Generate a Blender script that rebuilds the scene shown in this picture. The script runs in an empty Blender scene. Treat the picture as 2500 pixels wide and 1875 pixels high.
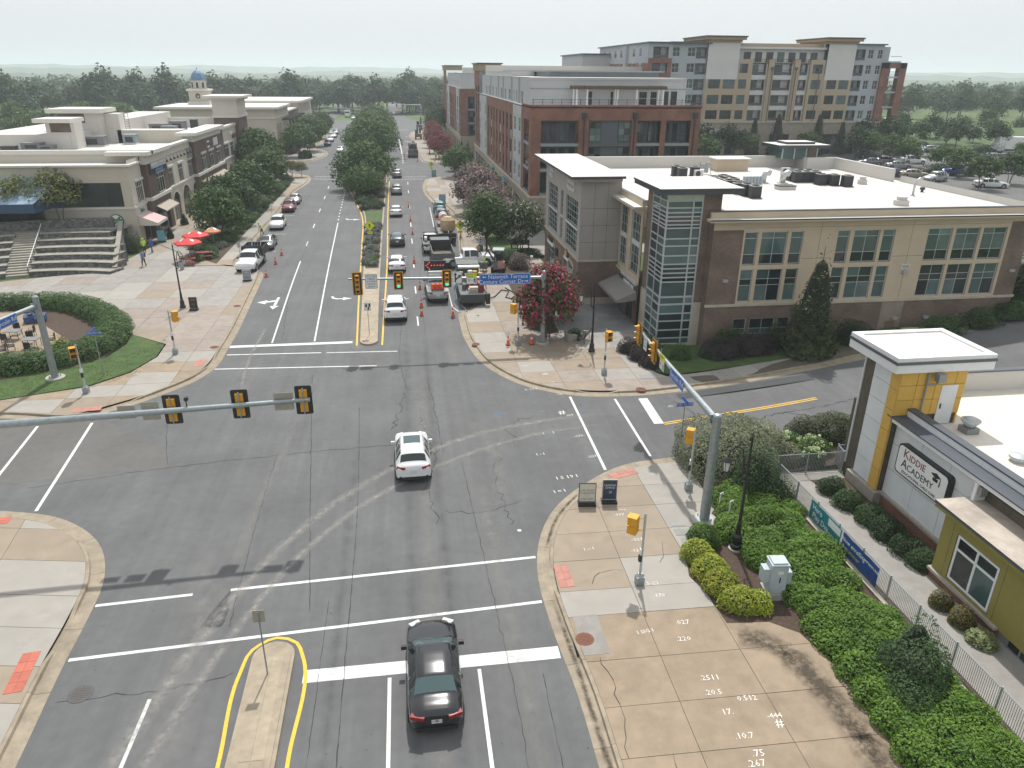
import bpy,bmesh,math,random
from math import sin,cos,pi,radians,sqrt,atan2,hypot
from mathutils import Vector,Matrix,noise
SC=bpy.context.scene
COL=SC.collection
R=random.Random(7)
PI=pi
# camera, sky, sun
cam_d=bpy.data.cameras.new('camera')
cam=bpy.data.objects.new('camera',cam_d)
COL.objects.link(cam)
cam_d.sensor_width=36.0
cam_d.lens=36.0*1794.0/2500.0
cam_d.clip_start=0.3
cam_d.clip_end=12000
_p,_r,_w=radians(23.0),radians(0.5),radians(8.2)
_f=Vector((sin(_w)*cos(_p),cos(_w)*cos(_p),-sin(_p)))
_u0=Vector((sin(_w)*sin(_p),cos(_w)*sin(_p),cos(_p)))
_r0=Vector((cos(_w),-sin(_w),0))
_rt=_r0*cos(_r)+_u0*sin(_r)
_up=_u0*cos(_r)-_r0*sin(_r)
cam.matrix_world=Matrix(((_rt.x,_up.x,-_f.x,0),(_rt.y,_up.y,-_f.y,0),(_rt.z,_up.z,-_f.z,20),(0,0,0,1)))
SC.camera=cam
SUN_TO=Vector((-0.105,-0.59,-1.0)).normalized()
_el=math.asin(-SUN_TO.z)
_az=atan2(-SUN_TO.x,-SUN_TO.y)
W=bpy.data.worlds.new('World')
SC.world=W
W.use_nodes=True
_n=W.node_tree.nodes
_l=W.node_tree.links
_bg=_n['Background']
_sky=_n.new('ShaderNodeTexSky')
_sky.sky_type='NISHITA'
_sky.sun_disc=False
_sky.sun_elevation=_el
_sky.sun_rotation=_az
_sky.altitude=100
_sky.air_density=1.4
_sky.dust_density=6.0
_sky.ozone_density=1.0
_hs=_n.new('ShaderNodeHueSaturation')
_hs.inputs['Saturation'].default_value=0.35
_l.new(_sky.outputs[0],_hs.inputs['Color'])
_mx=_n.new('ShaderNodeMix')
_mx.data_type='RGBA'
_mx.inputs[0].default_value=0.72
_mx.inputs[7].default_value=(9.1,9.5,9.8,1)
_l.new(_hs.outputs[0],_mx.inputs[6])
_l.new(_mx.outputs[2],_bg.inputs['Color'])
_bg.inputs['Strength'].default_value=0.108
sun_d=bpy.data.lights.new('sun','SUN')
sun_d.energy=4.2
sun_d.angle=radians(1.2)
sun_d.color=(1.0,0.965,0.91)
sun=bpy.data.objects.new('sun',sun_d)
COL.objects.link(sun)
sun.rotation_euler=SUN_TO.to_track_quat('-Z','Y').to_euler()
SC.view_settings.view_transform='Standard'
SC.view_settings.look='None'
SC.view_settings.exposure=0.0
SC.view_settings.gamma=1.0
SC.view_settings.use_curve_mapping=False
SC.render.engine='CYCLES'
SC.cycles.max_bounces=6
SC.cycles.diffuse_bounces=3
SC.cycles.glossy_bounces=3
SC.cycles.transmission_bounces=4
SC.cycles.transparent_max_bounces=6
SC.cycles.volume_bounces=1
# mesh builder
class MB:
 def __init__(s):
  s.v,s.f,s.m,s.mats=[],[],[],[]
 def mi(s,mat):
  if mat not in s.mats:
   s.mats.append(mat)
  return s.mats.index(mat)
 def face(s,idx,mat):
  s.f.append(tuple(idx));s.m.append(s.mi(mat))
 def poly(s,pts,mat):
  b=len(s.v);s.v+=[tuple(p)for p in pts]
  s.face(range(b,b+len(pts)),mat)
 def box(s,x0,x1,y0,y1,z0,z1,mat,top=None):
  b=len(s.v)
  s.v+=[(x0,y0,z0),(x1,y0,z0),(x1,y1,z0),(x0,y1,z0),(x0,y0,z1),(x1,y0,z1),(x1,y1,z1),(x0,y1,z1)]
  for q in((0,3,2,1),(0,1,5,4),(1,2,6,5),(2,3,7,6),(3,0,4,7)):
   s.face([b+i for i in q],mat)
  s.face([b+i for i in(4,5,6,7)],top or mat)
 def rbox(s,c,d,rz,mat,tilt=None):
  m=Matrix.Rotation(rz,3,'Z')
  if tilt is not None:
   m=m@tilt
  b=len(s.v)
  for dx,dy,dz in((-1,-1,-1),(1,-1,-1),(1,1,-1),(-1,1,-1),(-1,-1,1),(1,-1,1),(1,1,1),(-1,1,1)):
   p=m@Vector((dx*d[0]/2,dy*d[1]/2,dz*d[2]/2))
   s.v.append((c[0]+p.x,c[1]+p.y,c[2]+p.z))
  for q in((0,3,2,1),(0,1,5,4),(1,2,6,5),(2,3,7,6),(3,0,4,7),(4,5,6,7)):
   s.face([b+i for i in q],mat)
 def prism(s,pts,z0,z1,mat,top=None,bottom=False):
  b=len(s.v);n=len(pts)
  a=sum(pts[i][0]*pts[(i+1)%n][1]-pts[(i+1)%n][0]*pts[i][1]for i in range(n))
  if a<0:
   pts=pts[::-1]
  s.v+=[(p[0],p[1],z0)for p in pts]+[(p[0],p[1],z1)for p in pts]
  for i in range(n):
   j=(i+1)%n
   s.face((b+i,b+j,b+n+j,b+n+i),mat)
  s.face(range(b+n,b+2*n),top or mat)
  if bottom:
   s.face(range(b+n-1,b-1,-1),mat)
 def tube(s,p0,p1,r0,r1=None,n=10,mat=None,cap=True):
  r1=r0 if r1 is None else r1
  p0,p1=Vector(p0),Vector(p1)
  d=(p1-p0).normalized()
  a=d.orthogonal().normalized();c=d.cross(a)
  b=len(s.v)
  for p,r in((p0,r0),(p1,r1)):
   for i in range(n):
    t=2*PI*i/n
    s.v.append(tuple(p+a*(r*cos(t))+c*(r*sin(t))))
  for i in range(n):
   j=(i+1)%n
   s.face((b+i,b+j,b+n+j,b+n+i),mat)
  if cap:
   s.face(range(b+n-1,b-1,-1),mat);s.face(range(b+n,b+2*n),mat)
 def path(s,pts,r,n=8,mat=None):
  pts=[Vector(p)for p in pts]
  b=len(s.v);up=Vector((0.13,0.21,0.97))
  rs=r if isinstance(r,(list,tuple))else[r]*len(pts)
  for k,p in enumerate(pts):
   d=(pts[min(k+1,len(pts)-1)]-pts[max(k-1,0)]).normalized()
   a=d.cross(up)
   a=a.normalized()if a.length>1e-4 else d.orthogonal().normalized()
   c=d.cross(a)
   for i in range(n):
    t=2*PI*i/n
    s.v.append(tuple(p+a*(rs[k]*cos(t))+c*(rs[k]*sin(t))))
  for k in range(len(pts)-1):
   for i in range(n):
    j=(i+1)%n
    s.face((b+k*n+i,b+k*n+j,b+(k+1)*n+j,b+(k+1)*n+i),mat)
  s.face(range(b+n-1,b-1,-1),mat)
  e=b+(len(pts)-1)*n
  s.face(range(e,e+n),mat)
 def lathe(s,c,prof,n,mat):
  b=len(s.v)
  for r,z in prof:
   for i in range(n):
    t=2*PI*i/n
    s.v.append((c[0]+r*cos(t),c[1]+r*sin(t),c[2]+z))
  for k in range(len(prof)-1):
   for i in range(n):
    j=(i+1)%n
    s.face((b+k*n+i,b+k*n+j,b+(k+1)*n+j,b+(k+1)*n+i),mat)
  s.face(range(b+n-1,b-1,-1),mat)
  e=b+(len(prof)-1)*n
  s.face(range(e,e+n),mat)
 def xform(s,start,m):
  for i in range(start,len(s.v)):
   s.v[i]=tuple(m@Vector(s.v[i]))
 def shift(s,start,d):
  for i in range(start,len(s.v)):
   p=s.v[i];s.v[i]=(p[0]+d[0],p[1]+d[1],p[2]+d[2])
 def mesh(s,name,org=(0,0,0),smooth=False):
  me=bpy.data.meshes.new(name)
  vs=s.v if not any(org)else[(p[0]-org[0],p[1]-org[1],p[2]-org[2])for p in s.v]
  me.from_pydata(vs,[],s.f)
  for m in s.mats:
   me.materials.append(m)
  me.polygons.foreach_set('material_index',s.m)
  if smooth:
   me.polygons.foreach_set('use_smooth',[True]*len(s.f))
  me.update()
  return me
 def build(s,name,parent=None,smooth=False,world=True):
  org=tuple(root_loc(parent))if(parent is not None and world)else(0,0,0)
  return add(name,s.mesh(name,org,smooth),parent)
def root_loc(o):
 p=Vector((0,0,0))
 while o is not None:
  p+=o.location;o=o.parent
 return p
def add(name,mesh,parent=None,loc=None,rz=None):
 o=bpy.data.objects.new(name,mesh)
 COL.objects.link(o)
 if parent is not None:
  o.parent=parent
 if loc is not None:
  o.location=loc
 if rz is not None:
  o.rotation_euler=(0,0,rz)
 return o
def tag(o,label=None,cat=None,group=None,kind=None):
 if label:o['label']=label
 if cat:o['category']=cat
 if group:o['group']=group
 if kind:o['kind']=kind
 return o
def thing(name,label,cat,loc=(0,0,0),rz=0.0,group=None):
 o=bpy.data.objects.new(name,None)
 COL.objects.link(o)
 o.empty_display_size=0.2
 o.location=loc;o.rotation_euler=(0,0,rz)
 return tag(o,label,cat,group)
KIDS={}
def copy_tree(o,parent=None):
 c=o.copy();COL.objects.link(c)
 if parent is not None:
  c.parent=parent
 for ch in list(o.children):
  copy_tree(ch,c)
 return c
def place(o,loc,rz=0.0,label=None,group=None,scale=None):
 c=copy_tree(o)
 c.location=loc;c.rotation_euler=(0,0,rz)
 if scale:c.scale=scale if isinstance(scale,tuple)else(scale,)*3
 if label:c['label']=label
 if group:c['group']=group
 return c
 # materials
def sss(t):
 t=max(0.0,min(1.0,t));return t*t*(3-2*t)
def terr(x,y):
 return 4.0*sss((x-20)/60)
MATS={}
def mat(name,col,rough=0.7,metal=0.0,var=0.08,scale=3.0,bump=0.0,bscale=40.0,spec=0.5,coat=0.0,emis=None,estr=0.0,objvar=0.0,col2=None,stain=0.0,stain_scale=0.35,stain_col=None):
 if name in MATS:
  return MATS[name]
 m=bpy.data.materials.new(name);m.use_nodes=True
 nt=m.node_tree;N=nt.nodes;L=nt.links
 b=N['Principled BSDF']
 b.inputs['Roughness'].default_value=rough
 b.inputs['Metallic'].default_value=metal
 b.inputs['Specular IOR Level'].default_value=spec
 if coat:
  b.inputs['Coat Weight'].default_value=coat;b.inputs['Coat Roughness'].default_value=0.06
 m.diffuse_color=(*col,1)
 tc=N.new('ShaderNodeNewGeometry')
 out=None
 if var>0 or col2:
  ns=N.new('ShaderNodeTexNoise');ns.inputs['Scale'].default_value=scale;ns.inputs['Detail'].default_value=6;ns.inputs['Roughness'].default_value=0.62
  L.new(tc.outputs['Position'],ns.inputs['Vector'])
  rp=N.new('ShaderNodeValToRGB')
  c0=col if col2 is None else col2
  k0,k1=(1-var,1+var)if col2 is None else(1,1)
  rp.color_ramp.elements[0].position=0.32;rp.color_ramp.elements[1].position=0.68
  rp.color_ramp.elements[0].color=(*[c*k0 for c in c0],1)
  rp.color_ramp.elements[1].color=(*[c*k1 for c in col],1)
  L.new(ns.outputs['Fac'],rp.inputs['Fac']);out=rp.outputs['Color']
 else:
  rgb=N.new('ShaderNodeRGB');rgb.outputs[0].default_value=(*col,1);out=rgb.outputs[0]
 if stain>0:
  n2=N.new('ShaderNodeTexNoise');n2.inputs['Scale'].default_value=stain_scale;n2.inputs['Detail'].default_value=8;n2.inputs['Roughness'].default_value=0.7
  L.new(tc.outputs['Position'],n2.inputs['Vector'])
  mr=N.new('ShaderNodeMapRange');mr.inputs[1].default_value=0.48;mr.inputs[2].default_value=0.72;mr.inputs[3].default_value=0;mr.inputs[4].default_value=stain
  L.new(n2.outputs['Fac'],mr.inputs[0])
  mx=N.new('ShaderNodeMix');mx.data_type='RGBA'
  L.new(mr.outputs[0],mx.inputs[0]);L.new(out,mx.inputs[6])
  mx.inputs[7].default_value=(*(stain_col or[c*0.45 for c in col]),1)
  out=mx.outputs[2]
 if objvar>0:
  oi=N.new('ShaderNodeObjectInfo')
  mr=N.new('ShaderNodeMapRange');mr.inputs[3].default_value=1-objvar;mr.inputs[4].default_value=1+objvar
  L.new(oi.outputs['Random'],mr.inputs[0])
  hv=N.new('ShaderNodeHueSaturation');L.new(mr.outputs[0],hv.inputs['Value']);L.new(out,hv.inputs['Color']);out=hv.outputs[0]
 L.new(out,b.inputs['Base Color'])
 if bump>0:
  n3=N.new('ShaderNodeTexNoise');n3.inputs['Scale'].default_value=bscale;n3.inputs['Detail'].default_value=3
  L.new(tc.outputs['Position'],n3.inputs['Vector'])
  bp=N.new('ShaderNodeBump');bp.inputs['Strength'].default_value=bump;bp.inputs['Distance'].default_value=0.02
  L.new(n3.outputs['Fac'],bp.inputs['Height']);L.new(bp.outputs[0],b.inputs['Normal'])
 if emis:
  b.inputs['Emission Color'].default_value=(*emis,1);b.inputs['Emission Strength'].default_value=estr
 MATS[name]=m
 return m
def brick_mat(name,c1,c2,mortar,bw=0.21,bh=0.073,vary=0.25):
 if name in MATS:return MATS[name]
 m=bpy.data.materials.new(name);m.use_nodes=True
 nt=m.node_tree;N=nt.nodes;L=nt.links;b=N['Principled BSDF']
 b.inputs['Roughness'].default_value=0.85
 g=N.new('ShaderNodeNewGeometry');sx=N.new('ShaderNodeSeparateXYZ');L.new(g.outputs['Position'],sx.inputs[0])
 ad=N.new('ShaderNodeMath');ad.operation='ADD';L.new(sx.outputs[0],ad.inputs[0]);L.new(sx.outputs[1],ad.inputs[1])
 cx=N.new('ShaderNodeCombineXYZ');L.new(ad.outputs[0],cx.inputs[0]);L.new(sx.outputs[2],cx.inputs[1])
 br=N.new('ShaderNodeTexBrick');L.new(cx.outputs[0],br.inputs['Vector'])
 br.inputs['Scale'].default_value=1.0;br.inputs['Brick Width'].default_value=bw;br.inputs['Row Height'].default_value=bh
 br.inputs['Mortar Size'].default_value=0.011;br.inputs['Color1'].default_value=(*c1,1);br.inputs['Color2'].default_value=(*c2,1);br.inputs['Mortar'].default_value=(*mortar,1)
 ns=N.new('ShaderNodeTexNoise');ns.inputs['Scale'].default_value=0.6;ns.inputs['Detail'].default_value=5
 L.new(g.outputs['Position'],ns.inputs['Vector'])
 mr=N.new('ShaderNodeMapRange');mr.inputs[1].default_value=0.3;mr.inputs[2].default_value=0.7;mr.inputs[3].default_value=1-vary;mr.inputs[4].default_value=1+vary
 L.new(ns.outputs['Fac'],mr.inputs[0])
 hv=N.new('ShaderNodeHueSaturation');L.new(mr.outputs[0],hv.inputs['Value']);L.new(br.outputs['Color'],hv.inputs['Color']);L.new(hv.outputs[0],b.inputs['Base Color'])
 bp=N.new('ShaderNodeBump');bp.inputs['Strength'].default_value=0.4;bp.inputs['Distance'].default_value=0.01;bp.invert=True
 L.new(br.outputs['Fac'],bp.inputs['Height']);L.new(bp.outputs[0],b.inputs['Normal'])
 MATS[name]=m
 return m
def leaf_mat(name,c0,c1,flower=None,share=0.0,trans=0.25):
 if name in MATS:return MATS[name]
 m=bpy.data.materials.new(name);m.use_nodes=True
 nt=m.node_tree;N=nt.nodes;L=nt.links;b=N['Principled BSDF']
 b.inputs['Roughness'].default_value=0.6;b.inputs['Specular IOR Level'].default_value=0.3
 g=N.new('ShaderNodeNewGeometry')
 rp=N.new('ShaderNodeValToRGB')
 rp.color_ramp.elements[0].color=(*[c*1.3 for c in c0],1);rp.color_ramp.elements[1].color=(*[c*1.45 for c in c1],1)
 rp.color_ramp.elements[0].position=0.1;rp.color_ramp.elements[1].position=0.95
 ns=N.new('ShaderNodeTexNoise');ns.inputs['Scale'].default_value=0.9;ns.inputs['Detail'].default_value=3
 L.new(g.outputs['Position'],ns.inputs['Vector'])
 mx0=N.new('ShaderNodeMath');mx0.operation='MULTIPLY_ADD';mx0.inputs[1].default_value=0.55
 L.new(g.outputs['Random Per Island'],mx0.inputs[0])
 m2=N.new('ShaderNodeMath');m2.operation='MULTIPLY_ADD';m2.inputs[1].default_value=0.9;m2.inputs[2].default_value=-0.22
 L.new(ns.outputs['Fac'],m2.inputs[0]);L.new(m2.outputs[0],mx0.inputs[2])
 L.new(mx0.outputs[0],rp.inputs['Fac'])
 out=rp.outputs['Color']
 oi=N.new('ShaderNodeObjectInfo')
 mr=N.new('ShaderNodeMapRange');mr.inputs[3].default_value=0.78;mr.inputs[4].default_value=1.22
 L.new(oi.outputs['Random'],mr.inputs[0])
 hv=N.new('ShaderNodeHueSaturation');L.new(mr.outputs[0],hv.inputs['Value']);L.new(out,hv.inputs['Color']);out=hv.outputs[0]
 if flower:
  gt=N.new('ShaderNodeMath');gt.operation='LESS_THAN';gt.inputs[1].default_value=share
  L.new(g.outputs['Random Per Island'],gt.inputs[0])
  mx=N.new('ShaderNodeMix');mx.data_type='RGBA'
  L.new(gt.outputs[0],mx.inputs[0]);L.new(out,mx.inputs[6]);mx.inputs[7].default_value=(*flower,1);out=mx.outputs[2]
 L.new(out,b.inputs['Base Color'])
 tr=N.new('ShaderNodeBsdfTranslucent');L.new(out,tr.inputs['Color'])
 ms=N.new('ShaderNodeMixShader');ms.inputs[0].default_value=trans
 L.new(b.outputs[0],ms.inputs[1]);L.new(tr.outputs[0],ms.inputs[2])
 L.new(ms.outputs[0],N['Material Output'].inputs['Surface'])
 MATS[name]=m
 return m
def glass_mat(name,col,rough=0.06,spec=0.6):
 return mat(name,col,rough=rough,var=0.25,scale=0.6,spec=spec,objvar=0.35)
def text_mesh(txt,size,mat_,depth=0.01,spacing=1.0,align='CENTER',shear=0.0,width=1.0,res=2):
 cu=bpy.data.curves.new('lettering','FONT')
 cu.body=txt;cu.size=size;cu.extrude=depth;cu.align_x=align;cu.align_y='CENTER'
 cu.space_character=spacing;cu.shear=shear;cu.resolution_u=res
 o=bpy.data.objects.new('lettering',cu)
 me=bpy.data.meshes.new_from_object(o)
 me.name='lettering'
 bpy.data.objects.remove(o);bpy.data.curves.remove(cu)
 if width!=1.0:
  for v in me.vertices:v.co.x*=width
 me.materials.clear();me.materials.append(mat_)
 return me
def lettering(parent,txt,size,mat_,loc,facing='S',depth=0.01,spacing=1.0,align='CENTER',roll=0.0,name='lettering',width=1.0,extra=None):
 me=text_mesh(txt,size,mat_,depth,spacing,align,width=width)
 o=add(name,me,parent)
 a={'S':0.0,'E':PI/2,'N':PI,'W':-PI/2}[facing]if isinstance(facing,str)else facing
 base=Vector(loc)-(root_loc(parent)if parent else Vector())
 mtx=Matrix.Translation(base)@Matrix.Rotation(a,4,'Z')@Matrix.Rotation(PI/2,4,'X')@Matrix.Rotation(roll,4,'Z')
 if extra is not None:
  mtx=Matrix.Translation(base)@extra
 o.matrix_local=mtx
 return o
M_asphalt=M_conc=None
white_paint=mat('road_paint_white',(0.62,0.63,0.62),0.7,var=0.14,scale=9,stain=0.55,stain_scale=2.2,stain_col=(0.24,0.24,0.24))
yellow_paint=mat('road_paint_yellow',(0.68,0.42,0.035),0.7,var=0.14,scale=9,stain=0.4,stain_scale=2.0,stain_col=(0.4,0.28,0.08))
conc=mat('pavement_concrete',(0.275,0.225,0.17),0.85,var=0.12,scale=1.4,objvar=0.05,stain=0.35,stain_scale=0.7,bump=0.15)
conc_tan=mat('tan_concrete',(0.27,0.21,0.148),0.85,var=0.12,scale=1.4,objvar=0.06,stain=0.4,stain_scale=0.55,bump=0.15)
conc_pale=mat('pale_concrete',(0.305,0.285,0.255),0.85,var=0.09,scale=1.6,objvar=0.05,stain=0.25,stain_scale=0.8,bump=0.12)
conc_grey=mat('grey_concrete',(0.27,0.256,0.235),0.85,var=0.10,scale=1.8,objvar=0.07,stain=0.3,stain_scale=0.7,bump=0.12)
conc_pink=mat('pinkish_concrete',(0.275,0.232,0.20),0.85,var=0.1,scale=1.8,objvar=0.06,stain=0.3,stain_scale=0.7,bump=0.12)
joint=mat('joint_dirt',(0.10,0.085,0.065),0.95,var=0.2)
gutter_conc=mat('gutter_concrete',(0.28,0.235,0.175),0.88,var=0.16,scale=2.0,objvar=0.08,stain=0.5,stain_scale=0.9)
tactile=mat('tactile_red',(0.42,0.125,0.085),0.85,var=0.1,scale=3,objvar=0.08)
tactile_far=mat('tactile_faded',(0.40,0.185,0.15),0.85,var=0.1,scale=3,objvar=0.08)
soil=mat('soil_mulch',(0.065,0.042,0.03),0.95,var=0.35,scale=9,bump=0.6,bscale=16)
grass_m=mat('lawn_grass',(0.045,0.085,0.017),0.9,var=0.3,scale=1.3,stain=0.35,stain_scale=0.5,stain_col=(0.11,0.115,0.035),bump=0.8,bscale=25)
field_m=mat('far_grass',(0.075,0.115,0.03),0.95,var=0.25,scale=0.02,stain=0.5,stain_scale=0.01,stain_col=(0.05,0.08,0.025))
white_w=mat('white_metal',(0.72,0.73,0.73),0.4,var=0.04)
black_m=mat('black_iron',(0.014,0.014,0.016),0.35,var=0.1,spec=0.5)
galv=mat('galvanised_steel',(0.30,0.335,0.35),0.42,metal=0.55,var=0.14,scale=6)
# ground, roads, kerbs
def asphalt_mat(name,c,tracks=True,rough=0.85):
 m=bpy.data.materials.new(name);m.use_nodes=True
 nt=m.node_tree;N=nt.nodes;L=nt.links;b=N['Principled BSDF']
 b.inputs['Roughness'].default_value=rough;b.inputs['Specular IOR Level'].default_value=0.35
 g=N.new('ShaderNodeNewGeometry')
 def noise_n(scale,detail,src=None,rough=0.6):
  n=N.new('ShaderNodeTexNoise');n.inputs['Scale'].default_value=scale;n.inputs['Detail'].default_value=detail;n.inputs['Roughness'].default_value=rough
  L.new(src or g.outputs['Position'],n.inputs['Vector']);return n.outputs['Fac']
 def rng(src,a,b_,c_,d):
  r=N.new('ShaderNodeMapRange');r.inputs[1].default_value=a;r.inputs[2].default_value=b_;r.inputs[3].default_value=c_;r.inputs[4].default_value=d
  L.new(src,r.inputs[0]);return r.outputs[0]
 def mul(a,b_):
  x=N.new('ShaderNodeMath');x.operation='MULTIPLY';L.new(a,x.inputs[0]);L.new(b_,x.inputs[1]);return x.outputs[0]
 v=rng(noise_n(0.22,6),0.3,0.7,0.86,1.14)
 v=mul(v,rng(noise_n(2.2,5),0.3,0.7,0.93,1.07))
 v=mul(v,rng(noise_n(45.0,2),0.25,0.75,0.86,1.14))
 if tracks:
  mp=N.new('ShaderNodeMapping');mp.inputs['Scale'].default_value=(1.3,0.035,1)
  L.new(g.outputs['Position'],mp.inputs['Vector'])
  v=mul(v,rng(noise_n(1.0,5,mp.outputs[0],0.7),0.3,0.7,0.9,1.1))
 hv=N.new('ShaderNodeHueSaturation');hv.inputs['Color'].default_value=(*c,1)
 L.new(v,hv.inputs['Value'])
 d=rng(noise_n(5.5,1,None,0.3),0.76,0.8,0.0,0.45)
 mx=N.new('ShaderNodeMix');mx.data_type='RGBA';L.new(d,mx.inputs[0]);L.new(hv.outputs[0],mx.inputs[6]);mx.inputs[7].default_value=(0.028,0.028,0.03,1)
 L.new(mx.outputs[2],b.inputs['Base Color'])
 bp=N.new('ShaderNodeBump');bp.inputs['Strength'].default_value=0.25;bp.inputs['Distance'].default_value=0.01
 L.new(noise_n(60,2),bp.inputs['Height']);L.new(bp.outputs[0],b.inputs['Normal'])
 return m
asph=asphalt_mat('road_asphalt',(0.112,0.114,0.116))
asph_old=asphalt_mat('side_street_asphalt',(0.125,0.12,0.113),tracks=False)
asph_lot=asphalt_mat('parking_lot_asphalt',(0.115,0.115,0.112),tracks=False)
def dust_mat(name,col,amount,sc):
 m=bpy.data.materials.new(name);m.use_nodes=True
 nt=m.node_tree;N=nt.nodes;L=nt.links;b=N['Principled BSDF']
 b.inputs['Base Color'].default_value=(*col,1);b.inputs['Roughness'].default_value=0.95
 g=N.new('ShaderNodeNewGeometry');n=N.new('ShaderNodeTexNoise');n.inputs['Scale'].default_value=sc;n.inputs['Detail'].default_value=7;n.inputs['Roughness'].default_value=0.75
 L.new(g.outputs['Position'],n.inputs['Vector'])
 uv=N.new('ShaderNodeUVMap');sp=N.new('ShaderNodeSeparateXYZ');L.new(uv.outputs[0],sp.inputs[0])
 pw=N.new('ShaderNodeMath');pw.operation='PINGPONG';pw.inputs[1].default_value=0.5;L.new(sp.outputs[0],pw.inputs[0])
 mr=N.new('ShaderNodeMapRange');mr.inputs[1].default_value=0.36;mr.inputs[2].default_value=0.72;mr.inputs[3].default_value=0.0;mr.inputs[4].default_value=amount*2
 L.new(n.outputs['Fac'],mr.inputs[0])
 ml=N.new('ShaderNodeMath');ml.operation='MULTIPLY';L.new(mr.outputs[0],ml.inputs[0]);L.new(pw.outputs[0],ml.inputs[1])
 pe=N.new('ShaderNodeMath');pe.operation='PINGPONG';pe.inputs[1].default_value=0.5;L.new(sp.outputs[1],pe.inputs[0])
 m3=N.new('ShaderNodeMapRange');m3.inputs[1].default_value=0;m3.inputs[2].default_value=0.15;L.new(pe.outputs[0],m3.inputs[0])
 m4=N.new('ShaderNodeMath');m4.operation='MULTIPLY';L.new(ml.outputs[0],m4.inputs[0]);L.new(m3.outputs[0],m4.inputs[1])
 t=N.new('ShaderNodeBsdfTransparent');ms=N.new('ShaderNodeMixShader')
 L.new(m4.outputs[0],ms.inputs[0]);L.new(t.outputs[0],ms.inputs[1]);L.new(b.outputs[0],ms.inputs[2])
 L.new(ms.outputs[0],N['Material Output'].inputs['Surface'])
 return m
dust_pale=dust_mat('pale_dust',(0.36,0.345,0.32),0.95,2.6)
dust_thin=dust_mat('thin_dust',(0.30,0.29,0.275),0.55,1.2)
dust_dark=dust_mat('dark_rubber',(0.035,0.035,0.037),0.26,0.9)
grime=dust_mat('leaf_grime',(0.07,0.055,0.04),1.5,2.2)
def spline(pts,step=0.6):
 P=[Vector(p)for p in pts]
 n=len(P);T=[]
 for i in range(n):
  a=P[i]-P[i-1]if i else None;b=P[i+1]-P[i]if i<n-1 else None
  if a is None:T.append(b.normalized())
  elif b is None:T.append(a.normalized())
  else:T.append((a/a.length*b.length+b/b.length*a.length)/(a.length+b.length))
 out=[]
 for i in range(n-1):
  d=(P[i+1]-P[i]).length;k=max(1,int(d/step))
  for j in range(k):
   t=j/k
   out.append(P[i]*(2*t**3-3*t*t+1)+T[i]*d*(t**3-2*t*t+t)+P[i+1]*(3*t*t-2*t**3)+T[i+1]*d*(t**3-t*t))
 out.append(P[-1])
 return out
def offset(pl,d):
 out=[]
 for i,p in enumerate(pl):
  a=pl[max(i-1,0)];b=pl[min(i+1,len(pl)-1)]
  t=Vector((b.x-a.x,b.y-a.y)).normalized()
  out.append(Vector((p.x-t.y*d,p.y+t.x*d)))
 return out
def sheet(name,pts,m,z=0.0,parent=None,step=None):
 mb=MB()
 if step is None:
  mb.poly([(p[0],p[1],z)for p in pts],m)
  return mb.build(name,parent)
 bm=bmesh.new()
 f=bm.faces.new([bm.verts.new((p[0],p[1],0))for p in pts])
 xs=[p[0]for p in pts];ys=[p[1]for p in pts]
 x=min(xs)+step
 while x<max(xs):
  bmesh.ops.bisect_plane(bm,geom=bm.verts[:]+bm.edges[:]+bm.faces[:],plane_co=(x,0,0),plane_no=(1,0,0));x+=step
 y=min(ys)+step
 while y<max(ys):
  bmesh.ops.bisect_plane(bm,geom=bm.verts[:]+bm.edges[:]+bm.faces[:],plane_co=(0,y,0),plane_no=(0,1,0));y+=step
 bmesh.ops.triangulate(bm,faces=bm.faces[:])
 for v in bm.verts:
  v.co.z=z+terr(v.co.x,v.co.y)
 me=bpy.data.meshes.new(name);bm.to_mesh(me);bm.free();me.materials.append(m)
 for p in me.polygons:
  if p.normal.z<0:p.flip()
 return add(name,me,parent)
mb=MB()
gx=[-6000,-2500,-1000,-400,-150,-60,0,12,20,24,28,32,36,40,44,48,52,56,60,64,68,72,76,80,90,150,400,1000,2500,6000]
gy=[-300,-60,0,30,60,100,150,200,300,500,1000,2500,7000]
for j in range(len(gy)):
 for i in range(len(gx)):
  mb.v.append((gx[i],gy[j],terr(gx[i],gy[j])-0.14))
for j in range(len(gy)-1):
 for i in range(len(gx)-1):
  a=j*len(gx)+i
  mb.face((a,a+1,a+1+len(gx),a+len(gx)),field_m)
tag(mb.build('ground'),kind='structure')
K_SW=spline([(-70,44.6),(-40,38.2),(-26,35.1),(-20.54,33.95),(-17.39,32.92),(-14.63,30.41),(-13.44,27.57),(-13.21,25.23),(-13.13,22.75),(-12.85,18.6),(-12.7,8),(-12.5,-12)])
K_NW=spline([(-70,54.6),(-40,48.2),(-24.94,44.95),(-20.80,44.26),(-18.59,45.73),(-17.37,46.79),(-16.32,48.06),(-15.03,49.90),(-14.36,51.86),(-14.24,56.48),(-14.75,69.92),(-15.19,78.3)])
K_NW2=spline([(-15.19,78.3),(-15.6,80.2),(-17.4,81.6),(-18.6,83.5),(-18.9,90),(-19.1,118.4),(-19.3,140),(-18.7,146),(-18.4,150),(-18.7,156.3),(-20.83,162.5),(-24,164.2),(-60,167)])
K_NW3=spline([(-60,185),(-26.1,186.4),(-22.2,187.4),(-20.5,192),(-20.3,210),(-21.4,214),(-23,217),(-23.4,240),(-23.6,280),(-26,288),(-40,291)])
K_NE=spline([(120,75),(80,60.5),(60,54.6),(39.5,48.4),(26.5,45.6),(19,44.1),(14.91,43.61),(10.58,44.17),(7.73,46.01),(5.56,49.41),(4.25,55.69),(4.1,62)])
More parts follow.
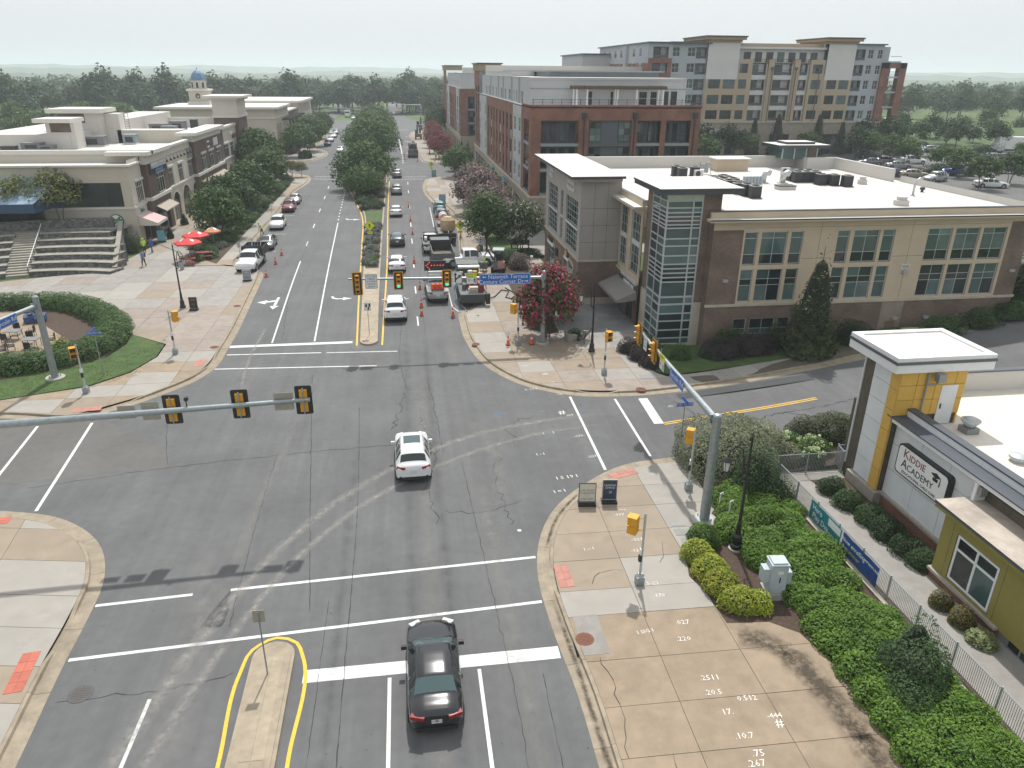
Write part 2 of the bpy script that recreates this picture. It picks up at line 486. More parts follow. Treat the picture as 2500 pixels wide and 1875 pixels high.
K_NE2=spline([(4.1,62),(4.2,63.2),(5.2,64.4),(5.9,66),(6.0,82),(6.0,120),(5.6,122.4),(4.3,125.2),(3.9,128),(3.8,150),(4.3,153.5),(6.5,156),(12,157),(60,160)])
K_NE3=spline([(60,177),(12,179),(7,180.5),(4.6,184),(4.0,189),(3.6,200),(2.9,240),(2.6,272),(4,281),(9,286),(40,289)])
K_SE=spline([(5.2,-12),(5.15,15.83),(5.13,18.82),(4.87,22.4),(4.86,25.3),(5.24,27.6),(6.53,30.53),(8.76,32.9),(11.26,34.52),(14.54,35.08),(20,36),(30,38.0),(60,44.0),(80,49.5),(120,63)])
def rev(l):return l[::-1]
road_out=([(-12.5,-12)]+[(5.2,-12)]+[tuple(p[:2])for p in K_SE]+[(120,75)]+[tuple(p[:2])for p in K_NE]+[tuple(p[:2])for p in K_NE2]+[tuple(p[:2])for p in K_NE3]+[(200,300),(200,345),(6,345),(1.4,376),(-2,800),(-9,800),(-7,378),(-10.4,345.5),(-30,347),(-30,700),(-40,700),(-37,348),(-250,345),(-250,300)]+[tuple(p[:2])for p in rev(K_NW3)]+[tuple(p[:2])for p in rev(K_NW2)]+[tuple(p[:2])for p in rev(K_NW)]+[tuple(p[:2])for p in K_SW])
_c=[]
for p in road_out:
 if not _c or hypot(p[0]-_c[-1][0],p[1]-_c[-1][1])>0.05:_c.append(p)
road_out=_c
bm=bmesh.new()
bm.faces.new([bm.verts.new((x,y,0))for x,y in road_out])
for cx in list(range(16,90,4)):
 bmesh.ops.bisect_plane(bm,geom=bm.verts[:]+bm.edges[:]+bm.faces[:],plane_co=(cx,0,0),plane_no=(1,0,0))
bmesh.ops.triangulate(bm,faces=bm.faces[:])
for v in bm.verts:v.co.z=terr(v.co.x,v.co.y)
me=bpy.data.meshes.new('road');bm.to_mesh(me);bm.free();me.materials.append(asph)
for p in me.polygons:
 if p.normal.z<0:p.flip()
road=tag(add('road',me),kind='structure')
def ribbon(mb,left,right,m,z=0.0,zl=None):
 for i in range(len(left)-1):
  a,b,c,d=left[i],left[i+1],right[i+1],right[i]
  mb.poly([(p.x,p.y,z+terr(p.x,p.y))for p in(a,d,c,b)],m)
KH=0.14
def kerb_run(pl,name,side=1,seg=3.05,gw=0.55,kw=0.17,low=()):
 root=thing(name,None,None,tuple(pl[0][:2])+(terr(pl[0].x,pl[0].y),));tag(root,kind='structure')
 pl=[Vector((p.x,p.y))for p in pl]
 g=offset(pl,gw*side);k=offset(pl,(gw+kw)*side);kt=offset(pl,(gw+0.03)*side)
 acc=0;start=0
 cuts=[]
 for i in range(1,len(pl)):
  acc+=(pl[i]-pl[i-1]).length
  if acc>=seg or i==len(pl)-1:
   cuts.append((start,i));start=i;acc=0
 org=root.location
 for a,b in cuts:
  mb=MB()
  def sh(P,i,z,e):
   p=P[i]
   if e:
    q=P[i+1]if e>0 else P[i-1]
    p=p+(q-p).normalized()*0.008
   return(p.x,p.y,z+terr(p.x,p.y))
  n=b-a
  rows=[]
  for i in range(a,b+1):
   e=1 if i==a else(-1 if i==b else 0)
   h=KH
   for(cx,cy,rr)in low:
    dd=hypot(pl[i].x-cx,pl[i].y-cy)
    if dd<rr:h=min(h,0.03+(KH-0.03)*sss((dd-rr*0.6)/(rr*0.4)))
   rows.append([sh(pl,i,0.005,e),sh(g,i,0.012,e),sh(kt,i,h,e),sh(k,i,h+0.002,e),sh(k,i,-0.1,e)])
  for i in range(n):
   for j in range(4):
    q=[rows[i][j],rows[i+1][j],rows[i+1][j+1],rows[i][j+1]]
    mb.poly(q if side>0 else q[::-1],gutter_conc)
  mb.poly(rows[0]if side<0 else rows[0][::-1],gutter_conc);mb.poly(rows[-1]if side>0 else rows[-1][::-1],gutter_conc)
  mb.build('kerb_section',root)
 return[Vector((p.x,p.y))for p in k]
E_SW=kerb_run(K_SW,'kerb_southwest',-1,low=((-13.6,24.4,1.7),(-16.2,32.0,1.6)))
E_NW=kerb_run(K_NW,'kerb_northwest',1,low=((-14.4,53.2,1.6),(-19,45.4,2.0)))
E_NW2=kerb_run(K_NW2,'kerb_parking_bay',1,seg=6)
E_NW3=kerb_run(K_NW3,'kerb_far_block',1,seg=9)
E_NE=kerb_run(K_NE,'kerb_northeast',-1,low=((12.2,43.9,1.5),))
E_NE2=kerb_run(K_NE2,'kerb_loading_bay',-1,seg=6)
E_NE3=kerb_run(K_NE3,'kerb_far_corner',-1,seg=9)
E_SE=kerb_run(K_SE,'kerb_southeast',-1,low=((5.1,25.2,1.5),(11.4,34.5,1.5)))
# slabs: a paved region cut by joint lines into cast slabs, each slab an object
JW=0.011
def poly_cut(pts,cuts):
 bm=bmesh.new()
 bm.faces.new([bm.verts.new((p[0],p[1],0))for p in pts])
 for(px,py,nx,ny)in cuts:
  bmesh.ops.bisect_plane(bm,geom=bm.verts[:]+bm.edges[:]+bm.faces[:],plane_co=(px,py,0),plane_no=(nx,ny,0))
 bmesh.ops.dissolve_degenerate(bm,dist=0.01,edges=bm.edges[:])
 out=[]
 for f in bm.faces:
  if f.calc_area()>0.02:
   out.append([v.co.copy()for v in f.verts])
 bm.free()
 return out
def inset(pts,d):
 n=len(pts)
 a=sum(pts[i].x*pts[(i+1)%n].y-pts[(i+1)%n].x*pts[i].y for i in range(n))
 if a<0:pts=pts[::-1]
 out=[]
 for i in range(n):
  p,q,r=pts[i-1],pts[i],pts[(i+1)%n]
  e1=(q-p);e2=(r-q)
  if e1.length<1e-5 or e2.length<1e-5:continue
  e1.normalize();e2.normalize()
  n1=Vector((-e1.y,e1.x,0));n2=Vector((-e2.y,e2.x,0))
  m_=n1+n2
  if m_.length<0.3:out.append(q+n1*d);continue
  m_.normalize()
  out.append(q+m_*(d/max(0.5,m_.dot(n1))))
 return out
def pave(name,pts,cuts,mats,z=KH,pick=None,base=True,piece='slab',inset_d=JW):
 pts=[(p[0],p[1])for p in pts]
 root=thing(name,None,None,(pts[0][0],pts[0][1],0));tag(root,kind='structure')
 if base:
  s=sheet('joint_bed',pts,joint,z-0.014)
  s.data.transform(Matrix.Translation((-pts[0][0],-pts[0][1],0)))
  s.parent=root
  if max(p[0]for p in pts)>21:
   for v in s.data.vertices:v.co.z+=terr(v.co.x+pts[0][0],v.co.y)
 for pc in poly_cut(pts,cuts):
  c=sum(pc,Vector())/len(pc)
  q=inset(pc,inset_d)
  if len(q)<3:continue
  m=pick(c)if pick else None
  if m is None:m=R.choice(mats)
  mb=MB();dz=R.uniform(-0.003,0.003)
  n=len(q)
  b=[(p.x,p.y,z-0.02+terr(p.x,p.y))for p in q];t=[(p.x,p.y,z+dz+terr(p.x,p.y))for p in q]
  mb.v+=b+t
  for i in range(n):
   j=(i+1)%n
   mb.face((i,j,n+j,n+i),m)
  mb.face(range(n,2*n),m)
  mb.build(piece,root)
 return root
def gridcuts(x0,y0,sx,sy,nx,ny,ang=0.0):
 c,s=cos(ang),sin(ang)
 out=[(x0+i*sx*c,y0+i*sx*s,c,s)for i in range(nx)]
 out+=[(x0-j*sy*s,y0+j*sy*c,-s,c)for j in range(ny)]
 return out
se_in=[p for p in E_SE if p.y>14.0 and p.x<15.2]
se_poly=[tuple(p)for p in se_in]+[(14.9,35.9-0.7),(14.62,33.0),(14.6,29.6),(13.4,28.1),(12.55,27.45),(11.85,26.6),(11.3,24.5),(11.62,23.2),(11.72,21.5),(13.4,21.35),(14.3,20.6),(14.75,18.8),(14.9,14.0)]
def se_pick(c):
 if 22.7<c.y<24.3:return conc_pale
 if c.y<22.7:return conc_tan
 if c.x>10.2 and c.y<31.5:return conc_pale
 if c.x>12.0 and c.y>31:return conc_pale
 return conc
se_cuts=[(0,y,0.02,1)for y in(16.1,18.15,20.3,22.72,24.28,26.3,28.35,30.4,32.3)]+[(8.55,20,1,-0.02),(11.62,20,1,0.0)]
se_walk=pave('sidewalk_southeast',se_poly,se_cuts,[conc],pick=se_pick)
sw_in=[p for p in E_SW if p.x>-32]
sw_poly=[tuple(p)for p in sw_in]+[(-22,-12),(-32,20)]
sw_cuts=[(-13,y,0.17,1)for y in(8,10.6,13.2,15.8,18.4,20.7,22.4,24.4,26.3,28.6,31)]+[(-17.2,20,1,0.12),(-20.4,20,1,0.12),(-23.5,20,1,0.12),(-27,20,1,.12)]
sw_walk=pave('sidewalk_southwest',sw_poly,sw_cuts,[conc_pale,conc_pale,conc])
nw_in=[p for p in E_NW if p.x>-34]
nw_poly=[tuple(p)for p in nw_in]+[(-16.0,80.6),(-18.1,82.3),(-20.0,83.0),(-24.5,83.4),(-27.0,90.5),(-30.6,95.4),(-31.6,86.0),(-30.5,82.4),(-33.0,81.2),(-36.5,80.3),(-40,79),(-46,75.5),(-41.5,71),(-37,71.6),(-35.4,70.0),(-27.3,66.0),(-23.6,61.5),(-22.6,60.3),(-19.15,57.5),(-19.0,54.7),(-19.95,51.6),(-21.9,49.3),(-24.5,48.4),(-27,47.5),(-34,48.5)]
def nw_pick(c):
 if c.y<53.5:return R.choice([conc_tan,conc_tan,conc,conc_pale])
 if c.y<56:return conc_pale
 if c.y<67:return R.choice([conc_pink,conc_pink,conc_pink,conc])
 return R.choice([conc_grey,conc_pale,conc_pink,conc,conc_grey])
nw_cuts=[(-14,y,0.0,1)for y in(47.4,49.4,51.5,53.5,55.6,58.4,61.5,64.6,67.7,70.8,73.8,76.8,79.8,83,87,91)]+[(x,60,1,0.0)for x in(-16.6,-19.6,-22.6,-25.6,-28.7,-31.8,-35,-38,-41)]
nw_walk=pave('plaza',nw_poly,nw_cuts,[conc_pink,conc],pick=nw_pick)
nw2_in=[p for p in E_NW2 if p.x>-31.8 and p.y>82.6]
pave('sidewalk_parking_bay',[tuple(p)for p in nw2_in]+[(-31.5,164),(-31.5,150),(-22,150),(-21.3,146),(-21.2,84)],[(-20,y,0,1)for y in range(86,166,4)],[conc_grey,conc,conc_pale])
pave('sidewalk_shops',[(-20.0,83.2),(-24.5,83.6),(-27.0,90.7),(-31.3,96.5),(-32.3,97),(-32.3,150),(-27.2,150),(-27.2,98),(-25.2,88.5),(-21.2,84.2)],[(-20,y,0,1)for y in range(87,150,3)]+[(-29.5,100,1,0)],[conc,conc_grey])
nw3_in=[p for p in E_NW3 if p.x>-34]
pave('sidewalk_far_block',[tuple(p)for p in nw3_in]+[(-34,291),(-31.6,286),(-31.6,190)],[(-20,y,0,1)for y in range(190,290,6)],[conc,conc_grey])
ne_in=[p for p in E_NE if p.x<19.0]+[p for p in E_NE2 if p.x<12.5 and p.y<156.9][1:]
ne_poly=[tuple(p)for p in ne_in]+[(11,150),(10.2,128),(10.0,100),(9.9,84.5),(15.1,83),(15.1,62.9),(12.7,62.5),(12.2,56.6),(18.4,56.6),(18.4,57.4),(18.9,57.4),(18.9,54.4),(16.8,53.5),(16.2,51.6),(17.3,47.1),(18.6,45.4)]
def ne_pick(c):
 if c.x>12.0 and 50<c.y<66 and c.y>53.8:return conc_grey
 if c.y<48.5:return R.choice([conc_pink,conc,conc_pale])
 if c.y<56:return R.choice([conc_pale,conc,conc])
 return R.choice([conc,conc_pink,conc_pale])
ne_cuts=[(8,y,0.0,1)for y in(46.2,48.3,50.4,52.6,55.0,57.4,60.2,63,66,69,72,75,78,81,84.4)]+[(8,y,0,1)for y in range(88,156,4)]+[(7.6,60,1,0.0),(10.1,50,1,0.04),(12.95,50,1,0),(15.6,50,1,0)]
ne_walk=pave('sidewalk_northeast',ne_poly,ne_cuts,[conc],pick=ne_pick)
sett=brick_mat('court_setts',(0.20,0.215,0.215),(0.27,0.275,0.265),(0.12,0.12,0.115),0.24,0.16,0.15)
def sett_fix():
 N=sett.node_tree.nodes;L=sett.node_tree.links
 g=[n for n in N if n.type=='NEW_GEOMETRY'][0];br=[n for n in N if n.type=='TEX_BRICK'][0]
 L.new(g.outputs['Position'],br.inputs['Vector'])
sett_fix()
tag(sheet('paved_court',[(12.25,56.5),(18.88,56.5),(18.88,64.3),(15.2,64.3),(15.2,66.5),(12.9,66),(12.4,62)],sett,KH+0.006),kind='structure')
esn=[p for p in E_NE if p.x>17.2 and p.x<62]
pave('sidewalk_side_street',[tuple(p)for p in esn]+[tuple(p)for p in offset(esn,-1.7)][::-1],[(x,47,1,0.15)for x in[17.5+1.8*i for i in range(25)]],[conc_grey,conc_grey,conc_pale])
nef=[p for p in E_NE3 if p.x<14]
pave('sidewalk_far_corner',[tuple(p)for p in nef]+[(14,285),(13.5,182)],[(20,y,0,1)for y in range(184,290,6)],[conc,conc_grey])
def bed(name,pts,m,z,step=None):
 return tag(sheet(name,pts,m,z,step=step),kind='structure')
bed('lawn_corner',[(-22.6,60.3),(-19.25,57.4),(-19.1,54.7),(-20.05,51.7),(-22.0,49.45),(-24.5,48.5),(-27,47.6),(-34,48.6),(-34,52),(-28,51.5),(-24.7,53),(-22.7,55),(-22.2,58)],grass_m,KH+0.01)
bed('hedge_bed',[(-22.3,58),(-22.7,60.3),(-27.2,66.1),(-35.3,70.1),(-36.2,69),(-33,66.5),(-28,60.5),(-27.6,57),(-30.4,55.6),(-36,55),(-34,51.8),(-28,51.3),(-24.7,52.9),(-22.8,55)],soil,KH+0.015)
bed('patio',[(-27.3,56.5),(-27.9,60.5),(-32.6,66.9),(-35.5,68.2),(-45,66),(-45,56),(-30.4,55.7)],conc_tan,KH+0.012)
bed('tree_bed_west',[(-21.25,84.3),(-21.3,146),(-22,150),(-27.1,150),(-27.1,98),(-25.1,88.4)],soil,KH+0.004)
bed('corner_green',[(-27.1,150.1),(-31.8,150.1),(-31.8,160),(-27.1,160)],grass_m,KH+0.01)
bed('bed_northeast',[(16.9,53.5),(16.3,51.6),(17.4,47.2),(18.3,46.6),(30,48.6),(44,51),(44,52.1),(22.6,52.1),(18.9,53.2)],grass_m,KH+0.008,step=3)
bed('bed_clinic',[(9.95,66),(9.9,84.4),(12.9,84.4),(12.9,66.5),(12.2,62.4),(12.1,56.6),(11.0,56.3),(9.95,58)],soil,KH+0.008)
bed('bed_brick_block',[(10.1,86),(10.3,128),(11.1,150),(13.4,150),(13.4,86)],grass_m,KH+0.004)
bed('walk_brick_block',[(13.4,84.4),(13.4,152),(16.5,152),(16.5,84.4)],conc_grey,KH+0.004)
bed('bed_southeast',[(14.62,33.0),(14.6,29.6),(13.4,28.1),(12.55,27.45),(11.85,26.6),(11.3,24.5),(11.62,23.2),(11.72,21.5),(13.4,21.35),(14.3,20.6),(14.75,18.8),(14.9,8),(19.0,8),(19.0,35.3),(15.0,35.2)],soil,KH+0.005)
bed('bed_street_corner',[(19.0,32.3),(19.0,35.5),(26,36.7),(34,38.4),(34,33.8),(24,33)],soil,KH+0.005)
bed('school_walk',[(19.0,8),(19.0,32.2),(22.6,32.2),(22.6,8)],conc_grey,KH+0.005)
bed('school_bed',[(21.3,23.2),(20.9,29),(20.6,31.4),(22.75,31.4),(22.75,23.2)],soil,KH+0.02)
bed('verge_brick_court',[(13.4,84.5),(16.4,84.5),(40,84.5),(40,98.8),(16.4,98.8)],conc_grey,KH)
pl_lot=[(50,62),(80,64),(200,90),(200,150),(110,157),(47,157),(47,100),(50,84)]
tag(sheet('parking_lot',pl_lot,asph_lot,0.03,step=3),kind='structure')
mb=MB()
mb.poly([(118,158,4.1),(260,150,4.1),(300,190,6.5),(120,205,6.5)],grass_m)
tag(mb.build('grass_bank'),kind='structure')
# median islands
isl_c=mat('median_concrete',(0.33,0.275,0.205),0.88,var=0.14,scale=2.2,objvar=0.06,stain=0.4,stain_scale=1.0)
med=thing('median_island',None,None,(-5.6,20,0));tag(med,kind='structure')
def capsule(x0,x1,y0,y1,n=10):
 c=(x0+x1)/2;r=(x1-x0)/2
 return[(x0,y0),(x1,y0)]+[(c+r*cos(PI*i/n),y1-r+r*sin(PI*i/n))for i in range(n+1)]
cap=capsule(-6.38,-4.86,-12,22.75)
mb=MB();mb.prism(cap,-0.05,KH,isl_c);mb.prism(capsule(-6.25,-4.99,-11.9,22.62),KH,KH+0.03,isl_c);mb.build('island_kerb',med)
for i,(ya,yb)in enumerate([(-11,3),(3.02,8.5),(8.52,13.3),(13.32,17.4),(17.42,21.9)]):
 for xa,xb in((-6.0,-5.63),(-5.61,-5.22)):
  mb=MB();mb.box(xa,xb,ya+0.01,yb-0.01,KH+0.028,KH+0.04,isl_c);mb.build('slab',med)
m1=[(-3.43-0.72,56.4),(-4.62,71),(-5.29,90.9),(-5.75,104),(-6.35,113.8),(-7.3,122),(-9.0,135),(-10.6,146.6),(-11.0,155),(-11.2,165)]
m2=[(-2.76,56.4),(-3.0,70.7),(-3.2,90.5),(-3.35,110),(-3.4,123),(-3.5,153),(-3.6,165)]
a1=spline(m1,3);a2=spline(m2,3)
med2=thing('median_island',None,None,(-3.6,60,0));tag(med2,kind='structure')
nose=[(-3.46+0.66*cos(PI+PI*i/8),56.4+0.7*sin(PI+PI*i/8))for i in range(1,8)]
outl=[tuple(p)for p in a2]+[tuple(p)for p in a1][::-1]+nose
outl=outl+[]
mb=MB();mb.prism(outl,-0.05,KH,isl_c);mb.build('island_kerb',med2)
ins=inset([Vector((p[0],p[1],0))for p in outl],0.2)
cuty=[Vector(p)for p in ins]
for ya,yb in((55.9,59),(59,63),(63,67),(67,71),(71,75.5),(75.5,80.2)):
 pcs=poly_cut([(p.x,p.y)for p in ins],[(0,ya,0,1),(0,yb,0,1)])
 for pc in pcs:
  c=sum(pc,Vector())/len(pc)
  if ya<c.y<yb:
   mb=MB();q=inset(pc,JW);mb.prism([(p.x,p.y)for p in q],KH-0.01,KH+0.012,isl_c);mb.build('slab',med2)
pcs=poly_cut([(p.x,p.y)for p in ins],[(0,80.2,0,1),(0,107,0,1),(0,116.5,0,1)])
for pc in pcs:
 c=sum(pc,Vector())/len(pc)
 if c.y>80.2:
  mb=MB();mb.prism([(p.x,p.y)for p in pc],KH-0.01,KH+0.03,grass_m if 107<c.y<116.5 else soil)
  tag(mb.build('median_planting'),kind='structure')
b1=spline([(-12.0,180),(-12.6,230),(-13.3,280)],10);b2=spline([(-3.9,180),(-4.6,230),(-5.2,280)],10)
mb=MB();mb.prism([tuple(p)for p in b2]+[tuple(p)for p in b1][::-1],-0.05,KH,isl_c)
mb.prism([(p.x-0.3,p.y)for p in b2][1:-1]+[(p.x+0.3,p.y)for p in b1][::-1][1:-1],KH,KH+0.03,soil)
med3=tag(mb.build('median_island'),kind='structure')
# painted markings, parts of the road
PZ=0.006
def line(name,p,q,w,m=None,z=PZ):
 m=m or white_paint
 p,q=Vector(p[:2]),Vector(q[:2]);d=(q-p).normalized();n=Vector((-d.y,d.x))*w/2
 L_=(q-p).length;k=max(1,int(L_/4));mb=MB()
 for i in range(k):
  a=p+d*(L_*i/k);b=p+d*(L_*(i+1)/k)
  mb.poly([(v.x,v.y,z+terr(v.x,v.y))for v in(a-n,b-n,b+n,a+n)],m)
 return mb.build(name,road)
def curve_line(name,pts,w,m,z=PZ+0.0035):
 pl=[Vector((p[0],p[1]))for p in pts];a=offset(pl,w/2);b=offset(pl,-w/2)
 mb=MB()
 ribbon(mb,a,b,m,z)
 o=mb.build(name,road)
 for p in o.data.polygons:
  if p.normal.z<0:p.flip()
 return o
line('stop_line',(-4.45,20.95),(4.9,20.95),0.62)
line('crosswalk_line',(-13.2,25.93),(-9.5,26.15),0.16)
line('crosswalk_line',(-8.0,26.25),(5.0,26.85),0.16)
line('crosswalk_line',(-13.05,22.9),(4.75,23.85),0.16)
line('lane_line',(-1.38,20.5),(-1.38,-8),0.13)
line('lane_line',(1.84,20.5),(1.84,-8),0.13)
line('lane_line',(-9.55,20.6),(-9.62,17.1),0.13)
line('lane_line',(-9.7,8),(-9.7,-5),0.13)
curve_line('edge_line',spline([(-6.62,-10),(-6.64,17.65),(-6.71,21.43),(-6.48,22.55),(-5.67,23.1),(-4.88,22.72),(-4.6,22.05),(-4.5,17.3),(-4.48,-10)],0.3),0.13,yellow_paint)
line('stop_line',(-14.2,56.66),(-4.75,56.66),0.5)
line('crosswalk_line',(-14.05,54.85),(-7.0,54.5),0.15)
line('crosswalk_line',(-6.6,54.45),(-1.2,54.15),0.13)
line('crosswalk_line',(-14.3,51.95),(-2.7,51.25),0.15)
curve_line('lane_line',spline([(-11.08,57.2),(-12.0,79),(-12.2,85)],2),0.13,white_paint)
for ya,yb in((93,95.6),(104.5,107.5),(117,120),(129.5,133),(141.5,145),(168,172),(182,186),(196,200),(210,214)):
 xa=-12.35-(ya-90)*0.033;xb=-12.35-(yb-90)*0.033
 line('lane_line',(xa,ya),(xb,yb),0.14)
curve_line('lane_line',spline([(-7.78,57.2),(-8.8,82),(-9.74,107.9)],2),0.13,white_paint)
for k in range(16):
 y=110+k*2.6;x=-9.8-(y-108)*0.033
 line('lane_line',(x,y),(x-0.02,y+0.9),0.16)
curve_line('edge_line',spline([(-4.38,55.8),(-4.95,71),(-5.62,90.9),(-6.7,113.8),(-7.7,122),(-9.4,135),(-11.0,146.6),(-11.5,160)],1.5),0.14,yellow_paint)
curve_line('edge_line',spline([(-2.4,55.7),(-2.45,86),(-2.75,109.4),(-3.05,151)],1.5),0.14,yellow_paint)
for ya,yb in((60.2,62.8),(70.2,72.8),(80.5,83.2),(93,96),(104,107),(119,122),(135,138.5),(146,149.5)):
 line('lane_line',(0.55,ya),(0.52,yb),0.13)
for ya,yb in((182,184),(186,188),(190,192),(194,196),(198,200)):
 line('lane_line',(-0.2,ya),(-0.3,yb),0.2)
line('lane_line',(-0.4,203),(-1.8,286),0.25)
line('crosswalk_line',(-11,153.6),(-18.0,155.2),0.2);line('crosswalk_line',(-11,157.6),(-18.2,159),0.2)
line('crosswalk_line',(-3.2,153.4),(3.6,153.6),0.2);line('crosswalk_line',(-3.2,157),(4.4,157.2),0.2)
line('stop_line',(-8,289),(2.3,289),0.7)
line('lane_line',(3.75,65.4),(4.25,63.9),0.1);line('lane_line',(4.25,63.9),(5.6,64.2),0.1)
line('lane_line',(3.78,65.5),(3.72,73.2),0.1);line('lane_line',(3.72,73.2),(5.4,73.4),0.1);line('lane_line',(3.72,73.2),(3.71,119.8),0.1)
for y in(90.5,100.6,107.56,114.3,121.5,128.5,135.7,142.7):
 line('parking_line',(-19.0,y),(-16.0-(y-100)*0.035,y),0.1)
line('crosswalk_line',(10.27,44.0),(10.12,34.1),0.16);line('crosswalk_line',(13.17,43.3),(13.05,35.3),0.16)
line('stop_line',(15.05,43.15),(14.9,39.3),0.62)
for dy in(0.0,0.22):
 curve_line('centre_line',spline([(15.2,39.15+dy),(20,40.1+dy),(26.5,41.35+dy)],1),0.1,yellow_paint)
line('crosswalk_line',(-22.75,43.6),(-21.9,34.8),0.16);line('crosswalk_line',(-19.68,43.7),(-18.67,33.65),0.16)
def arrow(kind,x,y,s=1.0,flip=1):
 mb=MB()
 def P(pts):mb.poly([(x+flip*px*s,y+py*s,PZ)for px,py in pts],white_paint)
 if kind=='left':
  P([(-0.9,0.9),(-0.66,0.9),(-0.55,0.45),(-0.25,0.12),(0.35,0.12),(0.35,-0.16),(-0.35,-0.16),(-0.75,0.15)])
  P([(0.35,0.5),(1.25,0.0),(0.35,-0.55)])
 else:
  P([(-0.12,2.3),(0.12,2.3),(0.12,-0.6),(-0.12,-0.6)]);P([(-0.4,-0.55),(0.4,-0.55),(0,-1.6)])
  P([(-0.12,1.4),(-0.12,0.9),(-0.95,0.55),(-0.95,1.0)]);P([(-0.9,1.45),(-0.9,0.15),(-1.75,0.75)])
 return mb.build('turn_arrow',road)
arrow('left',-6.7,69.2,0.95);arrow('left',-8.0,110.2,1.0);arrow('both',-12.45,68.0,1.0)
for y in(205,222,240,258):arrow('left',1.9,y,1.1,-1)
def strip(name,pts,w0,w1,m,z):
 pl=spline(pts,0.8);n=len(pl)
 me=bpy.data.meshes.new(name);vs=[];fs=[]
 pl2=[Vector((p.x,p.y))for p in pl]
 for i,p in enumerate(pl2):
  a=pl2[max(i-1,0)];b=pl2[min(i+1,n-1)];t=(b-a).normalized();w=(w0+(w1-w0)*i/(n-1))/2
  vs+=[(p.x-t.y*w,p.y+t.x*w,z),(p.x+t.y*w,p.y-t.x*w,z)]
 for i in range(n-1):fs.append((2*i+1,2*i+3,2*i+2,2*i))
 me.from_pydata(vs,[],fs);uv=me.uv_layers.new(name='UVMap')
 for i in range(n-1):
  for k,(uu,vv)in enumerate(((1,i),(1,i+1),(0,i+1),(0,i))):
   uv.data[i*4+k].uv=(uu,vv/(n-1)*1.0)
 me.materials.append(m)
 return add(name,me,road)
strip('dust_trail',[(-11.0,13),(-9.9,18),(-8.7,22.8),(-7.3,27),(-5.6,30.5),(-3.4,33.6),(-0.4,36.6),(3.5,39.2),(8,40.6),(14,41.3)],0.9,0.55,dust_pale,0.010)
strip('dust_trail',[(-10.6,12),(-8.9,18),(-7.6,22.8),(-5.6,28),(-3.0,32),(1.0,35.6),(6.5,38.6),(13,39.9)],0.6,0.5,dust_pale,0.0125)
strip('dust_trail',[(-6.6,54),(-7.2,44),(-7.6,38),(-8.0,33),(-8.3,24)],0.3,0.9,dust_thin,0.0095)
strip('dust_trail',[(-12.2,62),(-12.1,52),(-11.6,47)],0.5,0.3,dust_pale,0.0095)
strip('dust_trail',[(-9.6,30),(-8.6,22),(-8.3,12)],2.0,2.6,dust_thin,0.0085)
strip('dust_trail',[(0.4,50),(0.3,36),(0.25,10)],1.0,0.9,dust_thin,0.0085)
strip('dust_trail',[(3.1,36),(3.3,26),(3.4,8)],1.4,0.9,dust_thin,0.0088)
strip('dust_trail',[(3.2,42),(4.4,36),(3.9,31)],1.6,1.2,dust_thin,0.0115)
strip('tyre_track',[(-0.55,60),(-0.5,36),(-0.55,5)],0.7,0.6,dust_dark,0.0078)
strip('tyre_track',[(1.0,60),(1.0,36),(1.0,5)],0.7,0.6,dust_dark,0.0078)
strip('tyre_track',[(-3.5,40),(-3.4,20),(-3.4,5)],0.6,0.6,dust_dark,0.0078)
strip('dust_trail',[(1.0,105),(2.2,98),(3.6,92)],0.4,0.4,dust_thin,0.0085)
strip('dust_trail',[(0.4,180),(0.9,165),(3.5,155)],0.5,0.4,dust_thin,0.0085)
strip('dust_trail',[(-5,62),(-4.4,56),(-2,50)],0.9,1.6,dust_thin,0.0083)
strip('dust_trail',[(3.4,62),(3.2,57),(3.0,50)],1.6,1.6,dust_thin,0.0083)
for q in([(14.6,8),(14.0,14),(13.8,17)],[(14.1,15),(13.7,18),(13.2,20.2)],[(13.6,19.4),(12.6,20.4),(11.8,20.8)]):
 strip('leaf_litter',q,1.2,1.6,grime,KH+0.009)
strip('gutter_grime',[(5.5,8),(5.48,16),(5.38,20.5),(5.2,24)],0.35,0.22,grime,0.016)
strip('gutter_grime',[(5.5,27.2),(6.6,29.9),(8.2,32)],0.2,0.25,grime,0.016)
crack_m=mat('crack',(0.030,0.029,0.028),0.95,var=0.1)
def crack(pts,w=0.018,jit=0.06,seed=0):
 rr=random.Random(seed);pl=spline(pts,0.35)
 q=[Vector((p.x+rr.gauss(0,jit),p.y+rr.gauss(0,jit)))for p in pl]
 mb=MB()
 for i in range(len(q)-1):
  d=(q[i+1]-q[i]);n=Vector((-d.y,d.x)).normalized()*w*rr.uniform(0.4,1.2)/2
  mb.poly([(v.x,v.y,0.0072+terr(v.x,v.y))for v in(q[i]-n,q[i+1]-n,q[i+1]+n,q[i]+n)],crack_m)
 return mb.build('crack',road)
crack([(-2.95,8),(-3.0,20),(-3.1,32),(-3.6,44)],0.03,0.008,1)
crack([(-3.9,8),(-3.9,21),(-3.9,25)],0.02,0.01,2)
crack([(2.9,8),(2.95,20),(2.75,26),(2.4,36)],0.022,0.02,3)
crack([(3.9,8),(4.1,20)],0.022,0.015,4)
crack([(-4.6,24.5),(-5.4,32),(-6.2,40),(-7.2,50)],0.03,0.012,5)
crack([(-7.6,24),(-7.8,30),(-7.9,38)],0.025,0.02,6)
crack([(-20,36),(-13,37.4),(-6,38.2),(1,38.6)],0.03,0.04,7)
crack([(-15.5,44.5),(-14.2,39.5),(-13.6,37.5)],0.03,0.02,8)
crack([(0.8,30),(0.5,33),(1.0,37),(0.2,42)],0.035,0.1,9)
crack([(-12.6,20.9),(-9,21),(-6.9,21.4)],0.03,0.05,10)
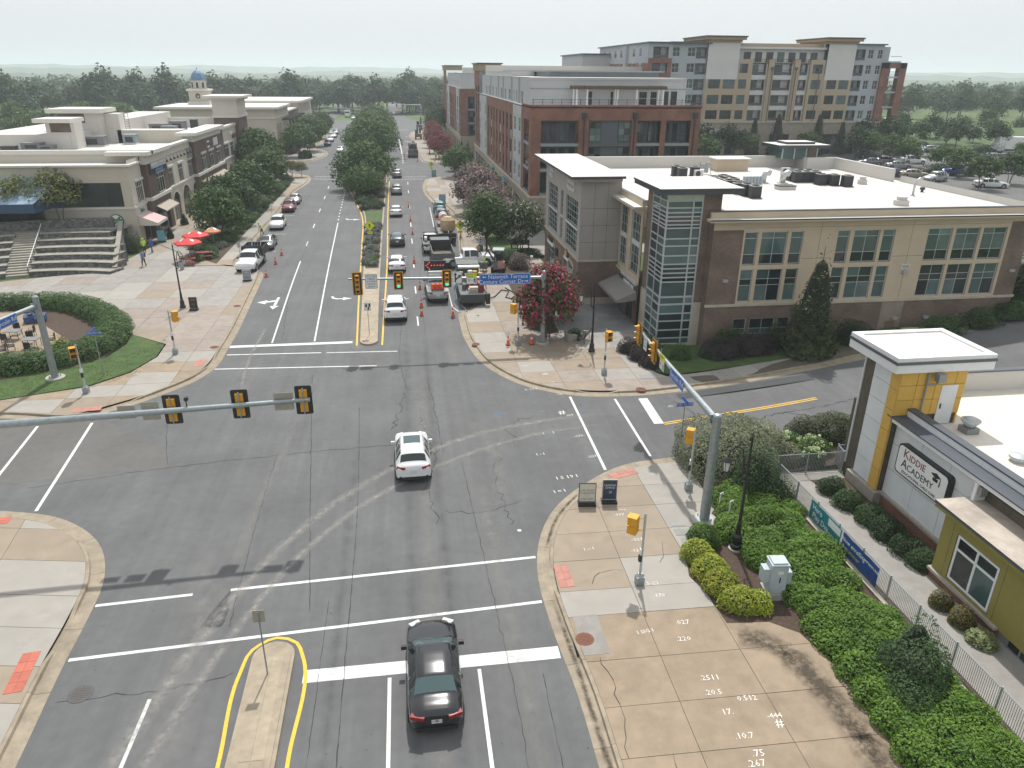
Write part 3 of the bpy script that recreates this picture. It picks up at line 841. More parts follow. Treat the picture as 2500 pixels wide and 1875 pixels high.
crack([(4.4,29.5),(4.0,33),(4.6,37.5)],0.03,0.09,11)
crack([(-0.6,46),(-1.2,42.5),(-1.6,40.4)],0.05,0.12,12)
crack([(0.9,48),(1.3,41),(1.4,37)],0.03,0.05,13)
crack([(-0.8,69),(-0.9,60),(-1.0,52),(-0.6,47)],0.03,0.03,14)
crack([(2.3,90),(1.2,80),(1.0,66),(1.1,58)],0.03,0.03,15)
crack([(-12.6,98),(-11.5,70),(-10.4,58)],0.03,0.03,16)
crack([(17,42.5),(17.8,40),(18.6,38.2)],0.06,0.06,17)
crack([(19,38.6),(22,39.5),(26,40.2),(30,41)],0.06,0.1,18)
crack([(23,40.0),(25,38.8),(26,38)],0.06,0.1,19)
crack([(5.5,37.5),(6.2,40.8),(7.3,41.3)],0.04,0.15,20)
crack([(1.2,31),(3,30.8),(5,31.6)],0.03,0.08,21)
for q,sd in(([(6.1,16),(6.5,18.5),(6.3,20.3)],31),([(7.0,24.5),(7.6,25.2),(8.6,25.3)],32),([(10.4,25.6),(10.8,26.4),(10.9,27)],33),([(7.2,14),(7.6,16)],34)):
 o=crack(q,0.02,0.05,sd);o.location.z=KH+0.004
mb=MB();mb.poly([(17.5,43.55,0.008),(28,45.4,0.22),(28,44.4,0.21),(17.5,42.7,0.008)],asphalt_mat('asphalt_patch',(0.06,0.062,0.065),False));mb.build('asphalt_patch',road)
mb=MB();mb.poly([(-40,47.8,0.003),(-18.4,43.4,0.003),(-14.2,39.6,0.003),(-13.5,37.4,0.003),(-21,36.6,0.003),(-40,41,0.003)],asphalt_mat('asphalt_west',(0.118,0.114,0.108),False));mb.build('asphalt_patch',road)
def tactile_pad(parent,c,sx,sy,rz,m,nx,ny):
 for i in range(nx):
  for j in range(ny):
   mb=MB();mb.box(-sx/2+i*sx/nx+0.006,-sx/2+(i+1)*sx/nx-0.006,-sy/2+j*sy/ny+0.006,-sy/2+(j+1)*sy/ny-0.006,KH-0.01,KH+0.012,m)
   o=mb.build('tactile_paver',parent,world=False)
   o.location=Vector((c[0],c[1],0))-parent.location;o.rotation_euler=(0,0,rz)
tactile_pad(sw_walk,(-14.35,22.35),0.62,2.0,0.1,tactile,2,4)
tactile_pad(sw_walk,(-20.6,32.6),2.4,0.62,0.16,tactile,4,2)
tactile_pad(se_walk,(5.95,25.2),0.62,1.5,0.02,tactile_far,2,3)
tactile_pad(se_walk,(10.9,33.35),1.6,0.62,0.3,tactile_far,3,2)
tactile_pad(nw_walk,(-15.55,53.0),0.62,1.4,0.03,tactile_far,2,3)
tactile_pad(nw_walk,(-20.6,45.5),1.7,0.62,0.1,tactile_far,3,2)
rust=mat('rusty_iron',(0.16,0.065,0.04),0.8,var=0.25,scale=20,bump=0.3,bscale=60)
castiron=mat('cast_iron',(0.085,0.08,0.078),0.75,var=0.2,scale=20,bump=0.3,bscale=60)
def manhole(x,y,r,m,z,label,parent=None,frame=None):
 t=thing('manhole_cover',label,'manhole cover',(x,y,z))
 mb=MB();mb.lathe((0,0,0),[(r,-0.02),(r,0.008),(r*0.93,0.012)],28,m);mb.build('rim',t,world=False)
 mb=MB();mb.lathe((0,0,0),[(r*0.9,-0.02),(r*0.9,0.010)],28,m)
 for i in range(-4,5):
  for j in range(-4,5):
   if hypot(i,j)*r*0.2<r*0.82:mb.box(i*r*0.2-r*0.06,i*r*0.2+r*0.06,j*r*0.2-r*0.06,j*r*0.2+r*0.06,0.0,0.02,m)
 mb.build('lid',t,world=False)
 return t
manhole(5.96,21.34,0.36,rust,KH+0.003,'rusty round manhole cover set in the grey slab by the kerb near the black sedan')
manhole(-11.99,21.16,0.42,castiron,0.004,'grey round manhole cover in the asphalt beside the short white dash')
manhole(15.28,44.33,0.36,rust,KH+0.003,'reddish round cover over the drain inlet at the side street corner')
manhole(-15.70,67.35,0.33,rust,KH+0.003,'brown cover in the plaza pavement beside the kerb inlet, nearer the white truck')
manhole(-15.27,56.35,0.33,rust,KH+0.003,'brown cover by the kerb inlet beside the stop line of the plaza corner')
manhole(4.95,54.62,0.33,rust,KH+0.003,'brown cover in the walk in front of the orange cone with a small sign')
mb=MB();mb.lathe((0,0,0),[(0.11,-0.01),(0.11,0.012)],16,mat('pale_cap',(0.45,0.44,0.42),0.7));o=mb.build('valve_cap',None);o.location=(4.59,28.99,0.0);tag(o,'small pale round valve cap in the asphalt near the corner kerb','valve cap')
def inlet(parent,x0,x1,y0,y1,face,z=KH):
 mb=MB();mb.box(x0,x1,y0,y1,z-0.02,z+0.008,conc_grey)
 mb.build('inlet_top',parent)
 mb=MB();dk=mat('throat_shade',(0.01,0.01,0.01),1.0,var=0)  # solid black box paints the shade inside the kerb inlet opening
 if face=='W':mb.box(x0-0.24,x0-0.1,y0+0.1,y1-0.1,0.016,0.115,dk)
 else:mb.box(x1+0.1,x1+0.24,y0+0.1,y1-0.1,0.016,0.115,dk)
 mb.build('inlet_throat_shade',parent)
inlet(se_walk,5.75,6.75,20.5,22.65,'W')
inlet(sw_walk,-14.6,-13.65,14.0,17.3,'E')
util=mat('utility_lid',(0.27,0.275,0.26),0.8,var=0.12,objvar=0.1)
for i,(cx,cy,sx,sy,lb)in enumerate(((12.16,28.37,0.7,0.42,'smaller grey utility box lid in the walk near the big signal pole'),(12.24,27.67,0.9,0.55,'larger grey utility box lid in front of the signal pole base'),(12.24,26.95,0.75,0.5,'grey utility lid partly under the yellow-green shrubs'),(16.37,46.47,0.95,0.8,'pale green-grey lid in the walk beside the dark red shrubs'))):
 mb=MB();mb.box(-sx/2,sx/2,-sy/2,sy/2,-0.02,0.012,util);mb.box(-sx/2+0.05,sx/2-0.05,-sy/2+0.05,sy/2-0.05,0.0,0.018,util)
 o=mb.build('utility_lid');o.location=(cx,cy,KH);o.rotation_euler=(0,0,-0.1);tag(o,lb,'utility lid')
spray_w=mat('spray_white',(0.66,0.64,0.60),0.8,var=0.15,scale=14)
spray_r=mat('spray_red',(0.50,0.07,0.05),0.8,var=0.15,scale=14)
spray_b=mat('spray_blue',(0.07,0.20,0.42),0.8,var=0.2,scale=14)
def spray(txt,x,y,s,parent,z,rz=0.0,m=None):
 s*=0.8
 me=text_mesh(txt,s,m or spray_w,0.0,1.0,res=1)
 o=add('spray_mark',me,parent);o.location=Vector((x,y,z))-root_loc(parent);o.rotation_euler=(0,0,rz)
zs=KH+0.007
for x,y,tx,s in((9.59,29.50,'-107',0.36),(9.83,27.39,'.-227',0.36),(9.57,26.56,'-120',0.36),(9.98,21.75,'.027',0.42),(9.71,20.87,'.220',0.42),(9.94,18.86,'.2511',0.42),(9.81,18.20,'.20.5',0.42),(9.96,17.32,'17.',0.42),(10.10,16.32,'.10.7',0.42),(10.26,15.63,'.75',0.45),(10.03,15.28,'.267',0.45),(11.48,16.65,'#',0.6),(11.46,16.96,'-444',0.36),(8.38,21.45,'I SIG I',0.34),(9.60,23.44,'.170',0.36),(9.55,24.22,'.5-22',0.36),(9.87,29.93,'---',0.5),(7.47,26.95,'I -- I',0.36),(10.87,17.80,'0.512',0.4)):
 spray(tx,x,y,s,se_walk,zs,0.1 if x<9 else-0.05)
for x,y,tx,s in((9.27,47.84,'##',0.42),(9.49,46.34,'.10-',0.34),(8.10,49.57,'I I I',0.36),(9.57,49.66,'--',0.5)):
 spray(tx,x,y,s,ne_walk,zs,0.1)
for x,y in((11.49,54.28),(11.49,52.03),(12.59,49.66),(14.49,47.38)):
 spray('///',x,y,0.5,ne_walk,zs,0.0,spray_r)
for x,y,tx,m,s in((5.30,41.89,'~~',spray_b,1.0),(7.98,41.93,'~',spray_b,1.0),(10.64,41.83,'~',spray_b,1.0),(16.01,41.82,'~',spray_b,0.8),(9.23,41.63,'#',spray_w,1.0),(9.64,41.17,'.207',spray_w,0.4),(7.89,45.55,'I- 10-I',spray_w,0.45),(7.85,38.88,'I  .  I',spray_w,0.5),(9.58,38.25,'.-177-',spray_w,0.4),(9.76,35.68,'-227',spray_w,0.4),(6.90,36.31,'I - I',spray_w,0.45),(9.66,44.48,'-12-',spray_w,0.4),(16.49,41.68,'-77-',spray_w,0.4),(7.87,33.60,'I S 19 I',spray_w,0.55),(7.19,32.23,'I = I',spray_w,0.5)):
 spray(tx,x,y,s,road,0.011+terr(x,y),0.12,m)
 # buildings: shared pieces
def PT(face,c,a,d,z):
 if face=='S':return(a,c-d,z)
 if face=='N':return(a,c+d,z)
 if face=='E':return(c+d,a,z)
 return(c-d,a,z)
def fbox(mb,face,c,a0,a1,d0,d1,z0,z1,m,top=None):
 p,q=PT(face,c,a0,d0,z0),PT(face,c,a1,d1,z1)
 mb.box(min(p[0],q[0]),max(p[0],q[0]),min(p[1],q[1]),max(p[1],q[1]),z0,z1,m,top)
def wall(mb,face,c,a0,a1,z0,z1,holes,m,reveal=0.16,mfun=None):
 A=sorted({a0,a1,*[h[0]for h in holes],*[h[1]for h in holes]});Z=sorted({z0,z1,*[h[2]for h in holes],*[h[3]for h in holes]})
 A=[a for a in A if a0<=a<=a1];Z=[z for z in Z if z0<=z<=z1]
 for i in range(len(A)-1):
  for j in range(len(Z)-1):
   ca,cz=(A[i]+A[i+1])/2,(Z[j]+Z[j+1])/2
   if any(h[0]<ca<h[1]and h[2]<cz<h[3]for h in holes):continue
   mb.poly([PT(face,c,*v)for v in((A[i],0,Z[j]),(A[i+1],0,Z[j]),(A[i+1],0,Z[j+1]),(A[i],0,Z[j+1]))],mfun(ca,cz)if mfun else m)
 for h in holes:
  for u,v in(((h[0],h[2]),(h[1],h[2])),((h[1],h[2]),(h[1],h[3])),((h[1],h[3]),(h[0],h[3])),((h[0],h[3]),(h[0],h[2]))):
   mb.poly([PT(face,c,*w)for w in((u[0],0,u[1]),(v[0],0,v[1]),(v[0],-reveal,v[1]),(u[0],-reveal,u[1]))],m)
g_dark=glass_mat('glass_dark',(0.018,0.026,0.027),0.05,0.5)
g_green=glass_mat('glass_green',(0.06,0.105,0.10),0.08,0.5)
g_blind=glass_mat('glass_blind',(0.115,0.155,0.15),0.12,0.5)
g_pale=glass_mat('glass_curtain',(0.26,0.27,0.265),0.15,0.5)
alu=mat('window_aluminium',(0.43,0.46,0.47),0.45,metal=0.2,var=0.05)
frame_white=mat('window_white',(0.66,0.66,0.64),0.5,var=0.05)
frame_dark=mat('window_dark',(0.03,0.032,0.034),0.5,var=0.05)
PANES={}
def pane_mesh(face,w,h,m):
 k=(face in 'SN',round(w,2),round(h,2),m.name)
 if k not in PANES:
  mb=MB();t=0.014
  if face in 'SN':mb.box(-w/2,w/2,-t,t,-h/2,h/2,m)
  else:mb.box(-t,t,-w/2,w/2,-h/2,h/2,m)
  PANES[k]=mb.mesh('pane')
 return PANES[k]
def splits(n,a0,a1):
 if isinstance(n,int):return[a0+(a1-a0)*i/n for i in range(n+1)]
 t=sum(n);out=[a0]
 for k in n:out.append(out[-1]+(a1-a0)*k/t)
 return out
def window(parent,face,c,a0,a1,z0,z1,cols=1,rows=1,fm=None,gl=None,fw=0.06,reveal=0.12,name='window',bar=None,split=True,pick=None):
 fm=fm or alu;gl=gl or[g_dark,g_green];bar=bar or fw*0.7
 mb=MB();d0,d1=-reveal,-reveal+0.06
 fbox(mb,face,c,a0,a0+fw,d0,d1,z0,z1,fm);fbox(mb,face,c,a1-fw,a1,d0,d1,z0,z1,fm)
 fbox(mb,face,c,a0+fw,a1-fw,d0,d1,z0,z0+fw,fm);fbox(mb,face,c,a0+fw,a1-fw,d0,d1,z1-fw,z1,fm)
 A=splits(cols,a0+fw/2,a1-fw/2);Z=splits(rows,z0+fw/2,z1-fw/2)
 for a in A[1:-1]:fbox(mb,face,c,a-bar/2,a+bar/2,d0,d1-0.006,z0+fw,z1-fw,fm)
 for z in Z[1:-1]:fbox(mb,face,c,a0+fw,a1-fw,d0,d1-0.012,z-bar/2,z+bar/2,fm)
 org=root_loc(parent)
 pc=PT(face,c,(a0+a1)/2,-reveal,z0)
 o=add(name,mb.mesh(name,pc),parent,Vector(pc)-org)
 if not split:
  mb2=MB();fbox(mb2,face,c,a0+fw,a1-fw,d0+0.01,d0+0.024,z0+fw,z1-fw,R.choice(gl))
  add('pane',mb2.mesh('pane',pc),o);return o
 for i in range(len(A)-1):
  for j in range(len(Z)-1):
   g=pick(i,j)if pick else R.choice(gl)
   me=pane_mesh(face,A[i+1]-A[i]-bar*0.6,Z[j+1]-Z[j]-bar*0.6,g)
   q=Vector(PT(face,c,(A[i]+A[i+1])/2,-reveal+0.018,(Z[j]+Z[j+1])/2))-Vector(pc)
   p=add('pane',me,o,q)
   p.rotation_euler=(R.gauss(0,0.004),R.gauss(0,0.004),R.gauss(0,0.004))
 return o
def building(name,label,x,y,z=0.0):
 return thing(name,label,'building',(x,y,z))
def lipbox(mb,x0,x1,y0,y1,z0,z1,o,m,top=None):
 mb.box(x0-o,x1+o,y0-o,y1+o,z0,z1,m,top)
brick_brown=brick_mat('brown_brick',(0.165,0.098,0.072),(0.098,0.058,0.043),(0.22,0.185,0.155))
brick_red=brick_mat('red_brick',(0.26,0.088,0.05),(0.185,0.06,0.038),(0.21,0.15,0.12))
brick_choc=brick_mat('chocolate_brick',(0.125,0.085,0.067),(0.085,0.057,0.046),(0.14,0.11,0.09))
stucco_tan=mat('tan_stucco',(0.50,0.41,0.30),0.9,var=0.05,scale=0.8,stain=0.15,stain_scale=0.5,bump=0.05,bscale=60)
stucco_grey=mat('grey_stucco',(0.335,0.31,0.285),0.9,var=0.05,scale=0.8,bump=0.05,bscale=60)
stone_band=mat('cast_stone',(0.46,0.41,0.33),0.85,var=0.08,scale=2.5,stain=0.3,stain_scale=1.0)
roof_white=mat('white_membrane',(0.56,0.535,0.50),0.75,var=0.05,scale=0.5,stain=0.35,stain_scale=0.25,stain_col=(0.45,0.42,0.37))
coping_dark=mat('dark_coping',(0.055,0.065,0.08),0.4,metal=0.3,var=0.05)
coping_white=mat('white_coping',(0.62,0.61,0.59),0.55,var=0.05)
grey_metal=mat('grey_metal',(0.26,0.265,0.27),0.5,metal=0.4,var=0.08)
# clinic and office building on the north-east corner
B=building('office_building','brown brick and tan stucco office building with a glazed corner tower and white flat roof',15.26,52.2)
X0,X1,YS,YN=18.9,49.0,52.2,82.2
cols=[(25.15,26.17),(26.47,28.55),(28.84,29.84),(32.64,33.64),(33.98,36.11),(36.39,37.41),(40.2,42.27),(42.55,44.65),(44.92,47.01)]
holes=[]
for a0,a1 in cols:holes+=[(a0,a1,3.62,6.2),(a0,a1,6.55,9.08)]
low=[(25.05,26.15),(26.41,28.53),(28.77,29.8)]
holes_low=[(a0,a1,0.95,2.28)for a0,a1 in low]
mb=MB()
wall(mb,'S',YS,22.6,X1,0.0-0.2,3.42,holes_low,brick_brown)
wall(mb,'S',YS,22.6,25.0,3.42,9.25,[],brick_brown);wall(mb,'S',YS,47.25,X1,3.42,9.5,[],brick_brown)
mb.poly([(22.6,YS,-.2),(22.6,YS+1.2,-.2),(22.6,YS+1.2,10),(22.6,YS,10)],brick_brown)
mb.poly([(X1,YS,-.2),(X1,YN,-.2),(X1,YN,10),(X1,YS,10)],brick_brown)
for ax in(24.98,):fbox(mb,'S',YS,22.75,ax-0.02,0,0.03,8.95,9.25,brick_mat('soldier_course',(0.12,0.078,0.06),(0.09,0.055,0.045),(0.2,0.16,0.13),0.075,0.3,0.1))
fbox(mb,'S',YS,37.5,39.4,0,0.02,-0.2,3.3,brick_mat('tan_brick',(0.26,0.21,0.155),(0.22,0.175,0.13),(0.28,0.24,0.19)))
mb.build('brick_wall',B)
mb=MB()
wall(mb,'S',YS-0.01,25.0,47.25,3.42,10.0,holes,stucco_tan,0.2)
wall(mb,'S',YS-0.012,22.6,25.0,9.25,10.0,[],stucco_tan);wall(mb,'S',YS-0.012,47.25,X1,9.5,10.0,[],stucco_tan)
for a in(31.2,38.8):
 fbox(mb,'S',YS-0.01,a-0.012,a+0.012,0.0,0.004,3.5,10,joint)
for a0,a1 in((29.95,32.5),(37.5,40.1)):fbox(mb,'S',YS-0.01,a0,a1,0,0.004,6.95,6.975,joint)
fbox(mb,'S',YS-0.01,25,47.2,0,0.004,9.38,9.4,joint)
mb.build('stucco_wall',B)
mb=MB();fbox(mb,'S',YS,22.55,49.1,-0.05,0.1,3.3,3.5,stone_band);fbox(mb,'S',YS,31,36,0.02,0.16,-0.2,0.55,stone_band);mb.build('stone_band',B)
mb=MB()
for a0,a1 in cols:fbox(mb,'S',YS,a0+0.01,a1-0.01,-0.17,-0.02,6.2,6.55,mat('spandrel',(0.55,0.55,0.54),0.5,var=0.05))
mb.build('spandrel_panel',B)
gpk=lambda top:(lambda i,j:R.choice([g_dark,g_dark,g_green]if(j==0)==top else([g_blind,g_green,g_green]if top else[g_green,g_dark,g_dark])))
for k,(a0,a1)in enumerate(cols):
 n=2 if a1-a0>1.5 else 1
 window(B,'S',YS,a0,a1,6.56,9.06,n,[0.75,1.2,0.45],alu,reveal=0.18,pick=lambda i,j:R.choice([g_dark,g_dark])if j==0 else R.choice([g_blind,g_green,g_blind]))
 window(B,'S',YS,a0,a1,3.63,6.19,n,[1.3,0.5,0.75],alu,reveal=0.18,pick=lambda i,j:R.choice([g_dark,g_dark,g_green])if j else R.choice([g_green,g_dark,g_blind]))
for a0,a1 in low:window(B,'S',YS,a0,a1,0.96,2.27,2 if a1-a0>1.5 else 1,[0.45,0.85],alu,reveal=0.12,pick=lambda i,j:g_green if j==0 else g_dark)
lampm=mat('wall_lamp_grey',(0.33,0.34,0.35),0.5,var=0.04)
for a,z in((23.95,5.4),(38.85,5.7),(48.3,5.55),(38.84,1.85),(41.6,1.85),(44.55,1.85),(47.26,1.85)):
 mb=MB();fbox(mb,'S',YS,a-0.2,a+0.2,0.0,0.2,z-0.1,z+0.1,lampm);fbox(mb,'S',YS,a-0.16,a+0.16,0.04,0.16,z-0.14,z-0.1,g_pale);mb.build('wall_lamp',B)
mb=MB();fbox(mb,'S',YS,38.5,39.2,0.0,0.05,5.95,6.3,frame_white)
for k in range(3):fbox(mb,'S',YS,38.55,39.15,0.05,0.06,6.0+k*0.1,6.04+k*0.1,frame_dark)
mb.build('vent_grille',B)
mb=MB();fbox(mb,'S',YS,38.1,38.95,0.0,0.03,-0.2,1.6,mat('brown_door',(0.16,0.10,0.07),0.6));mb.build('service_door',B)
mb=MB()
mb.box(22.7,X1-0.05,YS+0.1,60,10.0,10.3,roof_white);mb.box(18.95,X1-0.05,60,YN,10.0,10.298,roof_white);mb.box(15.3,18.95,64.4,81,10.0,10.9,roof_white)
mb.build('roof_deck',B)
mb=MB()
mb.box(22.0,X1+0.7,YS-0.75,YS+0.08,9.95,10.14,stucco_tan,coping_white);mb.box(21.98,X1+0.72,YS-0.78,YS-0.75,10.06,10.16,coping_dark);mb.box(22.3,X1,YS-0.06,YS+0.22,10.14,10.62,stucco_tan);mb.box(22.28,X1+.02,YS-0.1,YS+0.26,10.62,10.68,coping_dark)
mb.build('roof_edge',B)
mb=MB()
mb.box(15.6,44.5,81.9,82.25,9.5,11.5,roof_white,coping_white);mb.box(44.5,48.0,79.7,80.0,10.2,11.5,roof_white,coping_white);mb.box(44.3,44.55,79.9,82.2,10.2,11.5,roof_white,coping_white)
mb.box(47.75,48.05,69.0,79.7,10.2,11.5,roof_white,coping_white);mb.box(48.7,49.05,52.4,69.0,9.9,10.85,roof_white,coping_dark)
mb.build('parapet',B)
Lt,Yt=19.2,53.14
zr=[0.05,0.57,1.25,1.99,2.6,3.35,3.95,5.15,5.5,5.85,6.2,6.55,7.2,7.95,8.5,9.3,9.55,9.85,10.15,10.45,10.8,11.3,11.75]
lou={8,9,10,7,16,17,18,15}
tw=B
mb=MB()
for z in zr:
 t=0.05 if z not in(3.35,3.95)else 0.07
 mb.box(Lt-0.05,21.95,Yt-0.05,Yt+0.06,z-t,z+t,alu);mb.box(Lt-0.055,Lt+0.06,Yt+0.06,56.4,z-t,z+t,alu)
for a in(Lt,21.2,21.9):mb.box(a-0.055,a+0.055,Yt-0.06,Yt+0.05,0.0,11.8,alu)
for a in(54.7,56.35):mb.box(Lt-0.06,Lt+0.05,a-0.05,a+0.05,0.0,11.8,alu)
mb.build('curtain_frame',B)
for j in range(len(zr)-1):
 for a0,a1 in((Lt+0.06,21.15),(21.25,21.85)):
  g=g_dark if j in lou or j in(1,2)else R.choice([g_green,g_green,g_blind]if j not in(3,4)else[g_dark,g_green])
  if j==21:g=mat('lit_glass',(0.5,0.55,0.45),0.1)
  mb=MB();fbox(mb,'S',Yt,a0,a1,-0.03,0,zr[j]+0.05,zr[j+1]-0.05,g);mb.build('glass_pane',B)
 for a0,a1 in((Yt+0.07,54.65),(54.75,56.3)):
  g=g_dark if j in lou else R.choice([g_green,g_dark,g_green,g_blind])
  mb=MB();fbox(mb,'W',Lt,a0,a1,-0.03,0,zr[j]+0.05,zr[j+1]-0.05,g);mb.build('glass_pane',B)
mb=MB()
mb.box(21.97,23.4,Yt-0.02,56.5,3.45,11.9,brick_brown);mb.box(Lt-0.02,22.0,56.42,57.72,3.6,11.9,brick_brown);mb.box(19.6,23.3,53.6,57.5,0.2,11.85,frame_dark)
mb.build('tower_pier',B)
mb=MB();mb.box(21.96,23.2,Yt-0.05,55,-0.1,3.45,stone_band);mb.box(Lt-0.05,21,56.4,57.74,-0.1,3.6,stone_band);mb.box(Lt-.1,22,Yt-.1,56.4,-.1,0.12,stone_band);mb.build('tower_base',B)
mb=MB();mb.box(18.25,24.5,52.1,58.7,11.9,12.2,coping_dark);mb.box(18.18,24.57,52.03,58.77,12.2,12.34,coping_dark,roof_white);mb.build('tower_roof',B)
XW=18.9
wh=[(57.9,60.7,4.25,9.45),(61.55,64.05,4.25,9.5)]
mb=MB()
wall(mb,'W',XW,57.7,64.4,3.75,9.9,wh,stucco_tan,0.15,lambda a,z:brick_brown if a>64.05 else stucco_tan)
wall(mb,'W',XW,57.7,64.4,-0.1,3.75,[(58.9,60.9,0.14,2.6),(61.6,63.7,0.14,2.6)],brick_brown)
mb.build('recessed_wall',B)
for a0,a1,z0,z1 in wh:
 window(B,'W',XW,a0+0.2,a1-0.2,z0+0.1,6.7,3,3,alu,[g_dark,g_dark,g_green],reveal=0.12);window(B,'W',XW,a0+0.2,a1-0.2,7.05,z1-0.1,3,3,alu,[g_dark,g_dark,g_green],reveal=0.12)
 mb=MB();fbox(mb,'W',XW,a0+0.1,a1-0.1,-0.12,-0.03,6.7,7.05,MATS['spandrel']);mb.build('spandrel_panel',B)
 mb=MB();fbox(mb,'W',XW,a0,a0+0.18,-0.1,0.06,z0,z1,stone_band);fbox(mb,'W',XW,a1-0.18,a1,-0.1,0.06,z0,z1,stone_band);mb.build('window_surround',B)
for a0,a1 in((58.9,60.9),(61.6,63.7)):window(B,'W',XW,a0,a1,0.14,2.6,2,[2,0.5],mat('door_green',(0.05,0.16,0.10),0.4),[g_green,g_dark],reveal=0.12,name='shop_door')
mb=MB();fbox(mb,'W',XW,57.72,64.38,-0.02,0.1,3.65,3.85,stone_band);mb.build('stone_band',B)
mb=MB();mb.box(18.1,19.2,57.75,65.2,9.9,10.12,stucco_tan,coping_white);mb.box(18.85,19.15,58,65,10.12,10.6,stucco_tan,coping_dark);mb.build('roof_edge',B)
mb=MB()
aw=mat('grey_awning',(0.24,0.225,0.21),0.8,var=0.06)
mb.poly([(XW-0.02,57.9,3.05),(XW-0.02,63.9,3.05),(XW-1.75,63.9,2.35),(XW-1.75,57.9,2.35)],aw);mb.box(XW-1.76,XW-1.72,57.9,63.9,2.1,2.36,aw)
mb.poly([(XW-0.02,57.9,3.05),(XW-1.75,57.9,2.35),(XW-1.75,57.9,2.1),(XW-0.02,57.9,2.3)],aw);mb.poly([(XW-0.02,63.9,3.05),(XW-1.75,63.9,2.35),(XW-1.75,63.9,2.1),(XW-0.02,63.9,2.3)],aw)
mb.build('awning',B)
sgn_w=mat('sign_letters_white',(0.75,0.75,0.74),0.4,var=0.02)
lettering(B,'PREMIER WALK IN CLINIC',0.5,sgn_w,(XW-0.08,60.4,3.62),'W',0.03,width=0.8);lettering(B,'& PRIMARY CARE',0.5,sgn_w,(XW-0.08,60.2,3.12),'W',0.03,width=0.8)
mb=MB();fbox(mb,'W',XW,57.9,63.3,0.02,0.06,2.9,3.6,mat('sign_dark',(0.05,0.05,0.055),0.5));mb.build('sign_band',B)
XG,YG,YGN=15.26,64.35,81.0
wt=[(79.35,74.5),(72.95,71.9),(70.4,65.35)]
gh=[]
for a1,a0 in wt:gh+=[(a0,a1,4.6,6.75),(a0,a1,7.0,9.35)]
mb=MB()
wall(mb,'W',XG,YG,YGN,4.25,11.35,gh,stucco_grey,0.2);wall(mb,'S',YG,XG,18.9,4.25,11.35,[],stucco_grey);wall(mb,'N',YGN,XG,18.9,-0.1,11.3,[],stucco_grey)
for z in(5.9,7.4,8.9):fbox(mb,'S',YG,XG+0.02,18.85,0,0.004,z,z+0.025,joint)
for a in(16.5,17.7):fbox(mb,'S',YG,a,a+0.025,0,0.004,4.3,11.3,joint)
mb.build('grey_wall',B)
gd=[(75.3,79.1,0.14,2.45),(66.4,70.6,0.14,2.55)]
mb=MB();wall(mb,'W',XG,YG,YGN,-0.1,4.25,[(a,b,c,d+0.55)for a,b,c,d in gd],brick_brown,0.2);wall(mb,'S',YG,XG,18.9,-0.1,4.25,[],brick_brown);fbox(mb,'S',YG,XG-0.04,18.88,0,0.05,-0.1,0.75,stone_band);mb.build('brick_wall',B)
for a0,a1,z0,z1 in gd:
 window(B,'W',XG,a0,a1,z0,z1+0.55,5,[1.9,0.65],alu,[g_dark,g_green],reveal=0.16,name='shop_front')
 mb=MB()
 n=12
 for i in range(n):
  t0,t1=PI*i/n,PI*(i+1)/n;ca=(a0+a1)/2;r=(a1-a0)/2+0.2
  fbox(mb,'W',XG,ca+r*min(cos(t0),cos(t1)),ca+r*max(cos(t0),cos(t1)),0.0,0.06,z1+0.42+0.5*min(sin(t0),sin(t1)),z1+0.56+0.5*max(sin(t0),sin(t1)),stone_band)
 mb.build('door_arch',B)
for a1,a0 in wt:
 n=1 if a1-a0<2 else 5
 for z0,z1 in((4.62,6.74),(7.02,9.33)):window(B,'W',XG,a0,a1,z0,z1,n,4,alu,[g_dark,g_dark,g_green],reveal=0.16)
 mb=MB();fbox(mb,'W',XG,a0,a1,-0.1,0.02,6.75,7.0,MATS['spandrel']);mb.build('spandrel_panel',B)
mb=MB();mb.box(XG-0.08,18.88,YG-0.08,YGN,4.15,4.32,stone_band);mb.build('stone_band',B)
mb=MB();mb.box(14.4,18.7,63.5,82.0,11.35,11.6,stucco_grey);mb.box(14.1,18.9,63.2,82.3,11.6,11.82,coping_dark,roof_white);mb.build('roof_edge',B)
for a,m_ in((73.6,frame_dark),(74.0,frame_dark)):
 mb=MB();fbox(mb,'W',XG,a-0.15,a+0.15,0,0.25,2.6,3.3,m_);mb.build('wall_lamp',B)
for a,tx in((77.8,('Loudoun','Medical')),(68.4,('Goose Creek','Village Dental'))):
 lettering(B,tx[0],0.62,sgn_w,(XG-0.1,a,10.75),'W',0.04,width=0.9);lettering(B,tx[1],0.62,sgn_w,(XG-0.1,a,10.15),'W',0.04,width=0.9)
mb=MB();fbox(mb,'W',XG,75.9,78.9,0.05,0.12,2.95,3.3,sgn_w);fbox(mb,'W',XG,76.2,78.4,0.05,0.15,3.35,3.8,frame_dark);mb.build('shop_sign',B)
sg=mat('sign_gold',(0.55,0.36,0.10),0.5)
mb=MB();mb.tube(PT('W',XG,69.0,0.0,3.7),PT('W',XG,69.0,0.15,3.7),0.62,None,18,frame_dark);mb.tube(PT('W',XG,69.1,0.15,3.85),PT('W',XG,69.1,0.19,3.85),0.38,None,14,sg);fbox(mb,'W',XG,68.0,69.6,0.1,0.2,3.3,3.55,sgn_w);mb.build('shop_sign',B)
t=thing('retaining_wall','low stone-capped retaining wall along the foot of the office building','wall',(39,50.8,0.5))
mb=MB();mb.box(38.9,49.6,50.7,51.0,0.0,1.25,brick_brown);mb.build('wall_body',t);mb=MB();mb.box(38.8,49.7,50.62,51.08,1.25,1.38,stone_band);mb.build('cap',t)
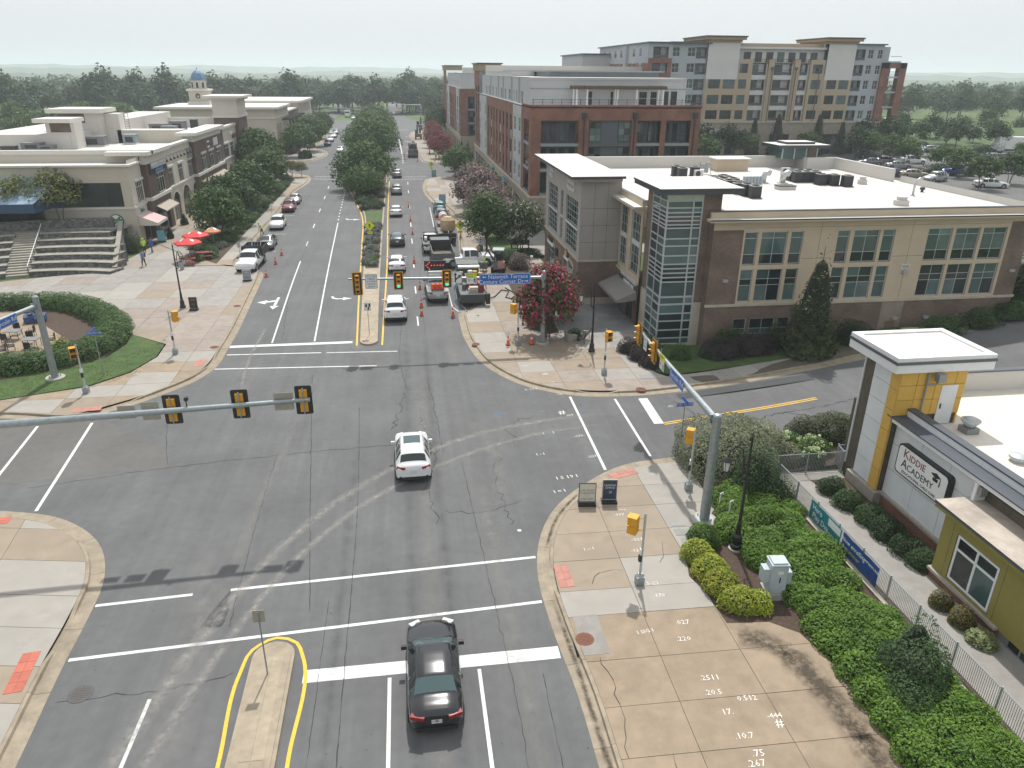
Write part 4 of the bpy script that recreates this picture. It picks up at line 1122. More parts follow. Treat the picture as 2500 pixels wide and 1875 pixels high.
mb=MB();mb.box(40.8,46.9,79.4,83.6,12.5,12.85,coping_dark,roof_white);mb.box(42.2,45.6,80.5,82.8,12.85,13.1,coping_dark,roof_white);mb.build('lantern_roof',B)
mb=MB();mb.box(41.8,45.9,80.4,83,11.3,12.5,g_green);mb.build('lantern_glass',B)
mb=MB()
for a in(41.8,43.2,44.6,45.9):mb.box(a-0.06,a+0.06,80.3,80.45,11.3,12.5,alu)
mb.box(45,46,80.35,82,11.3,12.5,brick_brown);mb.build('lantern_frame',B)
mb=MB();mb.box(33.4,37.0,78.3,80.2,10.3,11.5,stucco_tan);mb.box(33.2,37.2,78.1,80.4,11.5,11.62,coping_white);mb.build('roof_hut',B)
cond_m=mat('condenser_grey',(0.035,0.036,0.04),0.6,var=0.1);cond_t=mat('condenser_top',(0.30,0.29,0.27),0.6,var=0.1)
t=thing('condenser_unit','tall dark condenser unit, front one of the pair nearest the tower roof','air conditioner',(29.39,60.31,10.3),0,'condenser units on the white roof')
mb=MB();pts=[(0.42*(1 if i in(0,1,6,7)else-1)*(1 if i%2 else 0.86),0)for i in range(8)]
oct_=[(0.36,-0.43),(0.43,-0.36),(0.43,0.36),(0.36,0.43),(-0.36,0.43),(-0.43,0.36),(-0.43,-0.36),(-0.36,-0.43)]
mb.prism(oct_,0.06,0.98,cond_m)
for k in range(12):mb.prism([(x*1.015,y*1.015)for x,y in oct_],0.1+k*0.07,0.125+k*0.07,cond_m)
mb.build('coil_case',t,world=False)
mb=MB();mb.prism([(x*1.03,y*1.03)for x,y in oct_],0.98,1.03,cond_t);mb.lathe((0,0,1.03),[(0.34,0),(0.34,0.03),(0.28,0.03),(0.28,0.0)],16,cond_m);mb.build('fan_guard',t,world=False)
mb=MB();mb.box(-0.5,0.5,-0.5,0.5,0,0.06,cond_m);mb.build('curb',t,world=False)
COND=t
clist=[(29.2,61.5,'tall dark condenser unit, second from the front in the row behind the tower roof'),(28.9,62.7,'tall dark condenser unit, third from the front in the row behind the tower roof')]
clist+=[(28.6+0.95*(i%2),64.0+1.15*(i//2),None)for i in range(8)]
clist+=[(27.65,74.9,'dark condenser unit, left of the cluster by the tan roof hut'),(27.65,73.2,'dark condenser unit, front one of the three left of the roof hut'),(29.5,74.6,'dark condenser unit, right one of the three left of the roof hut')]
clist+=[(41.3,66.2,'dark condenser unit at the right end of the middle cluster'),(40.4,67.0,'dark condenser unit second from the right of the middle cluster'),(39.4,67.5,'low dark condenser unit in front of the middle cluster')]+[(38.0+0.9*(i%3),69.4+1.25*(i//3),None)for i in range(6)]
for x,y,lb in clist:place(COND,(x,y,10.3),R.choice([0,0.05,-0.04]),lb or('dark condenser unit within the row of low units behind the tower roof' if x<33 else 'dark condenser unit packed inside the middle cluster on the white roof'),'condenser units on the white roof',R.choice([1,1,0.92]))
for x,y,lb in((29.3,73.0,'small white split unit in front of the three condensers left of the hut'),(39.2,74.2,'small white split unit alone near the north parapet')):
 t=thing('split_unit',lb,'air conditioner',(x,y,10.3));mb=MB();mb.box(-0.45,0.45,-0.16,0.16,0.12,0.8,mat('unit_white',(0.55,0.55,0.53),0.6));mb.build('case',t,world=False)
 mb=MB();mb.tube((-0.1,-0.17,0.46),(-0.1,-0.15,0.46),0.27,None,16,frame_dark);mb.build('fan',t,world=False)
 mb=MB();mb.box(-0.4,-0.3,-0.15,0.15,0,0.12,grey_metal);mb.box(0.3,0.4,-0.15,0.15,0,0.12,grey_metal);mb.build('feet',t,world=False)
def gooseneck(x,y,lb,r=0.3,h=1.0,rz=0.0,s=1.0):
 t=thing('roof_vent_pipe',lb,'roof vent',(x,y,10.3),rz);mb=MB()
 mb.path([(0,0,0),(0,0,h*0.55),(0.12*s,0,h*0.85),(0.4*s,0,h),(0.62*s,0,h*0.93)],r,12,mat('vent_steel',(0.5,0.51,0.52),0.4,metal=0.5));o=mb.build('pipe',t,smooth=True,world=False)
 mb=MB();mb.box(-r*1.3,r*1.3,-r*1.3,r*1.3,0,0.1,roof_white);mb.build('flashing',t,world=False)
gooseneck(34.3,69.0,'fat silver gooseneck duct on the white roof, left of the two');gooseneck(36.1,68.6,'fat silver gooseneck duct on the white roof, right of the two')
gooseneck(44.0,60.2,'thin tall silver goose-neck pipe near the right of the white roof',0.1,1.5)
for x,y,lb,r in((39.84,55.7,'squat white round vent with a cap near the front roof edge',0.4),(43.8,67.6,'squat white round vent with a cap near the east parapet',0.3)):
 t=thing('roof_vent',lb,'roof vent',(x,y,10.3));mb=MB();mb.lathe((0,0,0),[(r*1.5,0),(r*1.5,0.4),(r,0.42),(r,0.62)],16,roof_white);mb.build('curb',t,world=False)
 mb=MB();mb.lathe((0,0,0.62),[(r*1.1,0),(r*1.1,0.08),(0.1,0.14)],16,coping_white);mb.build('cap',t,world=False)
t=thing('roof_hatch','low square roof hatch with a dark lid beside the silver ducts','roof hatch',(34.5,64.9,10.3));mb=MB();mb.box(-0.8,0.8,-0.5,0.5,0,0.3,roof_white);mb.build('curb',t,world=False);mb=MB();mb.box(-0.85,0.85,-0.55,0.55,0.3,0.38,frame_dark);mb.build('lid',t,world=False)
t=thing('pipe_bank','row of pale blue-grey cylinders behind the low dark units','roof equipment',(32.9,68.2,10.3));
for i in range(6):
 mb=MB();mb.tube((i*0.34-0.9,0,0),(i*0.34-0.9,0,0.75),0.15,None,10,mat('pale_blue_tank',(0.33,0.38,0.42),0.5));mb.build('cylinder',t,world=False)
for x,y,lb in((17.5,76.5,'tiny dark vent hood on the gray box roof'),(43.0,69.5,'small dark vent hood right of the condensers'),(46.3,62.2,'small dark vent hood near the right end of the white roof')):
 t=thing('vent_hood',lb,'roof vent',(x,y,10.3 if x>20 else 10.9));mb=MB();mb.lathe((0,0,0),[(0.12,0),(0.12,0.2),(0.24,0.22),(0.2,0.42),(0.05,0.46)],10,frame_dark);mb.build('hood',t,world=False)
t=thing('meter_rack','rack of electrical boxes on the roof left of the tan hut','roof equipment',(31.2,76.0,10.3));mb=MB()
for x in(-0.6,0.6):mb.tube((x,0,0),(x,0,1.3),0.03,None,6,grey_metal)
mb.build('rack',t,world=False)
for x,z,w in((-0.3,0.8,0.5),(0.35,0.95,0.6),(0.1,0.4,0.4)):mb=MB();mb.box(x-w/2,x+w/2,-0.12,0.1,z-0.25,z+0.25,lampm);mb.build('box',t,world=False)
# child-care building, south-east
k_white=mat('white_panel',(0.64,0.655,0.665),0.7,var=0.05,scale=0.7,stain=0.15,stain_scale=0.6)
k_yel=mat('mustard_panel',(0.58,0.35,0.07),0.75,var=0.05)
k_olive=mat('olive_siding',(0.24,0.205,0.05),0.8,var=0.06)
k_grey=mat('cap_grey',(0.09,0.10,0.12),0.45,metal=0.3,var=0.05)
k_sill=mat('stone_sill',(0.34,0.31,0.265),0.85,var=0.12,scale=4)
k_trim=mat('white_trim',(0.66,0.67,0.68),0.5,var=0.04)
B=building('daycare_building','white and mustard child-care building with a flat-capped tower, olive wing and large sign',22.6,20)
def panels(face,c,a_s,z_s,m,name='wall_panel',g=0.012,d=0.02):
 for i in range(len(a_s)-1):
  for j in range(len(z_s)-1):
   mb=MB();fbox(mb,face,c,min(a_s[i],a_s[i+1])+g,max(a_s[i],a_s[i+1])-g,-0.06,d,z_s[j]+g,z_s[j+1]-g,m);mb.build(name,B)
mb=MB();mb.box(22.88,26.1,29.16,32.1,0,7.2,joint);mb.box(23.2,46,18,32.9,0,4.2,joint);mb.build('core',B)
zt=[0.75,1.85,2.95,4.05,5.15,6.2,7.15]
panels('W',22.8,[29.75,31.2],zt,k_white);panels('W',22.74,[29.1,29.75],zt,k_yel,d=0.06)
panels('S',29.1,[22.72,23.6,24.6,25.6,26.15],[4.9,5.7,6.45,7.15],k_yel);panels('N',32.1,[22.8,24.5,26.1],zt,k_white)
panels('E',26.12,[29.1,30.6,32.1],[4.3,5.2,6.2,7.15],k_yel)
mb=MB();mb.box(22.2,27.25,28.85,32.75,7.2,7.86,k_trim);mb.box(22.16,27.29,28.81,32.79,7.62,7.76,k_grey);mb.build('tower_cap',B)
mb=MB()
for x0,x1,y0,y1 in((22.2,27.25,28.85,29.2),(22.2,27.25,32.4,32.75),(22.2,22.55,29.2,32.4),(26.9,27.25,29.2,32.4)):mb.box(x0,x1,y0,y1,7.862,7.96,k_trim)
mb.build('cap_rim',B)
mb=MB();mb.box(22.56,26.89,29.21,32.39,7.8,7.875,mat('cream_membrane',(0.66,0.62,0.54),0.8,var=0.05,stain=0.2,stain_scale=0.6));mb.build('cap_roof',B)
mb=MB();fbox(mb,'S',29.1,24.95,25.8,0.0,0.05,4.35,6.4,k_white);fbox(mb,'S',29.1,25.05,25.1,0.05,0.1,5.2,5.45,frame_dark);mb.build('roof_door',B)
mb=MB();mb.tube((24.05,28.98,4.6),(24.05,28.98,7.1),0.05,None,8,grey_metal);mb.box(24.3,24.7,28.6,28.9,6.75,7.15,grey_metal);mb.path([(24.5,28.75,6.8),(24.4,28.8,6.6),(24.05,28.98,6.5)],0.05,8,grey_metal);mb.build('downpipe',B)
mb=MB();mb.box(22.55,23.0,28.95,31.4,0.0,0.72,k_sill);mb.build('stone_base',B)
panels('W',23.1,[23.3,25.2,27.1,29.1],[0.75,2.1,3.45,4.6],k_white)
mb=MB();mb.box(22.98,23.3,18,29.05,0.0,0.62,brick_red);mb.box(22.92,23.3,23.2,29.05,0.62,0.76,k_sill);mb.build('brick_base',B)
mb=MB();mb.box(22.72,23.5,10,29.05,4.62,4.82,k_trim);mb.box(22.66,23.45,10,29.4,4.82,4.88,k_grey);mb.box(23.45,23.75,10,29.05,4.6,5.2,k_trim);mb.box(23.4,23.82,10,29.05,5.2,5.28,k_grey);mb.build('roof_edge',B)
mb=MB();mb.box(22.68,23.3,23.2,23.36,0.5,4.6,k_trim);mb.box(22.7,23.0,23.2,23.34,0.4,0.7,grey_metal);mb.build('corner_downpipe',B)
mb=MB();mb.box(23.75,46,18,32.6,4.2,4.32,MATS['cream_membrane']);mb.build('roof_deck',B)
mb=MB();mb.box(26.2,46,32.6,32.9,4.2,5.4,roof_white);mb.box(26.2,46,32.55,32.95,5.4,5.48,k_grey);mb.build('north_parapet',B)
mb=MB();mb.box(26.2,46,32.88,32.95,0,4.2,k_white);mb.build('north_wall',B)
t=thing('exhaust_fan','silver mushroom exhaust fan on the low roof beside the tower','exhaust fan',(26.1,28.1,4.3))
mb=MB();mb.box(-0.32,0.32,-0.32,0.32,0,0.32,grey_metal);mb.build('curb',t,world=False)
mb=MB();mb.lathe((0,0,0.32),[(0.22,0),(0.26,0.1),(0.42,0.28),(0.44,0.36),(0.40,0.38),(0.3,0.36),(0.28,0.44),(0.14,0.5)],20,alu);mb.build('hood',t,smooth=True,world=False)
t=thing('exhaust_fan','low silver roof fan at the right edge of the frame','exhaust fan',(26.3,25.2,4.3));mb=MB();mb.lathe((0,0,0),[(0.3,0),(0.3,0.15),(0.42,0.2),(0.4,0.3),(0.15,0.38)],18,alu);mb.build('hood',t,world=False)
t=thing('school_sign','white lit sign board with dark lettering and a graduation cap on the white wall','sign',(22.86,26.5,3.2))
def rrect(w,h,r,n=5):
 return[(sx*(w/2-r)+r*cos(a),sy*(h/2-r)+r*sin(a))for sx,sy,a0 in((1,1,0),(-1,1,PI/2),(-1,-1,PI),(1,-1,1.5*PI))for a in[a0+PI/2*i/n for i in range(n+1)]]
def wallplate(mb,face,c,ca,cz,pts,d0,d1,m):
 b=len(mb.v);n=len(pts);s=-1 if face in 'WN' else 1
 for d in(d0,d1):mb.v+=[PT(face,c,ca+s*x,d,cz+z)for x,z in pts]
 for i in range(n):mb.face((b+i,b+(i+1)%n,b+n+(i+1)%n,b+n+i),m)
 mb.face(range(b+n,b+2*n),m)
mb=MB();wallplate(mb,'W',23.08,26.5,3.2,rrect(3.5,1.5,0.22),0,0.3,black_m);mb.build('sign_case',t)
mb=MB();wallplate(mb,'W',23.08,26.5,3.2,rrect(3.36,1.36,0.2),0.29,0.312,mat('sign_face',(0.72,0.72,0.71),0.35,var=0.01));mb.build('sign_face',t)
s_red=mat('sign_maroon',(0.20,0.012,0.02),0.5,var=0);s_blk=mat('sign_black',(0.02,0.02,0.022),0.5,var=0)
XS=22.76
for tx,a,z,sz,m in(('K',27.62,3.58,0.62,s_red),('IDDIE',26.82,3.53,0.46,s_red),('A',27.62,3.07,0.62,s_blk),('CADEMY',26.5,3.02,0.46,s_blk),('EDUCATIONAL CHILD CARE',26.5,2.67,0.185,s_blk)):
 lettering(t,tx,sz,m,(XS,a,z),'W',0.004)
mb=MB();wallplate(mb,'W',23.08,25.55,3.62,[(-0.34,0.0),(0,0.13),(0.34,0.0),(0,-0.13)],0.31,0.322,s_blk);wallplate(mb,'W',23.08,25.55,3.47,[(-0.18,0.02),(0.18,0.02),(0.15,-0.14),(-0.15,-0.14)],0.31,0.32,s_blk);wallplate(mb,'W',23.08,25.27,3.42,[(0.02,0.18),(0.05,0.18),(0.06,-0.2),(-0.03,-0.2)],0.31,0.32,s_blk);mb.build('cap_emblem',t)
XO=21.6
mb=MB();wall(mb,'W',XO,18.0,23.2,0.55,3.5,[(20.0,22.35,0.72,2.88)],k_olive,0.14);mb.poly([(XO,23.2,.5),(23.1,23.2,.5),(23.1,23.2,3.5),(XO,23.2,3.5)],k_olive)
for a in(19.75,22.6):fbox(mb,'W',XO,a-0.01,a+0.01,0,0.004,0.6,3.5,joint)
mb.build('olive_wall',B)
mb=MB();mb.box(XO-0.02,23,19.4,23.25,0,0.5,brick_red);mb.box(XO-0.14,23,19.35,23.3,0.5,0.62,k_sill);mb.build('brick_base',B)
mb=MB();mb.box(XO+0.12,23,8,19.6,0,3.5,conc_grey);mb.build('entry_wall',B)
window(B,'W',XO+0.12,17.6,18.9,0.1,2.3,2,[1,2],grey_metal,[g_dark],reveal=-0.02,fw=0.1,name='entry_door')
window(B,'W',XO,20.05,22.3,0.76,2.84,2,[1.5,0.62],k_trim,[g_dark,g_dark,g_green],fw=0.1,reveal=0.08,bar=0.11)
mb=MB();mb.box(XO-0.35,23.3,8,23.5,3.5,3.66,k_olive);mb.box(XO-0.38,23.3,8,23.53,3.66,3.8,k_grey,mat('weathered_roof',(0.40,0.35,0.30),0.85,var=0.2,scale=1.2,stain=0.5,stain_scale=0.8,stain_col=(0.2,0.17,0.14)));mb.build('canopy_roof',B)
mb=MB();mb.box(22.75,23.08,23.0,23.45,4.1,4.5,grey_metal);mb.build('rain_head',B)
gf=mat('fence_grey',(0.36,0.39,0.41),0.45,metal=0.4,var=0.06)
t=thing('picket_fence','grey metal picket fence along the school walk with banners tied on','fence',(18.72,20,KH))
runs=[((18.66,32.15),(18.7,29.4)),((18.7,29.4),(18.7,27.5)),((18.7,27.5),(18.7,25.65)),((18.7,25.65),(18.72,23.8)),((18.72,23.8),(18.72,21.9)),((18.72,21.9),(18.75,20.1)),((18.75,20.1),(18.78,18.1)),((18.78,18.1),(18.8,16.0)),((18.8,16.0),(18.82,14.0))]
back=[((18.66,32.15),(20.7,32.12)),((20.7,32.12),(22.75,32.1)),((22.75,32.1),(22.85,32.88)),((22.85,32.88),(23.9,32.85))]
pm=MB();pm.tube((0,0,0.08),(0,0,1.16),0.011,None,5,gf,False);pm=pm.mesh('picket')
npk=0
for i,(p,q)in enumerate(runs+back):
 p,q=Vector((*p,0)),Vector((*q,0));L_=(q-p).length;d=(q-p)/L_
 mb=MB();mb.tube(p+Vector((0,0,KH+1.2)),q+Vector((0,0,KH+1.2)),0.026,None,6,gf);mb.build('top_rail',t)
 mb=MB();mb.tube(p+Vector((0,0,KH+0.1)),q+Vector((0,0,KH+0.1)),0.018,None,6,gf);mb.build('bottom_rail',t)
 mb=MB();mb.tube(p+Vector((0,0,KH-0.1)),p+Vector((0,0,KH+1.28)),0.036,None,8,gf);mb.build('post',t)
 n=int(L_/0.085)
 for k in range(1,n):
  if npk<285:
   add('picket',pm,t,p+d*(L_*k/n)+Vector((0,0,KH))-t.location);npk+=1
t=thing('retaining_wall','low rough stone wall under the picket fence above the green shrubs','wall',(18.5,20,0));mb=MB();mb.box(18.42,18.64,8,31.5,0,KH+0.12,k_sill)
mb.build('stone_course',t)
teal=mat('banner_teal',(0.01,0.22,0.27),0.5,var=0.1,scale=2);blue_b=mat('banner_blue',(0.012,0.07,0.26),0.5,var=0.25,scale=2)
b_w=mat('banner_print_white',(0.75,0.76,0.77),0.6,var=0);b_y=mat('banner_print_yellow',(0.6,0.5,0.08),0.6,var=0)
def banner(a0,a1,m,label,items):
 t=thing('banner',label,'banner',(18.62,(a0+a1)/2,KH+0.3))
 mb=MB();n=14
 for i in range(n):
  ya,yb=a1+(a0-a1)*i/n,a1+(a0-a1)*(i+1)/n
  fa,fb=0.012*sin(i*1.3),0.012*sin((i+1)*1.3)
  mb.poly([(18.60+fa,ya,KH+0.2),(18.60+fb,yb,KH+0.2),(18.62+fb,yb,KH+1.15),(18.62+fa,ya,KH+1.15)],m)
 mb.build('cloth',t)
 for tx,a,z,s,mm in items:lettering(t,tx,s,mm,(18.575,a,KH+z),'W',0.002)
banner(25.3,27.95,teal,'teal banner on the fence reading Hero and Play Day',[('Hero',27.3,0.9,0.4,b_w),('Play Day',26.95,0.5,0.4,b_w),('COMMUNITY EVENT',25.85,0.42,0.12,b_w),('GET INTO THE GAME',25.85,0.28,0.12,b_y)])
mb=MB();wallplate(mb,'W',18.58,25.85,KH+0.9,[(-0.5,-0.15),(0.5,-0.15),(0.5,0.2),(-0.5,0.2)],0,0.006,b_w);mb.build('banner_panel',bpy.data.objects['banner'])
banner(22.5,25.2,blue_b,'blue banner on the fence reading Now enrolling for summer',[('Now enrolling',24.3,0.88,0.3,b_w),('for',24.85,0.55,0.3,b_w),('summer',24.25,0.55,0.3,b_y),('CAMPVENTURES',23.05,0.9,0.16,b_w)])
# shops on the west side
w_cream=mat('cream_stucco',(0.56,0.52,0.45),0.9,var=0.05,scale=0.8,stain=0.12,stain_scale=0.4)
w_tan=mat('warm_stucco',(0.47,0.425,0.355),0.9,var=0.05,scale=0.8)
w_trim=mat('cream_trim',(0.60,0.575,0.52),0.8,var=0.05)
B=building('shop_building','two-storey cream and chocolate brick shop building with white roof, left of the main road',-32.3,95)
XF=-32.3
g_w=[g_dark,g_green,g_dark]
wins=[(96.7,99.2),(110.5,112.7),(115.3,117.8),(120.6,123.0),(146.1,149.9),(151.1,154.1)]
arch=[(110.6,114.0),(115.5,119.5),(121.3,124.6),(147.3,150.3),(152.2,155.8)]
wmf=lambda a,z:brick_choc if(107.8<a<113.3 and 4.95<z<7.8)or(123<a<141.5)or(99.6<a<107.9)else w_cream
mb=MB();wall(mb,'E',XF,95,157.5,0,10.1,[(a,b,4.85,7.42)for a,b in wins]+[(a,b,0.15,3.2)for a,b in arch]+[(97.0,99.3,0.2,2.6),(100.5,106.5,0.2,3.0)],w_cream,0.2,wmf)
wall(mb,'S',95,-60,XF,0,9.4,[(-44.0,-33.4,4.75,7.55)],w_tan,0.2)
mb.poly([(-60,95,0),(-60,168,0),(-60,168,10),(-60,95,10)],w_tan);mb.poly([(-60,168,0),(-33,168,0),(-33,168,10),(-60,168,10)],w_tan);mb.build('stucco_wall',B)
mb=MB();mb.box(-60,XF+0.3,94.7,95.3,9.4,9.62,w_trim,coping_white);mb.box(XF-0.3,XF+0.3,95.3,99.7,9.4,9.62,w_trim,coping_white)
mb.box(-60,-31.0,100.5,101.1,10.25,10.75,w_trim,coping_white);mb.box(-60,-32.4,100.7,101.0,9.3,10.25,w_cream)
mb.box(XF-0.5,XF+0.25,108.5,125.2,10.0,10.3,w_trim,coping_white);mb.box(XF-0.5,XF+0.25,141.6,157.4,10.1,10.5,w_trim,coping_white);mb.build('cornice',B)
for i,(y0,y1,wl)in enumerate(((99.6,107.9,[(103.3,106.3)]),(123.0,141.5,[(126.8,129.5),(131.9,134.8),(137.2,140.1)]))):
 mb=MB();wall(mb,'E',-31.7,y0,y1,5.1,9.1+0.7*i,[(a,b,5.15,7.65)for a,b in wl],brick_choc,0.15);wall(mb,'E',-31.7,y0,y1,0,4.7,[(y0+1.5,y1-1.5,0.2,3.2)],brick_choc,0.3)
 for yy in(y0,y1):mb.poly([(-32.4,yy,0),(-31.7,yy,0),(-31.7,yy,9.8),(-32.4,yy,9.8)],brick_choc)
 mb.build('brick_bay',B)
 mb=MB();mb.box(-32.4,-31.45,y0-0.2,y1+0.2,4.7,5.1,w_trim);mb.box(-32.6,-31.62,y0-0.05,y1+0.05,9.1+0.7*i,10.2+0.5*i,w_trim);mb.box(-36+2*i,-31.0,y0-0.7,y1+0.4,10.2+0.5*i,10.65+0.5*i,w_trim,coping_white);mb.build('bay_cornice',B)
 for a,b in wl:
  window(B,'E',-31.7,a,b,5.15,7.65,3,[3,1],w_trim,g_w,fw=0.12,reveal=0.1)
  mb=MB();mb.box(-31.7,-31.55,a-0.2,b+0.2,7.65,7.95,w_trim);mb.build('lintel',B)
 window(B,'E',-31.7,y0+1.5,y1-1.5,0.2,3.2,4,2,frame_dark,g_w,reveal=0.25,name='shop_front')
 mb=MB();mb.poly([(-31.65,y0+1.2,3.9),(-31.65,y1-1.2,3.9),(-30.5,y1-1.2,3.3),(-30.5,y0+1.2,3.3)],mat('canopy_tan',(0.36,0.31,0.25),0.8));mb.box(-30.52,-30.46,y0+1.2,y1-1.2,3.15,3.32,w_trim);mb.build('canopy',B)
for a,b in wins:
 window(B,'E',XF,a,b,4.87,7.4,4,[3,1],w_trim,g_w,fw=0.1,reveal=0.12)
 mb=MB();mb.box(XF,XF+0.16,a-0.2,b+0.2,7.42,7.7,w_trim);mb.build('lintel',B)
for a,b in arch:
 window(B,'E',XF,a,b,0.15,3.2,3,[2,1],frame_dark,[g_dark],reveal=0.18,name='arched_door')
 mb=MB();n=10;c,r=(a+b)/2,(b-a)/2+0.15
 for i in range(n):
  t0,t1=PI*i/n,PI*(i+1)/n
  mb.poly([(XF+0.08,c+r*cos(t0),2.3+r*0.9*sin(t0)),(XF+0.08,c+r*cos(t1),2.3+r*0.9*sin(t1)),(XF+0.08,c+(r+0.35)*cos(t1),2.3+(r+0.35)*0.9*sin(t1)),(XF+0.08,c+(r+0.35)*cos(t0),2.3+(r+0.35)*0.9*sin(t0))],w_trim)
  mb.poly([(XF+0.06,c+r*cos(t0),3.2),(XF+0.06,c+r*cos(t1),3.2),(XF+0.06,c+r*cos(t1),2.3+r*.9*sin(t1)),(XF+0.06,c+r*cos(t0),2.3+r*.9*sin(t0))],g_dark if True else w_cream)
 mb.build('arch_trim',B)
mb=MB();mb.box(XF-0.05,XF+0.14,95.0,99.6,4.5,4.72,w_trim);mb.box(XF-.05,XF+0.12,107.9,123,4.65,4.9,w_trim);mb.box(XF-.05,XF+0.12,141.5,157.4,4.75,5.0,w_trim);mb.box(-60,XF,94.86,95.05,4.5,4.7,w_trim);mb.build('belt_course',B)
window(B,'S',95,-44.0,-33.4,4.75,7.55,6,1,frame_dark,[g_dark],reveal=0.16)
mb=MB();bl=mat('canopy_blue',(0.02,0.055,0.12),0.6);blp=mat('canopy_pale_blue',(0.24,0.34,0.44),0.6)
mb.poly([(-60,94.95,8.2),(-39.5,94.95,8.2),(-41.5,90.5,5.9),(-60,90.5,5.9)],blp);mb.poly([(-60,90.5,5.9),(-41.5,90.5,5.9),(-41.5,90.5,4.9),(-60,90.5,4.9)],bl);mb.poly([(-39.5,94.95,8.2),(-41.5,90.5,5.9),(-41.5,90.5,4.9),(-39.5,94.95,5.2)],bl)
mb.build('blue_awning',B)
mb=MB();mb.box(-60,-42.5,94.6,94.9,2.6,4.9,g_dark);mb.build('terrace_glazing',B)
mb=MB();mb.box(-60,-32.6,95.3,168,9.2,9.3,roof_white);mb.build('roof_deck',B)
mb=MB();mb.box(-60,-47,117.9,160,9.3,11.3,roof_white);mb.box(-52,-46,125.9,165,9.3,12.2,roof_white)
mb.box(-50,-46.2,118,121,9.3,12.9,roof_white);mb.box(-49.4,-46.7,117.96,118,11.6,12.85,brick_choc);mb.box(-51.2,-46.2,117,122,12.9,13.45,w_trim,coping_white)
mb.box(-51.2,-45.4,126,131,9.3,13.8,roof_white);mb.box(-51.2,-47.6,125.96,126,12.4,13.7,brick_choc);mb.box(-52.6,-44.9,125,132,13.8,14.4,w_trim,coping_white)
mb.box(-45.4,-43.4,128,131,9.3,13.6,w_trim,coping_white);mb.box(-60,-33,163,163.6,9.3,11.2,roof_white,coping_white);mb.box(-44,-34.5,128,131,9.3,11.2,w_cream,coping_white);mb.build('roof_monitor',B)
mb=MB();mb.box(-36.1,-31.5,157.5,166,0,11.4,brick_choc);mb.build('tower_shaft',B)
mb=MB();mb.box(-36.3,-31.3,157.3,166.2,11.4,11.9,w_trim);mb.box(-36.1,-31.5,157.5,166,11.9,14.6,w_cream);mb.box(-36.5,-31.1,157.1,166.4,14.6,15.0,w_trim);mb.box(-37.6,-30.2,156.2,167.3,15.0,15.4,w_trim,coping_white)
for a in(158.5,160,161.5,163,164.5):mb.box(-31.5,-30.6,a,a+0.3,14.65,15.0,w_trim)
mb.build('tower_top',B)
mb=MB();mb.box(-31.5,-31.42,161.6,163.2,3.5,9.0,w_trim);mb.box(-31.42,-31.36,161.8,163.0,3.6,8.8,g_dark);mb.box(-31.5,-31.42,161.4,164,0,3.1,w_trim);mb.box(-31.42,-31.36,161.7,163.7,0.1,2.8,g_dark);mb.build('tower_window',B)
for i,(a,tx,s,m,z)in enumerate(((104.2,'MAKERS UNION',1.0,sgn_w,8.7),(104.2,'AMERICAN PUB',0.55,mat('sign_blue',(0.12,0.32,0.6),0.5),8.0))):lettering(B,tx,s,m,(-31.5,a,z),'E',0.05,width=0.85)
mb=MB();mb.box(-31.7,-31.55,100.4,107.7,7.75,9.05,mat('sign_navy',(0.02,0.024,0.035),0.5));mb.build('sign_board',B)
lettering(B,'SEVEN',0.9,sgn_w,(XF+0.12,152.5,8.9),'E',0.06);mb=MB();mb.box(XF,XF+0.2,153.5,157,8.0,8.7,mat('sign_maroon2',(0.16,0.03,0.04),0.5));mb.build('sign_board',B)
mb=MB();mb.box(XF,XF+0.25,120.8,124.4,7.7,9.1,mat('sign_pewter',(0.25,0.26,0.26),0.5,var=0.3,scale=3));mb.build('sign_board',B)
mb=MB();mb.box(-31.7,-31.6,135.6,138.5,8.2,9.4,sgn_w);mb.box(-31.7,-31.6,131.3,132.7,9.0,9.3,sgn_w);mb.box(-31.7,-31.6,131.3,132.7,8.2,8.5,sgn_w);mb.build('sign_board',B)
for k in range(8):
 mb=MB();y=109.2+k*1.75;mb.lathe((XF+0.45,y,8.4),[(0.22,0),(0.05,0.32)],8,black_m);mb.path([(XF+0.05,y-0.8,9.0),(XF+0.3,y-0.3,9.1),(XF+0.45,y,8.75)],0.03,5,black_m);mb.build('sign_lamp',B)
pinkm=mat('awning_stripe',(0.55,0.30,0.30),0.8,var=0.12,scale=7)
mb=MB();mb.poly([(XF+0.05,95.3,3.6),(XF+0.05,99.3,3.6),(XF+2.2,99.3,2.7),(XF+2.2,95.3,2.7)],pinkm)
for i in range(9):mb.poly([(XF+0.05,95.4+i*0.44,3.612),(XF+0.05,95.6+i*0.44,3.612),(XF+2.2,95.6+i*0.44,2.712),(XF+2.2,95.4+i*0.44,2.712)],mat('awning_white',(0.66,0.58,0.56),0.8))
mb.poly([(XF+0.05,95.3,3.6),(XF+2.2,95.3,2.7),(XF+2.2,95.3,2.4),(XF+0.05,95.3,2.4)],w_cream);mb.box(XF+2.18,XF+2.22,95.3,99.3,2.4,2.72,sgn_w);mb.build('awning',B)
window(B,'E',XF,97.0,99.3,0.2,2.6,3,1,frame_dark,[g_dark,g_green],reveal=0.15,name='shop_front')
gsn=mat('sign_green',(0.02,0.16,0.075),0.5)
t=thing('round_shop_sign','round green and white ice-shop sign on the tan corner wall','sign',(-34.6,94.9,3.1));mb=MB();mb.tube((-34.6,94.98,3.1),(-34.6,94.8,3.1),0.82,None,24,gsn);mb.build('disc',t)
mb=MB()
mb.tube((-34.6,94.8,3.1),(-34.6,94.79,3.1),0.72,None,24,sgn_w)
